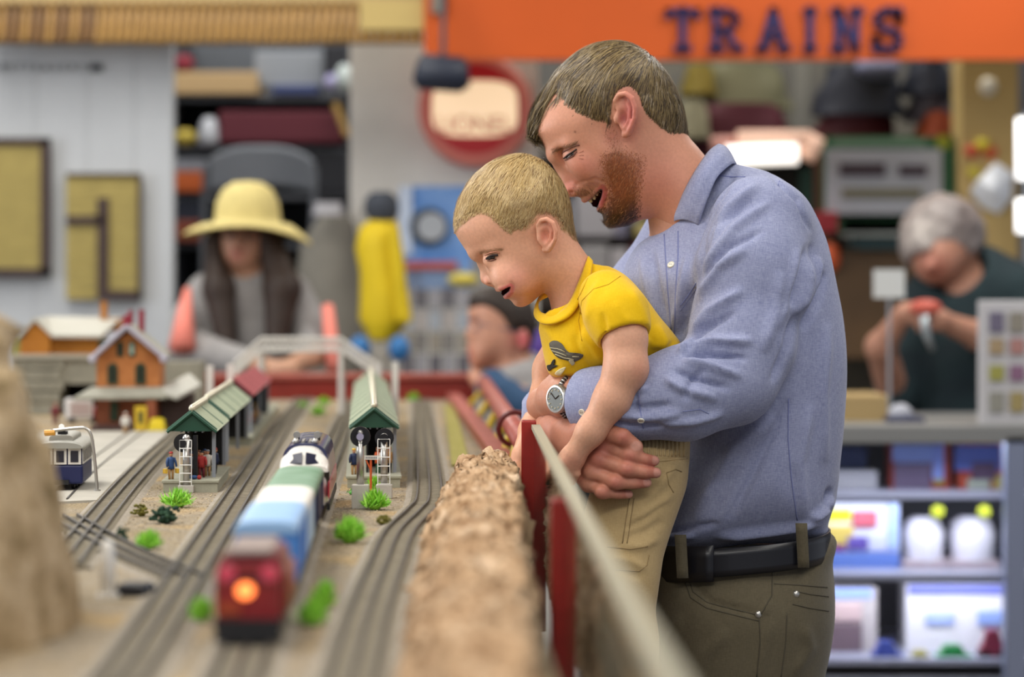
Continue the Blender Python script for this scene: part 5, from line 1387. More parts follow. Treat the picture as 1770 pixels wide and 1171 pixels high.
m_skin = attr_mat('skin', .48, sss=.12, spec=.35, noise_amt=.06, nscale=260, bump=.15, bscale=900)
m_hair = attr_mat('hair', .45, spec=.4)
def cloth_mat(name, c1, c2, warp=900., rough=.85, bump=.35, slub=.0):
    """woven cloth: two fine crossed noises over a base colour"""
    m = bpy.data.materials.new(name); m.use_nodes = True; nt = m.node_tree; N = nt.nodes; L = nt.links; b = N['Principled BSDF']
    b.inputs['Roughness'].default_value = rough; b.inputs['Specular IOR Level'].default_value = .15; b.inputs['Sheen Weight'].default_value = .15
    tc = N.new('ShaderNodeTexCoord'); outs = []
    for sc in ((warp, warp * .12, warp * .12), (warp * .12, warp * .12, warp)):
        mp = N.new('ShaderNodeMapping'); mp.inputs['Scale'].default_value = sc; L.new(tc.outputs['Object'], mp.inputs[0])
        n = N.new('ShaderNodeTexNoise'); n.inputs['Scale'].default_value = 1.; n.inputs['Detail'].default_value = 3; L.new(mp.outputs[0], n.inputs['Vector']); outs.append(n.outputs[0])
    ad = N.new('ShaderNodeMath'); ad.operation = 'ADD'; L.new(outs[0], ad.inputs[0]); L.new(outs[1], ad.inputs[1])
    n3 = N.new('ShaderNodeTexNoise'); n3.inputs['Scale'].default_value = 14; n3.inputs['Detail'].default_value = 3; L.new(tc.outputs['Object'], n3.inputs['Vector'])
    a2 = N.new('ShaderNodeMath'); a2.operation = 'MULTIPLY_ADD'; L.new(n3.outputs[0], a2.inputs[0]); a2.inputs[1].default_value = .35; L.new(ad.outputs[0], a2.inputs[2])
    mr = N.new('ShaderNodeMapRange'); mr.inputs[1].default_value = .75; mr.inputs[2].default_value = 1.6; L.new(a2.outputs[0], mr.inputs[0])
    mx = N.new('ShaderNodeMix'); mx.data_type = 'RGBA'; mx.inputs[6].default_value = (*srgb(c1), 1); mx.inputs[7].default_value = (*srgb(c2), 1)
    L.new(mr.outputs[0], mx.inputs[0]); L.new(mx.outputs[2], b.inputs['Base Color'])
    bp = N.new('ShaderNodeBump'); bp.inputs['Strength'].default_value = bump; bp.inputs['Distance'].default_value = .0006; L.new(ad.outputs[0], bp.inputs['Height']); L.new(bp.outputs[0], b.inputs['Normal'])
    return m
def project(v):
    return 885 + v[:, 0] * F / v[:, 1], HY + (ZC - v[:, 2]) * F / v[:, 1]
def fold_disp(v, n, folds, dymax=None, front=True):
    """raise or sink long folds along lines given in the side view of the garment; each fold: pts, half width px, amplitude m"""
    X, Y = project(v); disp = np.zeros(len(v))
    for fd in folds:
        pts, wd, amp = fd[:3]
        best = np.full(len(v), 1e9); bt = np.zeros(len(v))
        m = len(pts) - 1
        for i in range(m):
            a = np.array(pts[i], float); b = np.array(pts[i + 1], float); ab = b - a
            t = np.clip(((X - a[0]) * ab[0] + (Y - a[1]) * ab[1]) / (ab @ ab), 0, 1)
            dd = np.hypot(X - a[0] - t * ab[0], Y - a[1] - t * ab[1])
            sel = dd < best; best[sel] = dd[sel]; bt[sel] = ((i + t) / m)[sel]
        end = np.clip(np.minimum(bt, 1 - bt) * 5, 0, 1) ** .7 * .9 + .1
        disp += amp * np.exp(-(best / wd) ** 2) * end
    if front: disp *= np.clip(-n[:, 1] * 1.6 + .2, 0, 1)
    return v + n * disp[:, None]
def strands(name, pts, nrm, dirs, lens, width, cols, parent, off, mat_=None, segs=3, lift=.25, curl=.0):
    """hair as a mesh of fine tapering ribbons, one per strand"""
    n = len(pts); t = np.linspace(0, 1, segs + 1)
    dirs = dirs - nrm * (dirs * nrm).sum(1, keepdims=True); dirs /= np.linalg.norm(dirs, axis=1, keepdims=True) + 1e-9
    side = np.cross(dirs, nrm); side /= np.linalg.norm(side, axis=1, keepdims=True) + 1e-9
    vs = np.zeros((n, segs + 1, 2, 3))
    jit = rng.normal(0, 1, (n, 1))
    for k, tk in enumerate(t):
        c = pts + dirs * (lens * tk)[:, None] + nrm * (lens * (lift * tk - lift * .75 * tk * tk))[:, None] + side * (lens[:, None] * curl * jit * tk * tk)
        wd = width * (1 - .85 * tk) if np.isscalar(width) else width * (1 - .85 * tk)
        vs[:, k, 0] = c - side * wd * .5; vs[:, k, 1] = c + side * wd * .5
    base = np.arange(n)[:, None] * (segs + 1) * 2
    f = np.concatenate([np.stack([base[:, 0] + 2 * k, base[:, 0] + 2 * k + 1, base[:, 0] + 2 * k + 3, base[:, 0] + 2 * k + 2], 1) for k in range(segs)])
    cc = np.repeat(cols, (segs + 1) * 2, 0)
    return npmesh(name, vs.reshape(-1, 3), f, mat_ or m_hair, parent, off, cc, smooth=False)
def grad(fn, p, e=.0008):
    f0_ = fn(p); g = np.stack([fn(p + np.eye(3)[i] * e) - f0_ for i in range(3)], 1)
    return g / (np.linalg.norm(g, axis=1, keepdims=True) + 1e-9)
def combed(name, pts, dirs, lens, width, cols, fn, lift, parent, off, segs=5, clump=.35, tipout=.0):
    """longer strands that follow the head: each step slides along the surface of the hair layer"""
    n = len(pts); cur = pts.copy(); rowsC = []; rowsS = []
    ph = np.array([noise.noise(Vector(q * 55)) for q in pts]); ph2 = np.array([noise.noise(Vector(q * 120 + np.array([7., 3., 1.]))) for q in pts])
    jit_ = rng.normal(0, 1, n)
    lvl = lift * (.25 + rng.random(n)) * (1 + ph * .8)
    d = dirs / (np.linalg.norm(dirs, axis=1, keepdims=True) + 1e-9)
    for k in range(segs + 1):
        t = k / segs
        g = grad(fn, cur)
        target = lvl * (math.sin(math.pi * min(1, t * 1.1 + .08)) * .9 + .15 + tipout * t) - .0008 * (1 - t)
        cur = cur - g * (fn(cur) - target)[:, None]
        tang = d - g * (d * g).sum(1, keepdims=True); tang /= np.linalg.norm(tang, axis=1, keepdims=True) + 1e-9
        side = np.cross(tang, g); rowsC.append(cur.copy()); rowsS.append(side)
        cur = cur + (tang + side * (clump * ph + .12 * ph2 + .10 * jit_)[:, None] * .6) * (lens / segs)[:, None]
    vs = np.zeros((n, segs + 1, 2, 3))
    for k in range(segs + 1):
        wd = width * (1 - .8 * (k / segs) ** 2)
        vs[:, k, 0] = rowsC[k] - rowsS[k] * wd * .5; vs[:, k, 1] = rowsC[k] + rowsS[k] * wd * .5
    base = np.arange(n) * (segs + 1) * 2
    f = np.concatenate([np.stack([base + 2 * k, base + 2 * k + 1, base + 2 * k + 3, base + 2 * k + 2], 1) for k in range(segs)])
    return npmesh(name, vs.reshape(-1, 3), f, m_hair, parent, off, np.repeat(cols, (segs + 1) * 2, 0), smooth=False)
def sample_surface(v, f, n, mask=None, weight=None):
    """random points and normals on a quad mesh"""
    fn = np.cross(v[f[:, 2]] - v[f[:, 0]], v[f[:, 3]] - v[f[:, 1]]); ar = np.linalg.norm(fn, axis=1)
    w_ = ar.copy()
    c = v[f].mean(1)
    if mask is not None: w_ = w_ * mask(c)
    w_ /= w_.sum(); i = rng.choice(len(f), n, p=w_)
    a, b = rng.random((n, 1)), rng.random((n, 1)); q = v[f[i]]
    p = q[:, 0] * (1 - a) * (1 - b) + q[:, 1] * a * (1 - b) + q[:, 2] * a * b + q[:, 3] * (1 - a) * b
    vn = vnormals(v, f); nn = vn[f[i]].mean(1); nn /= np.linalg.norm(nn, axis=1, keepdims=True) + 1e-9
    return p, nn
def hexc(h): return np.array(srgb(h))
def blend(c, other, w_): return c * (1 - w_[:, None]) + hexc(other)[None, :] * w_[:, None]
def blob(v, p, r):  # soft spot weight around a point
    return np.exp(-(((v - p) ** 2).sum(1)) / (r * r))
class Surf:
    """ray casts along the view direction onto a finished garment, to sew seams and buttons on it"""
    def __init__(self, *objs):
        vs, fs = [], []; k = 0
        for v, f in objs: vs += [tuple(x) for x in v]; fs += [tuple(int(i) + k for i in x) for x in f]; k += len(v)
        self.t = BVHTree.FromPolygons(vs, fs)
    def hit(self, px, py):
        d = (P(px, py, 1.0) - Vector((0, 0, ZC))).normalized()
        r = self.t.ray_cast(Vector((0, 0, ZC)), d)
        return (r[0], r[1]) if r[0] is not None else (None, None)
def conform_tube(surf, pix, r, name, m, parent, off, lift=0., step=6., n=6, flat=None):
    pts = []
    for (a, b) in zip(pix[:-1], pix[1:]):
        L = math.hypot(b[0] - a[0], b[1] - a[1]); k = max(1, int(L / step))
        pts += [(a[0] + (b[0] - a[0]) * i / k, a[1] + (b[1] - a[1]) * i / k) for i in range(k)]
    pts.append(pix[-1]); w_ = []
    for p in pts:
        h, nn = surf.hit(*p)
        if h is not None and (not w_ or (h - w_[-1]).length < .05): w_.append(h + nn * lift)
    if len(w_) < 2: return None
    return MB().tube(w_, r, n, flat=flat).build(name, m, parent, smooth=True, off=off)
def decal(surf, pix, name, m, parent, off, lift=.0012, thick=.0008):
    """flat print or patch conformed to the cloth: triangle fan grid inside the outline"""
    pix = [(float(a), float(b)) for a, b in cr_closed(pix, 4)]
    cx = sum(p[0] for p in pix) / len(pix); cy = sum(p[1] for p in pix) / len(pix)
    rows = []
    for t in (.02, .35, .7, 1.):
        row = []
        for p in pix:
            h, nn = surf.hit(cx + (p[0] - cx) * t, cy + (p[1] - cy) * t)
            if h is None: return None
            row.append(h + nn * lift)
        rows.append(row)
    b = MB(); b.grid(rows, close=True); return b.build(name, m, parent, smooth=True, off=off, solid=thick)
# ================================================================== the father
dM = D + .07                     # his middle plane
man = thing('person', 'smiling bearded man in blue chambray shirt holding the boy', 'person', (X_(1280, dM), dM, 0))
mo = tuple(man.location)
def VM(px, py, dy=0.): return np.array(P(px, py, dM + dy))
skull = Poly2([(926, 232), (931, 205), (946, 168), (970, 130), (1000, 102), (1035, 84), (1068, 81), (1100, 91), (1130, 114), (1152, 145), (1168, 180), (1177, 212),
               (1190, 236), (1212, 262), (1240, 300), (1252, 360), (1235, 420), (1165, 425), (1140, 396), (1126, 380), (1104, 382), (1085, 390), (1064, 392), (1048, 384), (1041, 370),
               (1034, 360), (1023, 350), (1009, 344), (1000, 338), (990, 322), (976, 302), (963, 289), (955, 278), (947, 265), (936, 248)], dM)
hW = wmap([(940, 240, .060), (960, 200, .066), (1000, 130, .070), (1060, 100, .074), (1120, 140, .078), (1070, 180, .078), (1010, 200, .072), (1150, 190, .074), (1000, 270, .066), (1040, 270, .070),
           (980, 300, .052), (1080, 260, .070), (1090, 310, .064), (1060, 340, .054), (1050, 375, .044), (1020, 340, .046), (1130, 300, .062), (1190, 290, .064), (1180, 360, .066), (1160, 230, .066)], dM, .022)
nose = Poly2([(961, 286), (966, 300), (968, 318), (970, 334), (976, 342), (986, 341), (996, 336), (1006, 322), (996, 300), (976, 284)], dM)
nW = wmap([(963, 288, .010), (972, 330, .013), (990, 335, .017), (985, 310, .013)], dM, .01)
def man_head(Q, final=True):
    d = inflate(Q, skull, dM, .076, hW, 2.15)
    # nose and brow
    d = smin(d, inflate(Q, nose, dM, .016, nW), .010)
    for s in (-1, 1):
        d = smin(d, ell(Q, VM(991, 329, s * .014), (.0105, .0085, .0085)), .006)             # nostril wing
        d = smin(d, capsule(Q, VM(957, 269, s * .014), VM(985, 250, s * .046), .007, .006), .014)   # brow ridge
        d = smax(d, -ell(Q, VM(981, 272, s * .036), (.014, .013, .010), rotY(35)), .012)       # eye socket
        d = smin(d, ell(Q, VM(990, 268, s * .0335), (.0135, .0125, .0125)), .005)              # lidded eye
        d = smin(d, ell(Q, VM(1014, 288, s * .043), (.024, .018, .019), rotY(35)), .016)       # smiling cheek
        d = smax(d, -ell(Q, VM(1040, 232, s * .084), (.030, .012, .018)), .016)                # temple hollow
        # ear
        hl = [VM(1067, 186, s * .080), VM(1063, 174, s * .084), VM(1070, 164, s * .088), VM(1082, 162, s * .092), VM(1093, 170, s * .096), VM(1098, 186, s * .097), VM(1097, 204, s * .095), VM(1091, 219, s * .091), VM(1086, 230, s * .085), VM(1080, 233, s * .081)]
        e = ell(Q, VM(1082, 198, s * .083), (.0125, .0042, .027), rotY(-6))
        e = smin(e, chain(Q, hl, [.0026, .0032, .0036, .0038, .0038, .0036, .0034, .0036, .0046, .0046]), .004)
        e = smax(e, -ell(Q, VM(1076, 204, s * .090), (.0085, .0075, .0125), rotY(-6)), .003)
        e = smin(e, chain(Q, [VM(1084, 176, s * .087), VM(1089, 190, s * .090), VM(1087, 208, s * .089), VM(1080, 221, s * .086)], [.002, .0026, .0028, .0024]), .003)
        e = smin(e, ell(Q, VM(1066, 205, s * .081), (.0045, .005, .0075)), .003)
        d = smin(d, e, .006)
    if not final: return d
    # open smiling mouth, fitted to the surface of the face
    d = smax(d, -mouth_cut(Q), .003)
    d = smin(d, chain(Q, UL, [.0018, .0028, .0036, .0040, .0036, .0028, .0018]), .0035)
    d = smin(d, chain(Q, LL, [.0018, .0034, .0045, .0048, .0045, .0034, .0018]), .0035)
    for s in (-1, 1):
        d = smax(d, -chain(Q, SF[s], [.0003, .0008, .0010, .0003]), .005)   # smile fold
        d = smax(d, -ell(Q, SN[s], (.0035, .003, .0025)), .002)
    return d
lo = np.minimum(VM(900, 430), VM(1260, 60)) - [.01, 0, .01]; hi = np.maximum(VM(900, 430), VM(1260, 60)) + [.01, 0, .01]
lo[1] = dM - .108; hi[1] = dM + .108
qv, qf = polygonize(lambda Q: man_head(Q, False), lo, hi, .0035)
hq = Surf((qv, qf))
def FM(px, py, s=-1, inset=0.):
    h, n_ = hq.hit(px, py); h = np.array(h) - np.array(n_) * inset
    if s > 0: h[1] = 2 * dM - h[1]
    if s == 0: h[1] = dM
    return h
UL = [FM(1041, 322, -1, .001), FM(1031, 333, -1, .001), FM(1018, 342, -1, .001), VM(1010, 346, 0), FM(1018, 342, 1, .001), FM(1031, 333, 1, .001), FM(1041, 322, 1, .001)]
LL = [FM(1044, 327, -1, .001), FM(1044, 341, -1, .001), FM(1040, 354, -1, .001), VM(1037, 360, 0), FM(1040, 354, 1, .001), FM(1044, 341, 1, .001), FM(1044, 327, 1, .001)]
SF = {s: [FM(996, 320, s), FM(1012, 313, s), FM(1028, 309, s), FM(1040, 314, s)] for s in (-1, 1)}; SN = {s: FM(987, 333, s) for s in (-1, 1)}
MC = [FM(1039, 329, -1), FM(1033, 340, -1), FM(1026, 348, -1, .002), VM(1024, 352, 0), FM(1026, 348, 1, .002), FM(1033, 340, 1), FM(1039, 329, 1)]
def mouth_cut(Q):
    return np.minimum(chain(Q, MC, [.003, .0058, .0078, .0085, .0078, .0058, .003]), ell(Q, VM(1040, 345, 0), (.020, .024, .008), rotY(-38)))
hv, hf = polygonize(man_head, lo, hi, .0017)
# region outlines
hair_line = Poly2([(905, 232), (905, 180), (950, 90), (1030, 50), (1120, 60), (1200, 150), (1212, 228), (1180, 232), (1152, 233), (1128, 215), (1108, 196), (1100, 172), (1085, 156), (1066, 163), (1057, 180), (1053, 205), (1050, 221), (1043, 214), (1030, 213), (1006, 204), (986, 190), (972, 173), (965, 160), (955, 172), (942, 192), (932, 215), (927, 240), (915, 240)], dM, 3)
beard_line = Poly2([(1052, 226), (1064, 232), (1075, 258), (1095, 268), (1112, 280), (1110, 310), (1104, 345), (1106, 375), (1098, 396), (1060, 412), (1030, 400), (1030, 372), (1038, 362), (1048, 350), (1046, 325), (1036, 300), (1034, 278), (1046, 262), (1042, 240)], dM, 3)
def man_skin(v):
    n = len(v); c = np.tile(hexc('#c98f74'), (n, 1))
    X, Y = project(v)
    c = blend(c, '#b86a58', .55 * np.exp(-(((X - 1010) / 34) ** 2 + ((Y - 285) / 28) ** 2)))         # cheek
    c = blend(c, '#b9695a', .45 * np.exp(-(((X - 1130) / 60) ** 2 + ((Y - 320) / 60) ** 2)))        # flushed neck
    c = blend(c, '#bb5c58', .75 * np.exp(-(((X - 1088) / 16) ** 2 + ((Y - 195) / 42) ** 2)))        # ear rim
    c = blend(c, '#8e3c3c', .8 * np.exp(-(((X - 1077) / 7) ** 2 + ((Y - 205) / 11) ** 2)))          # concha
    c = blend(c, '#b4594f', .6 * np.exp(-(((X - 983) / 13) ** 2 + ((Y - 325) / 14) ** 2)))          # nose
    c = blend(c, '#a9584a', .5 * np.exp(-(((X - 1058) / 16) ** 2 + ((Y - 236) / 20) ** 2)))         # sideburn skin
    c = blend(c, '#b06058', .95 * np.clip(1 - chain(v, UL[:4], [.0030] * 4) / .002, 0, 1))
    c = blend(c, '#ae5553', .95 * np.clip(1 - chain(v, LL[:4], [.0042] * 4) / .002, 0, 1))
    c = blend(c, '#2a0f10', np.clip(-(mouth_cut(v) - .0006) / .0008, 0, 1) * .97)  # darkness of the open mouth painted in
    hs = hair_line(v[:, 0], v[:, 2]); c = blend(c, '#5d4d38', np.clip(-hs / .006, 0, 1))
    bs = beard_line(v[:, 0], v[:, 2]); c = blend(c, '#6e4330', np.clip(-bs / .018, 0, 1) * np.clip(.45 + (Y - 280) / 160, .45, .85))
    c = blend(c, '#9a6a50', .35 * np.exp(-(((X - 1008) / 14) ** 2 + ((Y - 332) / 8) ** 2)))       # faint reddish moustache tone
    mole = np.exp(-(((X - 994) / 1.8) ** 2 + ((Y - 228) / 1.8) ** 2)); c = blend(c, '#5a3428', mole)
    return c
parts = [(hv, hf, man_skin(hv))]

# ---- arms and hands of the body
def hand_r(Q):      # right hand, reaching round to the boy's hip
    wr, k = VM(972, 742, -.12), None
    w0 = VM(952, 728, -.02)
    mcp = [VM(1044, 772, -.222), VM(1036, 795, -.226), VM(1024, 816, -.222), VM(1017, 836, -.214)]
    pip = [VM(1090, 788, -.244), VM(1084, 812, -.248), VM(1065, 834, -.244), VM(1041, 851, -.236)]
    dip = [VM(1116, 795, -.242), VM(1114, 817, -.246), VM(1098, 836, -.242), VM(1070, 855, -.234)]
    tip = [VM(1131, 797, -.236), VM(1134, 818, -.240), VM(1118, 835, -.237), VM(1087, 855, -.230)]
    r = [(.0098, .0088, .0078, .0066), (.0100, .0090, .0080, .0068), (.0095, .0084, .0074, .0063), (.0082, .0070, .0062, .0054)]
    d = chain(Q, [w0, wr, VM(1000, 765, -.18)], [.030, .027, .024], .01)
    palm = None
    for i in range(4):
        c = capsule(Q, VM(985 + i * 3, 750 + i * 13, -.165), mcp[i], .020, .0115); palm = c if palm is None else smin(palm, c, .010)
    d = smin(d, palm, .014)
    for i in range(4):
        fg = chain(Q, [mcp[i], pip[i], dip[i], tip[i]], r[i])
        fg = smin(fg, ell(Q, pip[i] + [0, -.002, 0], (.0098, .0085, .0088)), .006)
        fg = smin(fg, ell(Q, mcp[i] + [0, -.003, 0], (.010, .008, .0095)), .008)
        d = smin(d, fg, .0035 if i else .004)
    th = chain(Q, [VM(1008, 742, -.195), VM(1046, 748, -.226), VM(1076, 756, -.246), VM(1100, 772, -.244)], [.015, .0125, .0108, .0085], .003)
    d = smin(d, th, .007)
    return d
def arm_l(Q):       # left wrist with the watch
    d = chain(Q, [VM(1020, 688, -.175), VM(985, 688, -.15), VM(962, 690, -.115), VM(942, 700, -.06), VM(935, 705, -.02)], [.030, .027, .025, .022, .018], .012, ys=.95)
    d = smin(d, chain(Q, [VM(975, 655, -.12), VM(962, 680, -.12)], [.018, .02]), .012)
    return d
def box_of(pts, pad):
    a = np.array(pts); return a.min(0) - pad, a.max(0) + pad
lo, hi = box_of([VM(940, 720, -.02), VM(1145, 870, -.265), VM(1145, 720, .02)], .035)
rv, rf = polygonize(hand_r, lo, hi, .0017)
def hand_skin(v):
    c = np.tile(hexc('#bd8068'), (len(v), 1)); X, Y = project(v)
    for p, r_, w_ in ((VM(1042, 772, -0.229), .014, .6), (VM(1034, 796, -0.232), .013, .6), (VM(1088, 790, -0.254), .010, .5), (VM(1084, 813, -0.258), .010, .5), (VM(1064, 834, -0.254), .010, .5), (VM(1041, 851, -0.244), .009, .4),
                      (VM(1122, 797, -0.241), .012, .55), (VM(1126, 818, -0.244), .012, .5), (VM(1110, 836, -0.242), .011, .5), (VM(1085, 856, -0.234), .010, .5), (VM(1078, 756, -0.254), .010, .6)):
        c = blend(c, '#a44f47', w_ * blob(v, p, r_))
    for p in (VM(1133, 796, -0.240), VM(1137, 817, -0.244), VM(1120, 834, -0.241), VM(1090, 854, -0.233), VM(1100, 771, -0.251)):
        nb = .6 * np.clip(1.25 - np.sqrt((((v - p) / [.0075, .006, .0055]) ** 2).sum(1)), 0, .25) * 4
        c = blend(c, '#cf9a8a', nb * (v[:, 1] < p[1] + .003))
    c = blend(c, '#b97d66', .5 * np.exp(-(((X - 975) / 30) ** 2)))
    return c
parts.append((rv, rf, hand_skin(rv)))
lo, hi = box_of([VM(930, 640, 0), VM(1040, 730, -.2)], .035)
lv, lf = polygonize(arm_l, lo, hi, .0024)
parts.append((lv, lf, np.tile(hexc('#bf866c'), (len(lv), 1))))
def man_core(Q):     # trunk, shoulders and arms under the shirt, joining head and hands
    d = chain(Q, [VM(1165, 320), VM(1230, 420, .02), VM(1290, 650, .03), VM(1285, 960, .03)], [.048, .075, .085, .09], .03)
    d = smin(d, chain(Q, [VM(1240, 400, 0), VM(1305, 400, -.10), VM(1270, 640, -.165), VM(1170, 680, -.19), VM(1010, 690, -.165)], [.06, .045, .04, .035, .026], .02), .02)
    return smin(d, chain(Q, [VM(1215, 400, .05), VM(1180, 430, .15), VM(1125, 540, .19), VM(1085, 645, .16), VM(990, 700, .09), VM(950, 728, .0)], [.06, .05, .04, .036, .032, .027], .02), .02)
lo, hi = box_of([VM(930, 960, -.22), VM(1360, 300, .25)], .03)
wv_, wf_ = polygonize(man_core, lo, hi, .008)
parts.append((wv_, wf_, np.tile(hexc('#c08a70'), (len(wv_), 1))))
bv, bf, bc = join_np(parts)
body = npmesh('body', bv, bf, m_skin, man, mo, bc)

# ---- eye, brow, teeth
m_lash = mat('lash_dark', '#2a1c16', .6); m_eyew = mat('eye_white', '#c9beb4', .25); m_iris = mat('eye_iris', '#2f2620', .2); m_tooth = mat('tooth', '#d9cda8', .3)
hsurf = Surf((hv, hf))
m_inmouth = mat('mouth_dark', '#1c0809', 1., spec=0.)  # matte dark for the tube added to darken the open mouth
MB().tube([FM(1039, 330, -1, .003), FM(1033, 341, -1, .005), FM(1027, 348, -1, .007), VM(1030, 350, 0), FM(1027, 348, 1, .007), FM(1033, 341, 1, .005), FM(1039, 330, 1, .003)], [.003, .0055, .007, .007, .007, .0055, .003], 8).build('mouth_inside', m_inmouth, man, smooth=True, off=mo)
def on_head(surf, pts, r, name, m, parent, off, lift=.0006): return conform_tube(surf, pts, r, name, m, parent, off, lift, step=3)
on_head(hsurf, [(975, 274), (982, 268), (990, 263), (997, 258)], .0011, 'eyelash', m_lash, man, mo)
on_head(hsurf, [(977, 277), (984, 274), (991, 270), (997, 262)], .0009, 'lower_lash', mat('lid_line', '#6d4034', .6), man, mo)
on_head(hsurf, [(979, 274), (986, 270), (992, 265)], .0020, 'eye', m_iris, man, mo, -.0008)
on_head(hsurf, [(972, 265), (982, 258), (994, 252), (1002, 251)], .0008, 'lid_crease', MATS['lid_line'], man, mo)
for k in range(3): on_head(hsurf, [(1001, 264 + k * 5), (1009, 261 + k * 7)], .0003, 'smile_line', mat('crease', '#b5765c', .6), man, mo)
for px_, py_, sc_ in ((1031, 334, .8), (1025, 339, .95), (1019, 344, 1.1)):
    for sg in (-1, 1):
        MB().ball(Vector(FM(px_, py_ + 3, sg, .0035)), .0042 * sc_, 10, 8, (.85, .95, 1.35), Matrix.Rotation(math.radians(-15), 3, 'Y')).build('tooth', m_tooth, man, smooth=True, off=mo)
# brow hairs
hp = []
for k in range(130):
    t = random.random(); px = 953 + 44 * t + random.gauss(0, 1); py = 264 - 20 * t + 7 * t * t + random.gauss(0, 2.2)
    h, nn = hsurf.hit(px, py)
    if h is not None: hp.append((h, nn))
pts_ = np.array([h for h, _ in hp]); nn_ = np.array([n for _, n in hp])
strands('eyebrow', pts_, nn_, np.tile([.7, -.2, .45], (len(pts_), 1)) + rng.normal(0, .15, (len(pts_), 3)), rng.uniform(.005, .009, len(pts_)), .0005, np.tile(hexc('#7a5a42'), (len(pts_), 1)), man, mo)

# ---- hair: a close layer plus combed strands
def man_hair(Q):
    s = hair_line(Q[:, 0], Q[:, 2])
    t = np.clip(-s / .020, -1, 1) * .0078
    t = np.where(s > 0, -.004, t - .001)
    X = Q[:, 0]
    return inflate(Q, skull, dM, .076, hW, 2.15) - t
lo = VM(895, 250); hi = VM(1215, 45); lo = np.array([lo[0], dM - .1, lo[2]]); hi = np.array([hi[0], dM + .1, hi[2]])
av, af = polygonize(man_hair, lo, hi, .0024)
hs_v = hair_line(av[:, 0], av[:, 2])
af0 = af[(hs_v < -.004)[af].all(1)]; af = af[(hs_v < .001)[af].all(1)]
def hair_cols(p, base, light, dark, n):
    r = rng.random((n, 1)); c = hexc(base)[None] * (1 - r) + hexc(light)[None] * r
    k = rng.random(n) < .25; c[k] = hexc(dark); return c
hairo = npmesh('hair', av, af0, m_hair, man, mo, np.tile(hexc('#584833'), (len(av), 1)))
NH = 23000
p, nn = sample_surface(av, af, NH, lambda c: 1 + 1.6 * np.clip((985 - project(c)[0]) / 50, 0, 1))
X, Y = project(p)
fr = np.clip((1045 - X) / 90, 0, 1)          # front and fringe
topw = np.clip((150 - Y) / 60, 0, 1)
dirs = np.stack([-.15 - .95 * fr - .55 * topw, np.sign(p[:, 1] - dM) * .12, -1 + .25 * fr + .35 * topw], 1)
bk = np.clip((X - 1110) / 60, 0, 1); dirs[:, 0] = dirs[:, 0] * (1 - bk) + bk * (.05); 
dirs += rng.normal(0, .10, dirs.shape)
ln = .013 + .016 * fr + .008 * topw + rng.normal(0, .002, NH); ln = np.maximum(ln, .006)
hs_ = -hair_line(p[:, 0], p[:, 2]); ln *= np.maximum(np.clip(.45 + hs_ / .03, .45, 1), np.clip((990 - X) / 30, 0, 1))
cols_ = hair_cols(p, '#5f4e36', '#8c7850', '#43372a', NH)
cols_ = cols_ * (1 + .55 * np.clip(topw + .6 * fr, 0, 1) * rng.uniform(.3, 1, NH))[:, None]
cols_[rng.random(NH) < .03] = hexc('#a89880')
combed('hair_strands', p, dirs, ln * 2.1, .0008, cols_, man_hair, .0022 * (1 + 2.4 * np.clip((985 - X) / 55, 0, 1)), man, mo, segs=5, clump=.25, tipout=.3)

# ---- beard
def beard_mask(c): return (beard_line(c[:, 0], c[:, 2]) < .001) & (np.abs(c[:, 1] - dM) > .0)
NB = 13000
p, nn = sample_surface(hv, hf, NB, lambda c: (beard_line(c[:, 0], c[:, 2]) < .004).astype(float) * np.clip(.25 - beard_line(c[:, 0], c[:, 2]) / .014, 0, 1) * np.where(project(c)[1] > 262, 1., .35))
X, Y = project(p)
low = np.clip((Y - 300) / 80, 0, 1); frontb = np.clip((1075 - X) / 40, 0, 1)
dirs = np.stack([-.25 - .5 * low, np.zeros(NB), -1 + 0 * low], 1) + rng.normal(0, .22, (NB, 3))
bs_ = np.clip(-beard_line(p[:, 0], p[:, 2]) / .02, .3, 1)
ln = (.006 + .015 * low * frontb + .006 * low) * bs_ * rng.uniform(.7, 1.2, NB)
r = rng.random((NB, 1)); c = hexc('#b0673f') * (1 - r) + hexc('#71402a') * r
lowc = np.clip((Y - 325) / 45, 0, 1)[:, None]; c = c * (1 - lowc) + (hexc('#52341f') * (1 - r) + hexc('#3a281c') * r) * lowc
ch = np.clip((Y - 368) / 25, 0, 1)[:, None] * np.clip((1085 - X) / 30, 0, 1)[:, None] * (rng.random((NB, 1)) < .5); c = c * (1 - ch) + hexc('#8d7a60') * ch
c[rng.random(NB) < .05] = hexc('#c08a60')
strands('beard', p, nn, dirs, ln, .0007, c, man, mo, lift=.40, curl=.2)
# sparse moustache
NM = 500
p, nn = sample_surface(hv, hf, NM, lambda c: np.exp(-(((project(c)[0] - 1012) / 16) ** 2 + ((project(c)[1] - 333) / 7) ** 2)) * (c[:, 1] < dM))
strands('moustache', p, nn, np.tile([.5, 0, -.6], (NM, 1)) + rng.normal(0, .2, (NM, 3)), rng.uniform(.003, .006, NM), .0006, hair_cols(p, '#9a6444', '#b98a68', '#7a4a34', NM), man, mo, lift=.3)

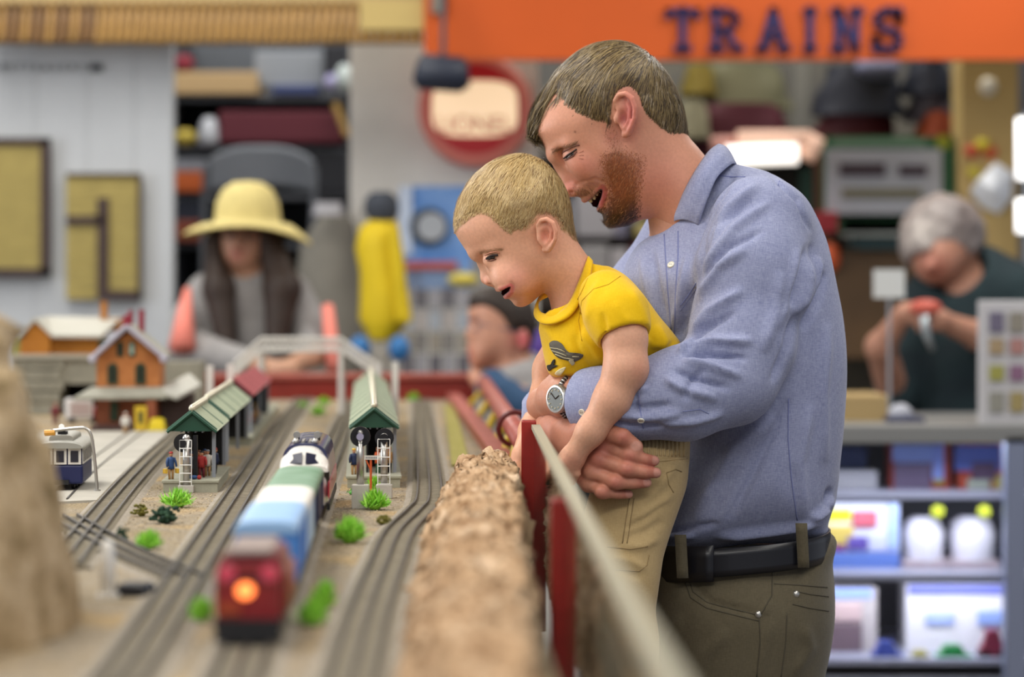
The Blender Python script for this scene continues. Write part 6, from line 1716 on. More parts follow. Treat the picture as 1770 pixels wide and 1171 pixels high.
# ---- shirt
m_shirt = cloth_mat('chambray', '#757b9f', '#a6abc6', 1250, bump=.35)
m_seam = mat('chambray_seam', '#757ca8', .85)
dT = dM + .03
torso = Poly2([(1175, 330), (1200, 300), (1232, 275), (1275, 285), (1335, 302), (1390, 345), (1424, 412), (1443, 485), (1456, 565), (1460, 640), (1456, 740), (1447, 825), (1440, 868), (1428, 905), (1424, 935),
               (1330, 948), (1130, 962), (1122, 940), (1146, 880), (1166, 810), (1170, 740), (1150, 660), (1110, 590), (1082, 520), (1078, 470), (1100, 425), (1135, 396)], dT)
tW = wmap([(1200, 330, .10), (1300, 340, .165), (1150, 450, .16), (1300, 450, .19), (1400, 450, .165), (1300, 650, .185), (1430, 650, .16), (1200, 700, .165), (1300, 850, .175), (1150, 920, .15), (1420, 900, .15)], dT, .07)
def man_shirt(Q):
    d = inflate(Q, torso, dT, .125, tW, 2.25)
    # far shoulder and sleeve, wrapping round the boy's far side
    far = chain(Q, [VM(1215, 395, .16), VM(1130, 520, .20), VM(1090, 640, .17), VM(1000, 695, .10), VM(955, 722, .03), VM(947, 712, -.04)], [.075, .066, .056, .046, .040, .033], .03)
    d = smin(d, far, .04)
    near = chain(Q, [VM(1310, 388, -.115), VM(1300, 470, -.145), VM(1282, 590, -.165), VM(1262, 650, -.175)], [.064, .070, .065, .060], .025)
    near = smin(near, ell(Q, VM(1328, 392, -.06), (.052, .085, .058), rotY(40)), .03)
    d = smin(d, near, .022)
    fore = chain(Q, [VM(1258, 655, -.180), VM(1180, 680, -.205), VM(1090, 697, -.200), VM(1030, 693, -.185), VM(985, 687, -.155)], [.060, .055, .043, .036, .031], .03)
    cutp = (Q - VM(1004, 690, -.168)) @ ((VM(1004, 690, -.168) - VM(1050, 695, -.192)) / np.linalg.norm(VM(1004, 690, -.168) - VM(1050, 695, -.192)))
    fore = smax(fore, cutp, .003)
    d = smin(d, fore, .022)
    # neck opening
    d = smax(d, -chain(Q, [VM(1195, 320), VM(1130, 215)], [.058, .075]), .006)
    # wrist ends cut so the cuff stays open
    return d
lo, hi = box_of([VM(930, 960, -.26), VM(1475, 240, .28)], .02)
sv, sf = polygonize(man_shirt, lo, hi, .0034)
sn = vnormals(sv, sf)
folds = [([(1312, 318), (1262, 362), (1222, 430)], 9, .0040), ([(1330, 350), (1268, 398), (1212, 470)], 8, .0036), ([(1290, 430), (1240, 462), (1205, 520)], 9, .0036),
         ([(1318, 400), (1255, 430), (1215, 490)], 6, -.0030), ([(1300, 345), (1240, 395), (1216, 440)], 6, -.0026), ([(1270, 300), (1235, 350), (1215, 410), (1205, 470)], 7, -.0045),
         ([(1285, 500), (1225, 540), (1195, 580)], 10, .0040), ([(1270, 540), (1215, 572), (1190, 596)], 6, -.0036), ([(1300, 590), (1235, 590), (1190, 606)], 8, .0046), ([(1290, 620), (1225, 612), (1185, 618)], 5, -.0050),
         ([(1280, 650), (1215, 632), (1180, 625)], 8, .0046), ([(1260, 672), (1205, 655), (1165, 640)], 6, -.0044), ([(1240, 690), (1180, 672), (1150, 655)], 8, .0036), ([(1215, 640), (1195, 660), (1185, 690)], 6, -.0036),
         ([(1200, 600), (1190, 598), (1180, 604), (1174, 614)], 5, .0050), ([(1411, 444), (1400, 490), (1374, 545)], 11, .0060), ([(1425, 470), (1412, 520), (1385, 570)], 7, -.0045), ([(1400, 420), (1388, 470), (1362, 530)], 8, -.0040),
         ([(1374, 545), (1362, 600), (1335, 660)], 7, -.0045), ([(1350, 470), (1340, 540), (1318, 610)], 12, .0030), ([(1380, 430), (1366, 500), (1345, 570)], 8, .0025),
         ([(1160, 700), (1110, 706), (1060, 700)], 6, -.0030), ([(1180, 715), (1120, 722), (1060, 716)], 8, .0032), ([(1120, 672), (1080, 676), (1040, 668)], 6, .0026), ([(1150, 735), (1090, 738), (1030, 722)], 5, -.0026),
         ([(1250, 715), (1200, 728), (1140, 732)], 7, .0030), ([(1106, 660), (1098, 690), (1102, 712)], 5, -.0035),
         ([(1340, 720), (1270, 780), (1200, 900)], 16, .0040), ([(1400, 700), (1380, 800), (1390, 900)], 12, .0030), ([(1365, 690), (1310, 800), (1260, 900)], 10, -.0034), ([(1440, 860), (1420, 885), (1400, 900)], 7, .0050), ([(1436, 845), (1425, 880)], 5, -.0050),
         ([(1420, 905), (1330, 918), (1240, 928)], 7, .0045), ([(1200, 925), (1160, 928), (1130, 935)], 6, .0040), ([(1240, 905), (1180, 915), (1140, 925)], 6, -.0032), ([(1430, 560), (1420, 680), (1425, 800)], 10, .0030), ([(1330, 300), (1378, 345), (1402, 400)], 4, -.0030),
         ([(1110, 440), (1120, 500), (1140, 560)], 8, .0032), ([(1125, 430), (1135, 490), (1150, 560)], 6, -.0030), ([(1215, 440), (1185, 530), (1172, 585)], 8, -.0060), ([(1190, 440), (1178, 510), (1165, 570)], 8, .0030)]
sv = fold_disp(sv, sn, [(a_, b_ * .9, c_ * 2.3) for a_, b_, c_ in folds])
sn = vnormals(sv, sf); wob = np.array([noise.noise(Vector(q * 9)) + .5 * noise.noise(Vector(q * 21)) for q in sv]); sv = sv + sn * (wob * .0016)[:, None]
shirt = npmesh('shirt', sv, sf, m_shirt, man, mo)
ss = Surf((sv, sf))
conform_tube(ss, [(1240, 304), (1268, 306), (1288, 306), (1315, 308), (1346, 322), (1378, 354), (1397, 397), (1407, 432)], .0011, 'armhole_seam', m_seam, shirt, mo)
conform_tube(ss, [(1345, 321), (1350, 305)], .0009, 'yoke_seam', m_seam, shirt, mo)
conform_tube(ss, [(1363, 690), (1362, 760), (1368, 830), (1378, 900)], .0009, 'side_seam', m_seam, shirt, mo)
conform_tube(ss, [(1148, 405), (1150, 440), (1154, 500), (1160, 570)], .0010, 'placket_edge', m_seam, shirt, mo)
conform_tube(ss, [(1172, 400), (1172, 440), (1168, 500), (1165, 580)], .0010, 'placket_edge', m_seam, shirt, mo)
conform_tube(ss, [(1175, 530), (1190, 510), (1203, 490)], .0009, 'pocket_edge', m_seam, shirt, mo)
conform_tube(ss, [(1176, 538), (1190, 519), (1203, 500)], .0006, 'pocket_stitch', m_seam, shirt, mo)
conform_tube(ss, [(1105, 661), (1105, 700), (1112, 742)], .0008, 'cuff_edge', m_seam, shirt, mo)
conform_tube(ss, [(1180, 712), (1210, 708), (1225, 716)], .0006, 'sleeve_stitch', m_seam, shirt, mo)
m_btn = mat('button_pearl', '#d8d4c4', .3)
for bx_, by_, r_ in ((1160, 458, .0050), (1108, 727, .0045), (1006, 713, .0045)):
    h, nn = ss.hit(bx_, by_)
    if h is None: continue
    q = nn.to_track_quat('Z', 'Y').to_matrix()
    bt = MB(); bt.lathe([(r_, 0), (r_, .0012), (r_ * .85, .0018), (r_ * .7, .0013), (.0002, .0013)], h, 18, M=q); bo_ = bt.build('button', m_btn, shirt, smooth=False, off=mo)
    for s in (-1, 1): MB().ball(h + q @ Vector((s * .0012, 0, .0016)), .0006, 6, 4).build('button_hole', m_lash, shirt, off=mo)
# cuff of the left sleeve: a slightly wider band
b = MB()
ax0, ax1 = Vector(VM(1050, 695, -.192)), Vector(VM(1004, 690, -.168)); tdv = (ax1 - ax0).normalized(); sdv = tdv.cross(Vector((0, 0, 1))).normalized(); udv = sdv.cross(tdv).normalized()
rows = []
for t in np.linspace(0, 1, 7):
    c_ = ax0.lerp(ax1, t); rr_ = .0385 - .0055 * t
    rows.append([c_ + (sdv * math.cos(a) * .97 + udv * math.sin(a)) * (rr_ + .0006 * math.sin(3 * a)) for a in np.linspace(0, 2 * math.pi, 40, endpoint=False)])
b.grid(rows, close=True); b.build('cuff', m_shirt, shirt, smooth=True, off=mo, solid=.0022)
# collar: two leaves folded over a band round the neck
def collar(s):
    top = [VM(1242, 250, 0), VM(1226, 262, s * .045), VM(1205, 292, s * .062), VM(1186, 326, s * .064), VM(1168, 366, s * .050), VM(1157, 386, s * .030)]
    low = [VM(1272, 284, 0), VM(1264, 284, s * .062), VM(1240, 306, s * .092), VM(1224, 340, s * .098), VM(1212, 372, s * .094), VM(1208, 389, s * .086)]
    if s > 0: low[-1] = VM(1150, 400, s * .07); low[-2] = VM(1165, 392, s * .085)
    top = smooth_path([Vector(p) for p in top], 5); low = smooth_path([Vector(p) for p in low], 5)
    rows = []
    for t in np.linspace(0, 1, 9):
        row = []
        for a, c in zip(top, low):
            q = a.lerp(c, t); q.z += .006 * math.sin(math.pi * t); q.y += s * .010 * math.sin(math.pi * min(1, t * 1.1)); row.append(q)
        rows.append(row)
    MB().grid(rows).build('collar_leaf', m_shirt, shirt, smooth=True, off=mo, solid=.0028)
    rows = [[a + Vector((0, 0, -.0)) for a in top], [a + Vector((.012, 0, -.028)) for a in top]]
    MB().grid(rows).build('collar_band', m_shirt, shirt, smooth=True, off=mo, solid=.002)
collar(-1); collar(1)

# ---- watch
wt = bpy.data.objects.new('wristwatch', None); COL.objects.link(wt); wt.parent = man
wc_ = Vector(VM(976, 688, -.134)); wax = (Vector(VM(1000, 688, -.160)) - Vector(VM(955, 690, -.112))).normalized()
sd_ = wax.cross(Vector((0, 0, 1))).normalized(); ud_ = sd_.cross(wax).normalized()
if sd_.y > 0: sd_ = -sd_
lsurf = Surf((lv, lf))
wpx = smooth_path([Vector((978, 656, 0)), Vector((970, 668, 0)), Vector((967, 690, 0)), Vector((970, 708, 0)), Vector((977, 718, 0))], 6)
for k, q_ in enumerate(wpx):
    h, nn = lsurf.hit(q_.x, q_.y)
    if h is not None: MB().ball(h + nn * .0012, .0036, 8, 6).build('strap_link', m_steel if k % 2 else m_lash, wt, smooth=True, off=mo)
for k in range(10):      # far half of the strap
    a = math.pi * (k + 1) / 11 + math.pi / 2
    c_ = wc_ + (sd_ * math.cos(a) + ud_ * math.sin(a)) * .0275
    MB().ball(c_, .0036, 8, 6).build('strap_link', m_steel, wt, smooth=True, off=mo)
h, nn = lsurf.hit(967, 690)
face_n = (nn + Vector((-.25, 0, 0))).normalized(); q = face_n.to_track_quat('Z', 'Y').to_matrix(); fc_ = h + nn * .003
MB().lathe([(.0185, -.004), (.0190, .002), (.0175, .005), (.0155, .0052), (.0150, .0042)], fc_, 36, M=q).build('watch_case', m_steel, wt, smooth=False, off=mo)
MB().lathe([(.0150, .0042), (.0001, .0044)], fc_, 28, M=q).build('watch_dial', mat('dial_grey', '#6c706c', .35), wt, off=mo)
for k in range(12):
    a = 2 * math.pi * k / 12; MB().ball(fc_ + q @ Vector((math.cos(a) * .0122, math.sin(a) * .0122, .0048)), .0009, 6, 4).build('hour_mark', m_tooth, wt, off=mo)
for a, l_ in ((.6, .0085), (2.4, .0115)): MB().tube([fc_ + q @ Vector((0, 0, .005)), fc_ + q @ Vector((math.cos(a) * l_, math.sin(a) * l_, .005))], .0006, 5).build('watch_hand', m_lash, wt, off=mo)

# ---- trousers, belt
m_trou = cloth_mat('olive_twill', '#4e4737', '#605846', 1300, bump=.25)
pel = Poly2([(1118, 948), (1250, 940), (1428, 918), (1436, 975), (1440, 1040), (1432, 1110), (1412, 1180), (1395, 1260), (1300, 1300), (1180, 1290), (1120, 1230), (1100, 1120), (1102, 1020)], dT)
def trousers(Q):
    d = inflate(Q, pel, dT, .12, .168, 2.3)
    for s in (-1, 1):
        hip = VM(1290, 1080, .03 + s * .085); kn = np.array([hip[0] - .02, dT + s * .10, .50]); an = np.array([hip[0] + .03, dT + s * .11, .075])
        d = smin(d, chain(Q, [hip, kn, an], [.105, .075, .060], .03), .03)
    return smax(d, -(Q[:, 2] - .055), .004)
lo = np.array([VM(1090, 900)[0], dT - .26, .04]); hi = np.array([VM(1480, 900)[0], dT + .26, VM(0, 915)[2]])
tv, tf = polygonize(trousers, lo, hi, .0052)
tn = vnormals(tv, tf)
tv = fold_disp(tv, tn, [([(1195, 1005), (1230, 1042), (1310, 1062)], 5, -.004), ([(1330, 1075), (1318, 1130), (1310, 1180)], 8, .003), ([(1260, 1090), (1220, 1130), (1190, 1180)], 12, .005), ([(1390, 1080), (1400, 1120), (1370, 1171)], 10, .004),
                        ([(1330, 1040), (1322, 1055), (1312, 1064)], 5, .004), ([(1180, 1060), (1160, 1110), (1150, 1160)], 10, .004), ([(1240, 985), (1290, 990), (1335, 985)], 8, .002)])
trs = npmesh('trousers', tv, tf, m_trou, man, mo)
ts = Surf((tv, tf)); m_tst = mat('twill_stitch', '#443e30', .8)
for nm, pl_ in (('pocket_seam', [(1190, 1000), (1198, 1024), (1222, 1042), (1260, 1052), (1312, 1064)]), ('pocket_seam', [(1184, 1006), (1194, 1034), (1222, 1052), (1262, 1062), (1312, 1074)]), ('yoke_seam', [(1335, 985), (1334, 1030), (1318, 1058), (1312, 1068)]),
                ('outseam', [(1312, 1068), (1314, 1110), (1308, 1171)]), ('outseam', [(1360, 1060), (1358, 1110), (1350, 1171)]), ('back_pocket', [(1372, 1022), (1400, 1028), (1432, 1032)]), ('back_pocket', [(1370, 1045), (1400, 1052), (1432, 1057)]), ('back_yoke', [(1338, 1010), (1380, 1012), (1430, 1016)])):
    conform_tube(ts, pl_, .0009, nm, m_tst, trs, mo)
for bx_, by_ in ((1311, 1063), (1376, 1028)):
    h, nn = ts.hit(bx_, by_)
    if h is not None: MB().ball(h, .0048, 10, 6, (1, .6, 1)).build('rivet', m_steel, trs, smooth=True, off=mo)
m_belt = mat('black_leather', '#121218', .38, coat=.1)
# belt as a band round the waist
def waist_ring(pyl, pyr, grow):
    out = []
    for a in np.linspace(0, 2 * math.pi, 72, endpoint=False):
        ca, sa = math.cos(a), math.sin(a); px = 1272 + 153 * math.copysign(abs(ca) ** .8, ca); py = pyl + (pyr - pyl) * (px - 1120) / 305
        p_ = Vector(P(px, py, dT)); p_.y = dT + .166 * math.copysign(abs(sa) ** .85, sa); c0 = Vector((P(1272, py, dT).x, dT, p_.z)); v_ = p_ - c0
        out.append(c0 + v_ * (1 + grow)); 
    return out
MB().grid([waist_ring(940 + 46 * t, 912 + 46 * t, .03) for t in np.linspace(0, 1, 5)], close=True).build('belt', m_belt, man, smooth=True, off=mo, solid=.004)
bs_ = None
for px, y0, y1 in ((1176, 925, 1000), (1385, 905, 982)):
    q = []
    for t in np.linspace(0, 1, 6):
        py = y0 + (y1 - y0) * t; pp_ = P(px + 4 * t, py, dT - .176 + .028 * abs((px - 1272) / 153) ** 2.6 * 1.2 + .0)
        q.append(pp_)
    b = MB(); rows = [[p_ + Vector((-.0075, 0, 0)), p_ + Vector((.0075, 0, 0))] if True else None for p_ in q]; rows = [[a, c] for a, c in rows]
    b.grid(rows).build('belt_loop', m_trou, trs, smooth=True, off=mo, solid=.004)
b = MB(); rows = []
for t in np.linspace(0, 1, 4):
    ring = waist_ring(933 + 60 * t, 905 + 60 * t, .045); rows.append([q for q in ring if q.y < dT and P(1120, 0, dT).x - .02 < q.x < P(1236 - 10 * (2 * t - 1) ** 2, 0, dT).x][:])
nm_ = min(len(r_) for r_ in rows); MB().grid([r_[:nm_] for r_ in rows]).build('buckle_flap', m_belt, man, smooth=True, off=mo, solid=.004)
# shoes
for s in (-1, 1):
    cx = VM(1290, 1080)[0] + .03; sh = MB()
    rows = []
    for t in np.linspace(0, 1, 10):
        hw = .042 * math.sin(math.pi * min(.5, .18 + t * .5)) if t < .6 else .045 * math.sqrt(max(.02, 1 - ((t - .6) / .42) ** 2)); hh = .085 - .05 * t if t > .25 else .09
        x = cx + .08 - t * .29
        rows.append([Vector((x, dT + s * .115 + hw * math.cos(a), max(0, hh * .5 + hh * .5 * math.sin(a) * 1.0))) for a in np.linspace(0, 2 * math.pi, 16, endpoint=False)])
    sh.grid(rows, close=True); sh.add(rows[0], [tuple(range(16))]); sh.add(rows[-1], [tuple(range(16))]); sh.build('shoe', mat('shoe_brown', '#3a2a20', .5), man, smooth=True, off=mo)
# ================================================================== the boy
dB = D - .05
boy = thing('person', 'small blond boy in yellow shirt leaning over the railway table', 'person', (X_(1080, dB), dB, .55))
bo_off = tuple(boy.location)
def VB(px, py, dy=0.): return np.array(P(px, py, dB + dy))
bsk = Poly2([(786, 398), (788, 372), (798, 343), (818, 313), (843, 289), (870, 276), (901, 271), (927, 279), (950, 296), (968, 317), (979, 342), (985, 368), (990, 395), (997, 415), (1012, 438), (1034, 470), (1040, 520),
             (1000, 560), (962, 556), (954, 540), (949, 518), (941, 507), (931, 513), (917, 525), (903, 531), (891, 529), (884, 521), (877, 515), (868, 507), (860, 501), (853, 495), (845, 484), (836, 467), (829, 457), (820, 447), (809, 438), (797, 421), (789, 408)], dB)
bW = wmap([(795, 400, .050), (810, 360, .056), (840, 310, .058), (900, 290, .060), (950, 320, .066), (900, 370, .068), (850, 400, .060), (970, 370, .062), (840, 450, .050), (880, 450, .060), (870, 490, .046), (900, 510, .042),
           (920, 480, .058), (940, 450, .060), (895, 528, .034), (970, 450, .050), (985, 510, .048), (960, 420, .060)], dB, .018)
bnose = Poly2([(828, 457), (830, 468), (830, 479), (832, 487), (838, 492), (847, 494), (856, 492), (860, 482), (852, 466), (838, 455)], dB)
bnW = wmap([(830, 460, .007), (833, 484, .0095), (848, 490, .012), (852, 475, .009)], dB, .007)
def boy_head(Q, final=True):
    d = inflate(Q, bsk, dB, .064, bW, 2.15)
    d = smin(d, inflate(Q, bnose, dB, .011, bnW), .007)
    for s in (-1, 1):
        d = smin(d, ell(Q, VB(847, 487, s * .0095), (.0075, .006, .006)), .004)
        d = smin(d, capsule(Q, VB(822, 440, s * .012), VB(858, 426, s * .042), .006, .005), .012)
        d = smax(d, -ell(Q, VB(842, 452, s * .031), (.012, .012, .0085), rotY(20)), .010)
        d = smin(d, ell(Q, VB(851, 449, s * .029), (.0125, .0115, .0115)), .005)
        d = smin(d, ell(Q, VB(886, 484, s * .036), (.026, .021, .021), rotY(20)), .018)
        hl = [VB(931, 402, s * .066), VB(929, 390, s * .069), VB(935, 381, s * .073), VB(945, 379, s * .077), VB(956, 386, s * .080), VB(961, 399, s * .081), VB(960, 413, s * .079), VB(954, 424, s * .074), VB(948, 432, s * .069), VB(941, 432, s * .065)]
        e = ell(Q, VB(945, 405, s * .069), (.0130, .0038, .0205), rotY(-8))
        e = smin(e, chain(Q, hl, [.002, .0026, .003, .0032, .0032, .003, .0028, .003, .0036, .0034]), .003)
        e = smax(e, -ell(Q, VB(942, 408, s * .076), (.0082, .0068, .0105), rotY(-8)), .0025)
        e = smin(e, chain(Q, [VB(948, 390, s * .072), VB(953, 401, s * .074), VB(951, 414, s * .073), VB(944, 424, s * .070)], [.0016, .002, .0022, .0018]), .0025)
        e = smin(e, ell(Q, VB(933, 412, s * .067), (.0036, .004, .0055)), .0025)
        d = smin(d, e, .005)
    if not final: return d
    d = smax(d, -bmouth(Q), .002)
    d = smin(d, chain(Q, BU, [.0010, .0020, .0027, .0028, .0027, .0020, .0010]), .0026)
    d = smin(d, chain(Q, BL, [.0010, .0023, .0030, .0033, .0030, .0023, .0010]), .0026)
    for s in (-1, 1):
        d = smax(d, -chain(Q, BD[s], [.0005, .0012, .0005]), .004)
        d = smax(d, -ell(Q, BN[s], (.0026, .002, .0018)), .0015)
    return d
lo = np.minimum(VB(770, 570), VB(1050, 255)); hi = np.maximum(VB(770, 570), VB(1050, 255)); lo[1] = dB - .09; hi[1] = dB + .09
qv, qf = polygonize(lambda Q: boy_head(Q, False), lo, hi, .003)
bq = Surf((qv, qf))
def FB(px, py, s=-1, inset=0.):
    h, n_ = bq.hit(px, py); h = np.array(h) - np.array(n_) * inset
    if s > 0: h[1] = 2 * dB - h[1]
    return h
BU = [FB(882, 494, -1, .0006), FB(874, 497, -1, .0006), FB(865, 499.5, -1, .0006), VB(860, 501, 0), FB(865, 499.5, 1, .0006), FB(874, 497, 1, .0006), FB(882, 494, 1, .0006)]
BL = [FB(884, 497, -1, .0006), FB(883, 505, -1, .0006), FB(878, 511, -1, .0006), VB(874, 513, 0), FB(878, 511, 1, .0006), FB(883, 505, 1, .0006), FB(884, 497, 1, .0006)]
BD = {s: [FB(884, 489, s), FB(887, 495, s), FB(886, 502, s)] for s in (-1, 1)}; BN = {s: FB(846, 492, s) for s in (-1, 1)}
BMC = [FB(881, 497, -1), FB(877, 501, -1), FB(871, 505, -1, .001), VB(868, 507, 0), FB(871, 505, 1, .001), FB(877, 501, 1), FB(881, 497, 1)]
def bmouth(Q):
    return chain(Q, BMC, [.0014, .0032, .0040, .0042, .0040, .0032, .0014])
kv, kf = polygonize(boy_head, lo, hi, .0014)
bh_line = Poly2([(776, 405), (770, 360), (800, 290), (870, 245), (940, 250), (1000, 320), (1010, 400), (1002, 420), (985, 412), (970, 402), (962, 384), (948, 374), (932, 376), (922, 392), (905, 402), (893, 400), (884, 408), (874, 403), (862, 392), (850, 380), (838, 374), (820, 378), (806, 388), (795, 398), (788, 404)], dB, 3)
def boy_skin(v):
    c = np.tile(hexc('#d9a284'), (len(v), 1)); X, Y = project(v)
    c = blend(c, '#d58a78', .5 * np.exp(-(((X - 893) / 30) ** 2 + ((Y - 482) / 26) ** 2)))
    c = blend(c, '#b9604c', .6 * np.exp(-(((X - 942) / 9) ** 2 + ((Y - 409) / 13) ** 2)))
    c = blend(c, '#c9745c', .5 * np.exp(-(((X - 950) / 16) ** 2 + ((Y - 400) / 26) ** 2)))
    c = blend(c, '#d08a76', .4 * np.exp(-(((X - 838) / 9) ** 2 + ((Y - 487) / 9) ** 2)))
    c = blend(c, '#bc5a58', .9 * np.clip(1 - chain(v, BU[:4], [.0022] * 4) / .0016, 0, 1))
    c = blend(c, '#c8706a', .9 * np.clip(1 - chain(v, BL[:4], [.0032] * 4) / .0016, 0, 1))
    c = blend(c, '#241010', .97 * np.clip(-(bmouth(v) - .0005) / .0006, 0, 1))  # dark of the mouth opening put into the colour
    hs = bh_line(v[:, 0], v[:, 2]); c = blend(c, '#b08f60', np.clip(-hs / .010 + .1, 0, 1) * .9)
    c = blend(c, '#c08a66', .3 * np.exp(-(((X - 850) / 16) ** 2 + ((Y - 440) / 5) ** 2)))
    return c
bparts = [(kv, kf, boy_skin(kv))]
def boy_arm(Q):
    d = chain(Q, [VB(1062, 530, -.095), VB(1080, 585, -.118), VB(1082, 636, -.125), VB(1058, 690, -.125), VB(1022, 745, -.122), VB(996, 782, -.115)], [.031, .027, .0265, .0225, .0175, .0145], .012)
    d = smin(d, ell(Q, VB(1094, 642, -.125), (.012, .016, .018)), .012)
    pal = ell(Q, VB(984, 800, -.110), (.018, .014, .017), rotY(-50)); d = smin(d, pal, .012)
    for i, (a, b_, r_) in enumerate((((976, 808), (958, 818), .0062), ((982, 815), (966, 830), .0064), ((990, 819), (978, 836), .0062), ((997, 819), (989, 834), .0054))):
        d = smin(d, chain(Q, [VB(985, 803, -.110), VB(*a, -.112), VB(*b_, -.100)], [.008, r_, r_ * .85]), .003)
    return smin(d, chain(Q, [VB(985, 795, -.115), VB(968, 802, -.120), VB(955, 806, -.112)], [.008, .0065, .0055]), .004)
lo, hi = box_of([VB(950, 840, -.16), VB(1110, 500, -.06)], .035)
xv, xf = polygonize(boy_arm, lo, hi, .0022)
def arm_col(v):
    c = np.tile(hexc('#d6a184'), (len(v), 1)); X, Y = project(v)
    c = blend(c, '#c98a72', .6 * np.exp(-(((X - 1105) / 16) ** 2 + ((Y - 640) / 22) ** 2)))
    return blend(c, '#c27a66', .5 * np.exp(-(((X - 990) / 22) ** 2 + ((Y - 800) / 18) ** 2)))
bparts.append((xv, xf, arm_col(xv)))
def boy_arm_far(Q):
    d = chain(Q, [VB(985, 575, .09), VB(955, 640, .10), VB(945, 690, .09), VB(922, 745, .06), VB(904, 785, .02)], [.028, .025, .022, .018, .0145], .012)
    d = smin(d, ell(Q, VB(899, 802, .012), (.013, .014, .017)), .010)
    for k in range(4):
        d = smin(d, chain(Q, [VB(899, 800 + k * 3, .012 - k * .004), VB(891 + k * 1.5, 806 + k * 5, .0 - k * .003), VB(900, 816 + k * 4, -.010)], [.007, .0062, .0052]), .003)
    return d
lo, hi = box_of([VB(880, 840, -.03), VB(1000, 560, .13)], .03)
yv, yf = polygonize(boy_arm_far, lo, hi, .0028)
bparts.append((yv, yf, np.tile(hexc('#cf9878'), (len(yv), 1))))
# trunk and legs under the clothes, feet free
def boy_trunk(Q):
    d = chain(Q, [VB(1000, 540), VB(1060, 600), VB(1120, 760)], [.030, .045, .045], .03)
    for s in (-1, 1):
        d = smin(d, chain(Q, [VB(1115, 800, s * .05), VB(1060, 1010, s * .055), VB(1085, 1210, s * .05), VB(1085, 1300, s * .05)], [.030, .032, .030, .026], .02), .02)
    return d
lo, hi = box_of([VB(1000, 1330, -.12), VB(1180, 520, .12)], .05)
zv, zf = polygonize(boy_trunk, lo, hi, .006)
bparts.append((zv, zf, np.tile(hexc('#d6a184'), (len(zv), 1))))
cv, cf, cc2 = join_np(bparts)
npmesh('body', cv, cf, m_skin, boy, bo_off, cc2)
for s in (-1, 1):
    a = VB(1085, 1300, s * .05); rows = []
    for t in np.linspace(0, 1, 9):
        hw = .030 * math.sqrt(max(.05, 1 - (2 * t - 1) ** 4)); hh = .062 - .03 * t
        rows.append([Vector((a[0] + .035 - t * .16, a[1] + hw * math.cos(q), a[2] - .045 + max(0, hh * .5 + hh * .5 * math.sin(q)))) for q in np.linspace(0, 2 * math.pi, 14, endpoint=False)])
    b = MB(); b.grid(rows, close=True); b.add(rows[0], [tuple(range(14))]); b.add(rows[-1], [tuple(range(14))]); b.build('shoe', mat('shoe_navy', '#2a3350', .6), boy, smooth=True, off=bo_off)
# ---- eye and brow
bs = Surf((kv, kf))
MB().tube([FB(881, 497, -1, .001), FB(877, 501, -1, .0025), FB(871, 505, -1, .0035), VB(871, 507, 0), FB(871, 505, 1, .0035), FB(877, 501, 1, .0025), FB(881, 497, 1, .001)], [.0012, .0030, .0036, .0036, .0036, .0030, .0012], 8).build('mouth_inside', m_inmouth, boy, smooth=True, off=bo_off)  # dark tube added so the mouth opening stays dark
on_head(bs, [(841, 448), (846, 444), (853, 441), (861, 441)], .0016, 'eyelash', m_lash, boy, bo_off)
on_head(bs, [(844, 447), (849, 446), (855, 445)], .0024, 'eye', m_iris, boy, bo_off, -.0006)
on_head(bs, [(843, 451), (850, 451), (858, 448)], .0007, 'lower_lash', MATS['lid_line'], boy, bo_off)
on_head(bs, [(838, 442), (847, 437), (857, 435), (864, 437)], .0007, 'lid_crease', mat('crease_soft', '#b97c62', .6), boy, bo_off)
for k in range(5):
    h, nn = bs.hit(842 + k * 4.5, 447 - k * 1.4)
    if h is not None: MB().tube([h, h + Vector((-.0045 + k * .0006, -.002, -.0025))], [.0005, .0001], 4).build('lash_hair', m_lash, boy, off=bo_off)
hp = []
for k in range(120):
    t = random.random(); h, nn = bs.hit(828 + 38 * t, 438 - 12 * t + 6 * t * t + random.gauss(0, 1.6))
    if h is not None: hp.append((h, nn))
pts_ = np.array([h for h, _ in hp]); nn_ = np.array([n for _, n in hp])
strands('eyebrow', pts_, nn_, np.tile([.8, -.1, .25], (len(pts_), 1)) + rng.normal(0, .15, (len(pts_), 3)), rng.uniform(.003, .006, len(pts_)), .0004, np.tile(hexc('#a9805c'), (len(pts_), 1)), boy, bo_off)
# ---- short blond hair
def boy_hair(Q):
    s = bh_line(Q[:, 0], Q[:, 2]); t = np.where(s > 0, -.004, np.clip(-s / .024, 0, 1) * .0055 - .0012)
    return inflate(Q, bsk, dB, .064, bW, 2.15) - t
lo = VB(765, 430); hi = VB(1015, 245); lo = np.array([lo[0], dB - .085, lo[2]]); hi = np.array([hi[0], dB + .085, hi[2]])
gv, gf = polygonize(boy_hair, lo, hi, .0022)
hb_v = bh_line(gv[:, 0], gv[:, 2]); gf0 = gf[(hb_v < -.006)[gf].all(1)]; gf = gf[(hb_v < .001)[gf].all(1)]
def layer_col(v):
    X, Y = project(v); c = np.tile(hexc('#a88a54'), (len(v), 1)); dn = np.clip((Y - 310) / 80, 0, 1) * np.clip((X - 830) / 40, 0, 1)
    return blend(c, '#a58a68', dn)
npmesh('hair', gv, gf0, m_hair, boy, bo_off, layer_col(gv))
NH = 28000
p, nn = sample_surface(gv, gf, NH); X, Y = project(p)
fr = np.clip((850 - X) / 60, 0, 1); bk = np.clip((X - 930) / 50, 0, 1)
dirs = np.stack([-.45 - .35 * fr + .25 * bk, np.sign(p[:, 1] - dB) * .1, -1 + .0 * fr], 1) + rng.normal(0, .12, (NH, 3))
edge = np.clip(-bh_line(p[:, 0], p[:, 2]) / .02, .35, 1)
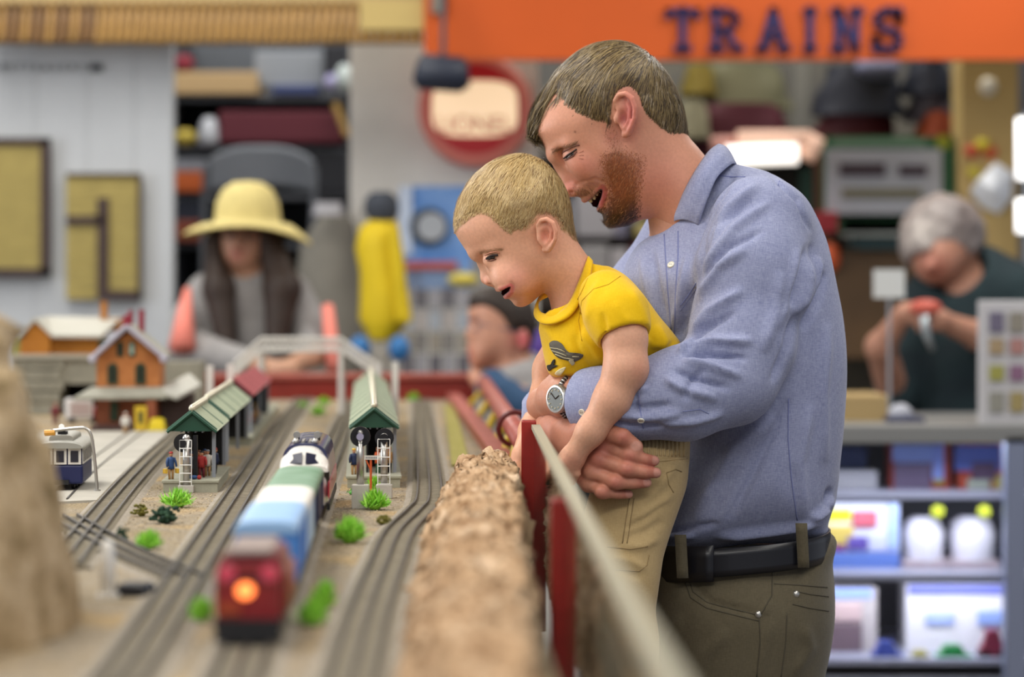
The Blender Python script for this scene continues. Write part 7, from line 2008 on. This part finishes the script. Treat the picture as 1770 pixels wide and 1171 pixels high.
ln = (.0085 + .004 * np.clip((330 - Y) / 50, 0, 1)) * edge * rng.uniform(.8, 1.2, NH)
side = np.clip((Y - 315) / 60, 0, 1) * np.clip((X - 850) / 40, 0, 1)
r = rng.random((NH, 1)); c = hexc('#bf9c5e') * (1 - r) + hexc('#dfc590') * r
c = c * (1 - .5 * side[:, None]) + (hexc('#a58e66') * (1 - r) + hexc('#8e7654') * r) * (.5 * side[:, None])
c[rng.random(NH) < .16] = hexc('#87663c')
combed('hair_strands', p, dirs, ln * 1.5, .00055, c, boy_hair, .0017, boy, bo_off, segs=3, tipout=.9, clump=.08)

# ---- yellow shirt
m_yshirt = cloth_mat('yellow_jersey', '#dfae04', '#ecc218', 1600, bump=.2)
m_yseam = mat('yellow_seam', '#c79a08', .9)
bt = Poly2([(1012, 442), (1040, 455), (1078, 474), (1108, 504), (1138, 545), (1163, 575), (1177, 597), (1166, 616), (1118, 634), (1060, 652), (1010, 658), (972, 657), (951, 648), (943, 630), (937, 600), (931, 570), (926, 542), (931, 522), (941, 512), (975, 500)], dB)
tWb = wmap([(960, 530, .062), (1000, 480, .055), (1060, 500, .09), (960, 620, .088), (1050, 600, .098), (1130, 590, .092), (1165, 600, .08)], dB, .04)
def boy_shirt(Q):
    d = inflate(Q, bt, dB, .075, tWb, 2.2)
    sl = chain(Q, [VB(1048, 515, -.080), VB(1066, 545, -.105), VB(1079, 582, -.120)], [.036, .0375, .0335], .02)
    cut = (Q - VB(1081, 583, -.120)) @ (lambda n_: n_ / np.linalg.norm(n_))(VB(1084, 600, -.128) - VB(1066, 545, -.105))
    sl = smax(sl, cut, .002)
    d = smin(d, sl, .016)
    fs = chain(Q, [VB(1010, 520, .08), VB(985, 570, .10)], [.036, .033]); d = smin(d, fs, .02)
    d = smax(d, -chain(Q, [VB(985, 545, 0), VB(968, 515, 0), VB(940, 470, 0)], [.020, .046, .060]), .004)
    d = smax(d, -capsule(Q, VB(1000, 470), VB(960, 500), .036, .045), .004)
    # hollow of the sleeve opening
    d = smax(d, -capsule(Q, VB(1080, 588, -.121), VB(1084, 602, -.126), .0300, .031), .002)
    return d
lo, hi = box_of([VB(920, 665, -.16), VB(1185, 435, .14)], .015)
uv, uf = polygonize(boy_shirt, lo, hi, .0026)
un = vnormals(uv, uf)
uv = fold_disp(uv, un, [([(1040, 480), (1020, 520), (1008, 560)], 8, .003), ([(1008, 515), (1004, 550), (1000, 590)], 6, -.003), ([(1090, 500), (1110, 540), (1125, 580)], 8, .003), ([(1115, 560), (1130, 590), (1120, 618)], 7, -.0035), ([(1135, 560), (1150, 590), (1148, 615)], 8, .0035),
                        ([(1000, 570), (1025, 600), (1040, 630)], 7, .003), ([(990, 580), (1005, 620), (1020, 640)], 6, -.003), ([(940, 560), (960, 590), (975, 620)], 8, .0025), ([(955, 640), (985, 645), (1020, 640)], 6, .003), ([(1170, 590), (1150, 604), (1125, 612)], 6, -.003), ([(1040, 540), (1048, 580), (1046, 610)], 6, -.0035),
                        ([(1062, 520), (1075, 545), (1090, 560)], 8, .002), ([(950, 555), (985, 540), (1010, 495)], 5, -.0018)])
ysh = npmesh('tee_shirt', uv, uf, m_yshirt, boy, bo_off)
us = Surf((uv, uf))
conform_tube(us, [(1019, 444), (1012, 470), (1000, 497), (982, 528), (965, 543), (950, 547), (938, 545), (930, 532)], .0026, 'neck_ribbing', m_yshirt, ysh, bo_off, .0006)
conform_tube(us, [(1024, 452), (1016, 482), (1004, 508), (986, 538), (966, 553), (948, 557), (934, 553)], .0008, 'neck_seam', m_yseam, ysh, bo_off)
conform_tube(us, [(1072, 478), (1052, 492), (1026, 500), (1006, 520), (1000, 555), (1006, 590)], .0007, 'armhole_seam', m_yseam, ysh, bo_off)
top_ = [VB(*q) for q in ((1016, 445, -.025), (1004, 480, -.047), (984, 524, -.054), (960, 543, -.046), (940, 543, -.032), (930, 532, -.014), (931, 518, .008), (939, 508, .026), (957, 500, .044), (985, 480, .050), (1010, 455, .034))]
low_ = [VB(*q) for q in ((1024, 454, -.032), (1016, 488, -.062), (992, 538, -.070), (962, 558, -.066), (936, 559, -.048), (925, 548, -.018), (925, 534, .010), (932, 520, .034), (955, 508, .058), (990, 486, .062), (1018, 462, .044))]
tr2 = [Vector(q) for q in cr_closed(top_, 5)]; lr2 = [Vector(q) for q in cr_closed(low_, 5)]
MB().grid([[a.lerp(c_, t) for a, c_ in zip(tr2, lr2)] for t in (0, .3, .65, 1)], close=True).build('neck_band', m_yshirt, ysh, smooth=True, off=bo_off, solid=.003)
# printed picture: grey rounded engine with pale lines, two small dark birds
m_pg = mat('print_grey', '#5d584e', .8); m_pl = mat('print_pale', '#b0a888', .8); m_pk = mat('print_black', '#262018', .8)
decal(us, [(951, 594), (960, 589), (972, 595), (980, 606), (990, 612), (998, 611), (1009, 613), (1005, 619), (992, 625), (978, 622), (966, 618), (956, 608)], 'grey_print', m_pg, ysh, bo_off)
for ln_ in ([(953, 601), (965, 603), (978, 609)], [(956, 606), (968, 610), (980, 615)], [(990, 616), (1000, 616)], [(962, 612), (976, 618), (992, 621)]): conform_tube(us, ln_, .0007, 'print_line', m_pl, ysh, bo_off, .002)
decal(us, [(984, 622), (990, 621), (994, 627), (989, 630)], 'print_wheel', m_pl, ysh, bo_off, .0018)
decal(us, [(947, 632), (953, 630), (956, 624), (960, 621), (960, 628), (956, 634), (966, 632), (955, 638), (950, 641)], 'bird_print', m_pk, ysh, bo_off)
decal(us, [(1013, 640), (1018, 634), (1023, 640), (1030, 636), (1033, 643), (1025, 648), (1016, 647)], 'bird_print', m_pk, ysh, bo_off)
decal(us, [(960, 645), (968, 638), (978, 634), (976, 640), (968, 648)], 'pale_print', mat('print_white', '#e8dcae', .8), ysh, bo_off)

# ---- khaki cargo trousers
m_khaki = cloth_mat('khaki_twill', '#b59a6c', '#c9af80', 1400, bump=.25)
kp2 = Poly2([(1098, 742), (1140, 738), (1186, 745), (1192, 780), (1186, 830), (1168, 880), (1140, 935), (1122, 985), (1112, 1040), (1105, 1100), (1020, 1100), (1000, 1030), (1000, 960), (1012, 880), (1040, 800), (1070, 755)], dB)
def boy_pants(Q):
    d = inflate(Q, kp2, dB, .07, .085, 2.3)
    for s in (-1, 1):
        d = smin(d, chain(Q, [VB(1108, 830, s * .036), VB(1062, 1000, s * .046), VB(1066, 1110, s * .046), VB(1082, 1230, s * .046)], [.056, .053, .050, .046], .02), .015)
    return smax(d, -(Q[:, 2] - VB(0, 1245)[2]), .003)
lo, hi = box_of([VB(985, 1250, -.13), VB(1200, 735, .13)], .02)
pv, pf = polygonize(boy_pants, lo, hi, .0034)
pn = vnormals(pv, pf)
pv = fold_disp(pv, pn, [([(1170, 800), (1140, 840), (1110, 870)], 8, .0035), ([(1165, 850), (1130, 880), (1090, 900)], 8, .0035), ([(1150, 900), (1115, 920), (1080, 930)], 7, -.003), ([(1150, 870), (1110, 900), (1080, 915)], 5, -.003), ([(1140, 930), (1110, 945), (1075, 945)], 7, .0035), ([(1180, 780), (1150, 800), (1130, 830)], 6, -.0025),
                        ([(1090, 865), (1084, 900), (1080, 935)], 4, .002), ([(1120, 985), (1090, 970), (1050, 965)], 6, .003), ([(1110, 1000), (1080, 990), (1050, 985)], 6, -.003)] +
               [([(1104 + k * 7, 752), (1105 + k * 7, 786)], 2.6, .0022) for k in range(12)] + [([(1100, 793), (1140, 796), (1188, 792)], 5, -.003)])
bpt = npmesh('cargo_trousers', pv, pf, m_khaki, boy, bo_off)
ps = Surf((pv, pf))
for k in range(13): conform_tube(ps, [(1100 + k * 6.8, 750), (1101 + k * 6.8, 770), (1100.5 + k * 6.8, 789)], .0019, 'waist_rib', m_khaki, bpt, bo_off, -.0004)
conform_tube(ps, [(1096, 793), (1140, 797), (1188, 792)], .0016, 'waist_seam', m_khaki, bpt, bo_off, .0002)
m_kst = mat('khaki_stitch', '#9a825a', .9)
for pl_ in ([(1088, 862), (1082, 900), (1076, 940)], [(1096, 862), (1090, 900), (1084, 940)], [(1152, 818), (1168, 812), (1178, 816)], [(1152, 818), (1156, 838), (1164, 852)], [(1120, 945), (1090, 950), (1050, 946)], [(1122, 960), (1118, 978), (1105, 988), (1060, 985)], [(1100, 793), (1140, 796), (1186, 792)]):
    conform_tube(ps, pl_, .0008, 'pocket_seam', m_kst, bpt, bo_off)
# ================================================================== people in the background
def bgV(d): return lambda px, py, dy=0.: np.array(P(px, py, d + dy))
def vcol(v, base, spots):
    c = np.tile(hexc(base), (len(v), 1))
    for cl, p, r_, w_ in spots: c = blend(c, cl, w_ * blob(v, np.asarray(p), r_))
    return c
def bgbox(v_, pts, pad): return box_of([v_(*p) for p in pts], pad)
# ---- girl in a straw hat
dg = 7.45; G = bgV(dg); s_ = dg / F
girl = thing('person', 'girl in straw sun hat and grey sweater behind the table', 'person', (X_(430, dg), dg, 0)); g_off = tuple(girl.location)
def g_body(Q):
    d = ell(Q, G(420, 405, 0), (.070, .088, .098))
    d = smin(d, ell(Q, G(417, 440, -.02), (.052, .066, .052)), .03)
    d = smin(d, ell(Q, G(410, 424, -.095), (.012, .018, .016)), .012)
    for s in (-1, 1): d = smax(d, -ell(Q, G(412 + s * 22, 405, -.096), (.018, .016, .012)), .012)
    d = smin(d, chain(Q, [G(425, 450, .01), G(430, 500, .02)], [.045, .05]), .02)
    d = smin(d, chain(Q, [G(432, 530, .03), G(432, 700, .06)], [.12, .12], ys=1.2), .04)
    # hands folded on the table end
    for x in (478, 500): d = smin(d, ell(Q, G(x, 640, -.36), (.032, .036, .024)), .02)
    for s, (ex, ey) in ((-1, (340, 600)), (1, (560, 610))):
        d = smin(d, chain(Q, [G(ex, ey, -.1), G(490 if s > 0 else 476, 638, -.33)], [.035, .022]), .015)
    for s in (-1, 1): d = smin(d, chain(Q, [G(432 + s * 40, 700, .06), np.array([G(432 + s * 40, 0, .0)[0], dg + .05, .05])], [.09, .05]), .03)
    return d
lo, hi = bgbox(G, [(300, 300, -.42), (590, 640, .2)], .04); lo[2] = -.02
v, f = polygonize(g_body, lo, hi, .0085)
npmesh('body', v, f, m_skin, girl, g_off, vcol(v, '#b58a70', [('#a0605a', G(408, 440, -.09), .025, .8), ('#4a3028', G(398, 403, -.09), .022, .7), ('#4a3028', G(432, 403, -.09), .022, .7), ('#6a4a3c', G(415, 395, -.09), .05, .5)]))
m_sw = mat('sweater_grey', '#8d8a88', .9, var=.1, vscale=20); m_coral = mat('sleeve_coral', '#e58474', .8)
def g_sweater(Q):
    d = chain(Q, [G(430, 520, .03), G(432, 600, .04), G(435, 760, .05)], [.13, .155, .16], .03, ys=1.25)
    for s in (-1, 1): d = smin(d, chain(Q, [G(430 + s * 70, 510, .02), G(430 + s * 98, 560, -.02), G(430 + s * 112, 604, -.10)], [.062, .058, .052], .02), .03)
    d = smin(d, chain(Q, [G(335, 604, -.11), G(420, 628, -.24)], [.052, .042]), .03)
    return smax(d, -chain(Q, [G(428, 490, 0), G(424, 450, 0)], [.052, .06]), .01)
lo, hi = bgbox(G, [(300, 470, -.3), (580, 770, .22)], .04)
v, f = polygonize(g_sweater, lo, hi, .0085)
swt = npmesh('sweater', v, f, m_sw, girl, g_off)
def g_coral(Q):
    a = chain(Q, [G(318, 500, -.10), G(312, 610, -.18)], [.020, .042], ys=1.1)
    return np.minimum(a, chain(Q, [G(570, 540, -.10), G(578, 650, -.2)], [.018, .024]))
for nm, (c0, c1, r0, r1) in {'coral_sleeve': ((324, 500), (314, 602), .010, .036), 'coral_sleeve_': ((566, 530), (578, 640), .016, .022)}.items():
    MB().tube([G(*c0, -.10), G((c0[0] + c1[0]) / 2, (c0[1] + c1[1]) / 2, -.15), G(*c1, -.2)], [r0, (r0 + r1) / 2, r1], 16).build('coral_sleeve', m_coral, swt, smooth=True, off=g_off)
def g_hair(Q):
    d = ell(Q, G(425, 400, .015), (.084, .094, .105))
    d = smin(d, chain(Q, [G(375, 420, -.03), G(378, 500, -.09), G(392, 590, -.13)], [.035, .042, .03], .02), .03)
    d = smin(d, chain(Q, [G(468, 420, -.03), G(488, 500, -.09), G(478, 585, -.13)], [.035, .05, .032], .02), .03)
    return smax(d, -ell(Q, G(414, 425, -.09), (.055, .09, .085)), .01)
lo, hi = bgbox(G, [(340, 330, -.2), (520, 620, .13)], .03)
v, f = polygonize(g_hair, lo, hi, .007)
npmesh('hair', v, f, mat('hair_brown', '#2b1c12', .6, var=.3, vscale=60), girl, g_off)
rows = []
for i, (r_, z_) in enumerate([(.002, 72), (.04, 70), (.07, 58), (.088, 36), (.093, 12), (.095, 0), (.12, -1), (.15, -3), (.172, -7), (.176, -10)]):
    row = []
    for k in range(48):
        a = 2 * math.pi * k / 48; rr = r_ * (.95 if r_ < .1 else 1); dro = 0 if r_ < .11 else -(.030 + .012 * math.cos(a)) * math.cos(a) ** 2 * (r_ - .11) / .06
        c_ = G(428, 385); row.append(Vector((c_[0] + rr * math.cos(a), dg + rr * math.sin(a), c_[2] + z_ * s_ * .98 + dro)))
    rows.append(row)
MB().grid(rows, close=True).build('straw_hat', mat('straw', '#c9b878', .85, var=.08, vscale=40), girl, smooth=True, off=g_off, solid=.004)
for s in (-1, 1):
    c_ = G(414 + s * 20, 402, -.1); MB().tube([Vector(c_) + Vector((math.cos(a) * .017, 0, math.sin(a) * .012)) for a in np.linspace(0, 2 * math.pi, 14)], .002, 5, caps=False).build('spectacle_rim', m_lash, girl, off=g_off)

# ---- boy with glasses
d2 = 6.85; K = bgV(d2)
kid = thing('person', 'dark haired boy with glasses leaning on the red railing', 'person', (X_(890, d2), d2, 0)); k_off = tuple(kid.location)
kpoly = Poly2([(812, 528), (818, 512), (850, 498), (890, 500), (918, 525), (925, 565), (915, 600), (905, 622), (912, 660), (866, 660), (862, 630), (842, 634), (822, 638), (812, 630), (810, 615), (806, 604), (810, 592), (804, 578), (811, 560), (809, 545)], d2)
def k_body(Q):
    d = inflate(Q, kpoly, d2, .075, .074, 2.1)
    for s in (-1, 1):
        d = smin(d, ell(Q, K(905, 588, s * .074), (.016, .008, .030)), .006)
        d = smax(d, -ell(Q, K(818, 560, s * .035), (.014, .014, .010)), .010)
    d = smin(d, chain(Q, [K(900, 680, .03), K(915, 860, .05)], [.10, .10], ys=.9), .03)
    d = smin(d, chain(Q, [K(900, 690, -.11), K(860, 690, -.12), K(835, 662, -.05), K(822, 652, -.01)], [.035, .03, .022, .02], .01), .01)
    for k in range(4): d = smin(d, capsule(Q, K(824, 654, -.01), K(812 + k * 3, 650 + k * 7, .01), .010, .008), .004)
    for s in (-1, 1): d = smin(d, chain(Q, [K(915, 860, s * .07), np.array([K(915, 0)[0], d2 + s * .07, .05])], [.08, .05]), .03)
    return d
lo, hi = bgbox(K, [(795, 490, -.17), (950, 700, .15)], .04); lo[2] = -.01
v, f = polygonize(k_body, lo, hi, .0075)
npmesh('body', v, f, m_skin, kid, k_off, vcol(v, '#c08d74', [('#c0505a', K(905, 588, -.085), .032, .9), ('#a8574f', K(812, 612, -.02), .022, .8), ('#5a3a32', K(822, 556, -.05), .014, .7)]))
khair = Poly2([(806, 535), (808, 505), (835, 488), (880, 488), (920, 508), (934, 560), (925, 605), (905, 618), (900, 606), (912, 590), (905, 570), (892, 575), (882, 572), (868, 548), (845, 532), (825, 530)], d2, 3)
def k_hair(Q):
    s = khair(Q[:, 0], Q[:, 2]); return inflate(Q, kpoly, d2, .075, .074, 2.1) - np.where(s > 0, -.006, np.clip(-s / .02, 0, 1) * .012)
lo, hi = bgbox(K, [(800, 480, -.1), (940, 625, .1)], .01)
v, f = polygonize(k_hair, lo, hi, .005); kp_ = khair(v[:, 0], v[:, 2]) < .002; f = f[kp_[f].all(1)]
npmesh('hair', v, f, mat('hair_dark', '#2c2119', .6, var=.3, vscale=60), kid, k_off)
ks = K(818, 562, -.055)
MB().tube([Vector(ks) + Vector((math.cos(a) * .014, math.sin(a) * .012, math.sin(a) * .014)) for a in np.linspace(0, 2 * math.pi, 18)], .0018, 6, caps=False).build('spectacle_rim', mat('spec_frame', '#5a6078', .3, metal=.5), kid, off=k_off)
MB().tube([Vector(ks) + Vector((.012, -.012, .004)), Vector(K(896, 574, -.078))], .0018, 6).build('spectacle_arm', MATS['spec_frame'], kid, off=k_off)
def k_top(Q):
    d = chain(Q, [K(895, 660, .02), K(912, 730, .03), K(915, 900, .05)], [.085, .118, .12], .03, ys=.85)
    return smax(d, -chain(Q, [K(880, 610), K(892, 650)], [.05, .058]), .01)
lo, hi = bgbox(K, [(850, 620, -.15), (960, 910, .2)], .06)
v, f = polygonize(k_top, lo, hi, .0075); npmesh('shirt', v, f, mat('kid_shirt', '#a29f9d', .9, var=.1, vscale=20), kid, k_off)
MB().tube(smooth_path([Vector(K(925, 705, -.12)), Vector(K(898, 706, -.15)), Vector(K(868, 682, -.13)), Vector(K(846, 660, -.09))], 6), [.052] * 7 + [.048] * 6 + [.04] * 6, 16).build('blue_sleeve', mat('sleeve_blue', '#2c4a6a', .85), kid, smooth=True, off=k_off)
pz = Z_(570, 7.4)
tag(MB().lathe([(.09, 0), (.09, .02), (.035, .05), (.035, pz - .1), (.045, pz - .06), (.04, pz)], (X_(938, 7.4), 7.4, 0), 16).build('purple_stand', mat('toy_purple', '#4a2a80', .5), smooth=True), 'purple stand peeking out behind the boy with glasses', 'stand')

# ---- grey haired person behind the counter
d3 = 7.55; O = bgV(d3)
old = thing('person', 'grey haired person in dark shirt working behind the counter', 'person', (X_(1650, d3), d3, 0)); o_off = tuple(old.location)
def o_body(Q):
    d = ell(Q, O(1628, 410, 0), (.105, .095, .105))
    d = smin(d, ell(Q, O(1618, 450, -.045), (.065, .072, .07)), .03)
    d = smin(d, ell(Q, O(1606, 462, -.115), (.016, .022, .018)), .012)
    d = smin(d, chain(Q, [O(1650, 450, .03), O(1668, 500, .06)], [.06, .065]), .03)
    d = smin(d, chain(Q, [O(1680, 560, .06), O(1680, 760, .06)], [.15, .15], ys=1.3), .05)
    d = smin(d, chain(Q, [O(1760, 615, -.02), O(1690, 580, -.16), O(1630, 556, -.22)], [.046, .038, .028], .02), .01)
    d = smin(d, chain(Q, [O(1545, 680, -.02), O(1522, 600, -.14), O(1560, 545, -.22)], [.046, .04, .028], .02), .01)
    for hx, hy, dx in ((1622, 552, -1), (1572, 540, 1)):
        d = smin(d, ell(Q, O(hx, hy, -.235), (.036, .03, .030)), .015)
        for k in range(4): d = smin(d, chain(Q, [O(hx, hy - 6 + k * 7, -.245), O(hx + dx * 22, hy - 12 + k * 8, -.265), O(hx + dx * 34, hy - 4 + k * 8, -.25)], [.012, .0105, .009]), .004)
    for s in (-1, 1): d = smin(d, chain(Q, [O(1680 + s * 40, 760, .06), np.array([O(1680 + s * 40, 0)[0], d3 + .06, .05])], [.10, .06]), .03)
    return d
lo, hi = bgbox(O, [(1480, 340, -.3), (1800, 700, .26)], .05); lo[2] = -.01
v, f = polygonize(o_body, lo, hi, .0095)
npmesh('body', v, f, m_skin, old, o_off, vcol(v, '#b0806a', [('#9a5648', O(1612, 462, -.11), .05, .7), ('#7a4a40', O(1600, 446, -.1), .02, .5)]))
def o_hair(Q):
    d = ell(Q, O(1630, 402, .012), (.117, .112, .108)); d = smin(d, ell(Q, O(1590, 425, -.02), (.055, .09, .07)), .03)
    n_ = np.sin(Q[:, 0] * 70) * np.sin(Q[:, 1] * 80) * np.sin(Q[:, 2] * 75) * .006
    return smax(d + n_, -ell(Q, O(1612, 478, -.085), (.082, .09, .072)), .012)
lo, hi = bgbox(O, [(1545, 335, -.12), (1710, 480, .14)], .02)
v, f = polygonize(o_hair, lo, hi, .0075)
npmesh('hair', v, f, m_hair, old, o_off, vcol(v, '#8b817d', [('#5e5452', O(1665, 375, -.08), .06, .9), ('#b8b0a8', O(1590, 400, -.1), .06, .6)]))
def o_shirt(Q):
    d = chain(Q, [O(1676, 520, .06), O(1680, 620, .06), O(1680, 790, .06)], [.165, .185, .19], .03, ys=1.3)
    d = smin(d, chain(Q, [O(1748, 505, .03), O(1790, 580, .0), O(1765, 612, -.04)], [.09, .075, .066], .02), .03)
    d = smin(d, chain(Q, [O(1605, 525, .03), O(1560, 620, .02), O(1548, 690, -.02)], [.085, .075, .062], .02), .03)
    return smax(d, -chain(Q, [O(1640, 500, -.10), O(1655, 455, -.02)], [.045, .08]), .01)
lo, hi = bgbox(O, [(1500, 440, -.15), (1830, 790, .26)], .06)
v, f = polygonize(o_shirt, lo, hi, .0085); npmesh('dark_shirt', v, f, mat('shirt_dark', '#16242a', .85, col2='#1d3034', vscale=12), old, o_off)
MB().tube([O(1598, 545, -.30), O(1600, 575, -.30), O(1612, 605, -.28)], [.014, .012, .008], 10).build('silver_tool', mat('tool_silver', '#a8b0b4', .3, metal=.6), old, smooth=True, off=o_off)
tag(MB().ball(O(1600, 532, -.29), .028, 12, 8, (1.6, .8, .8)).build('red_toy', mat('toy_coral', '#c05a4a', .5), smooth=True), 'small coral toy held in the hands behind the counter', 'toy')
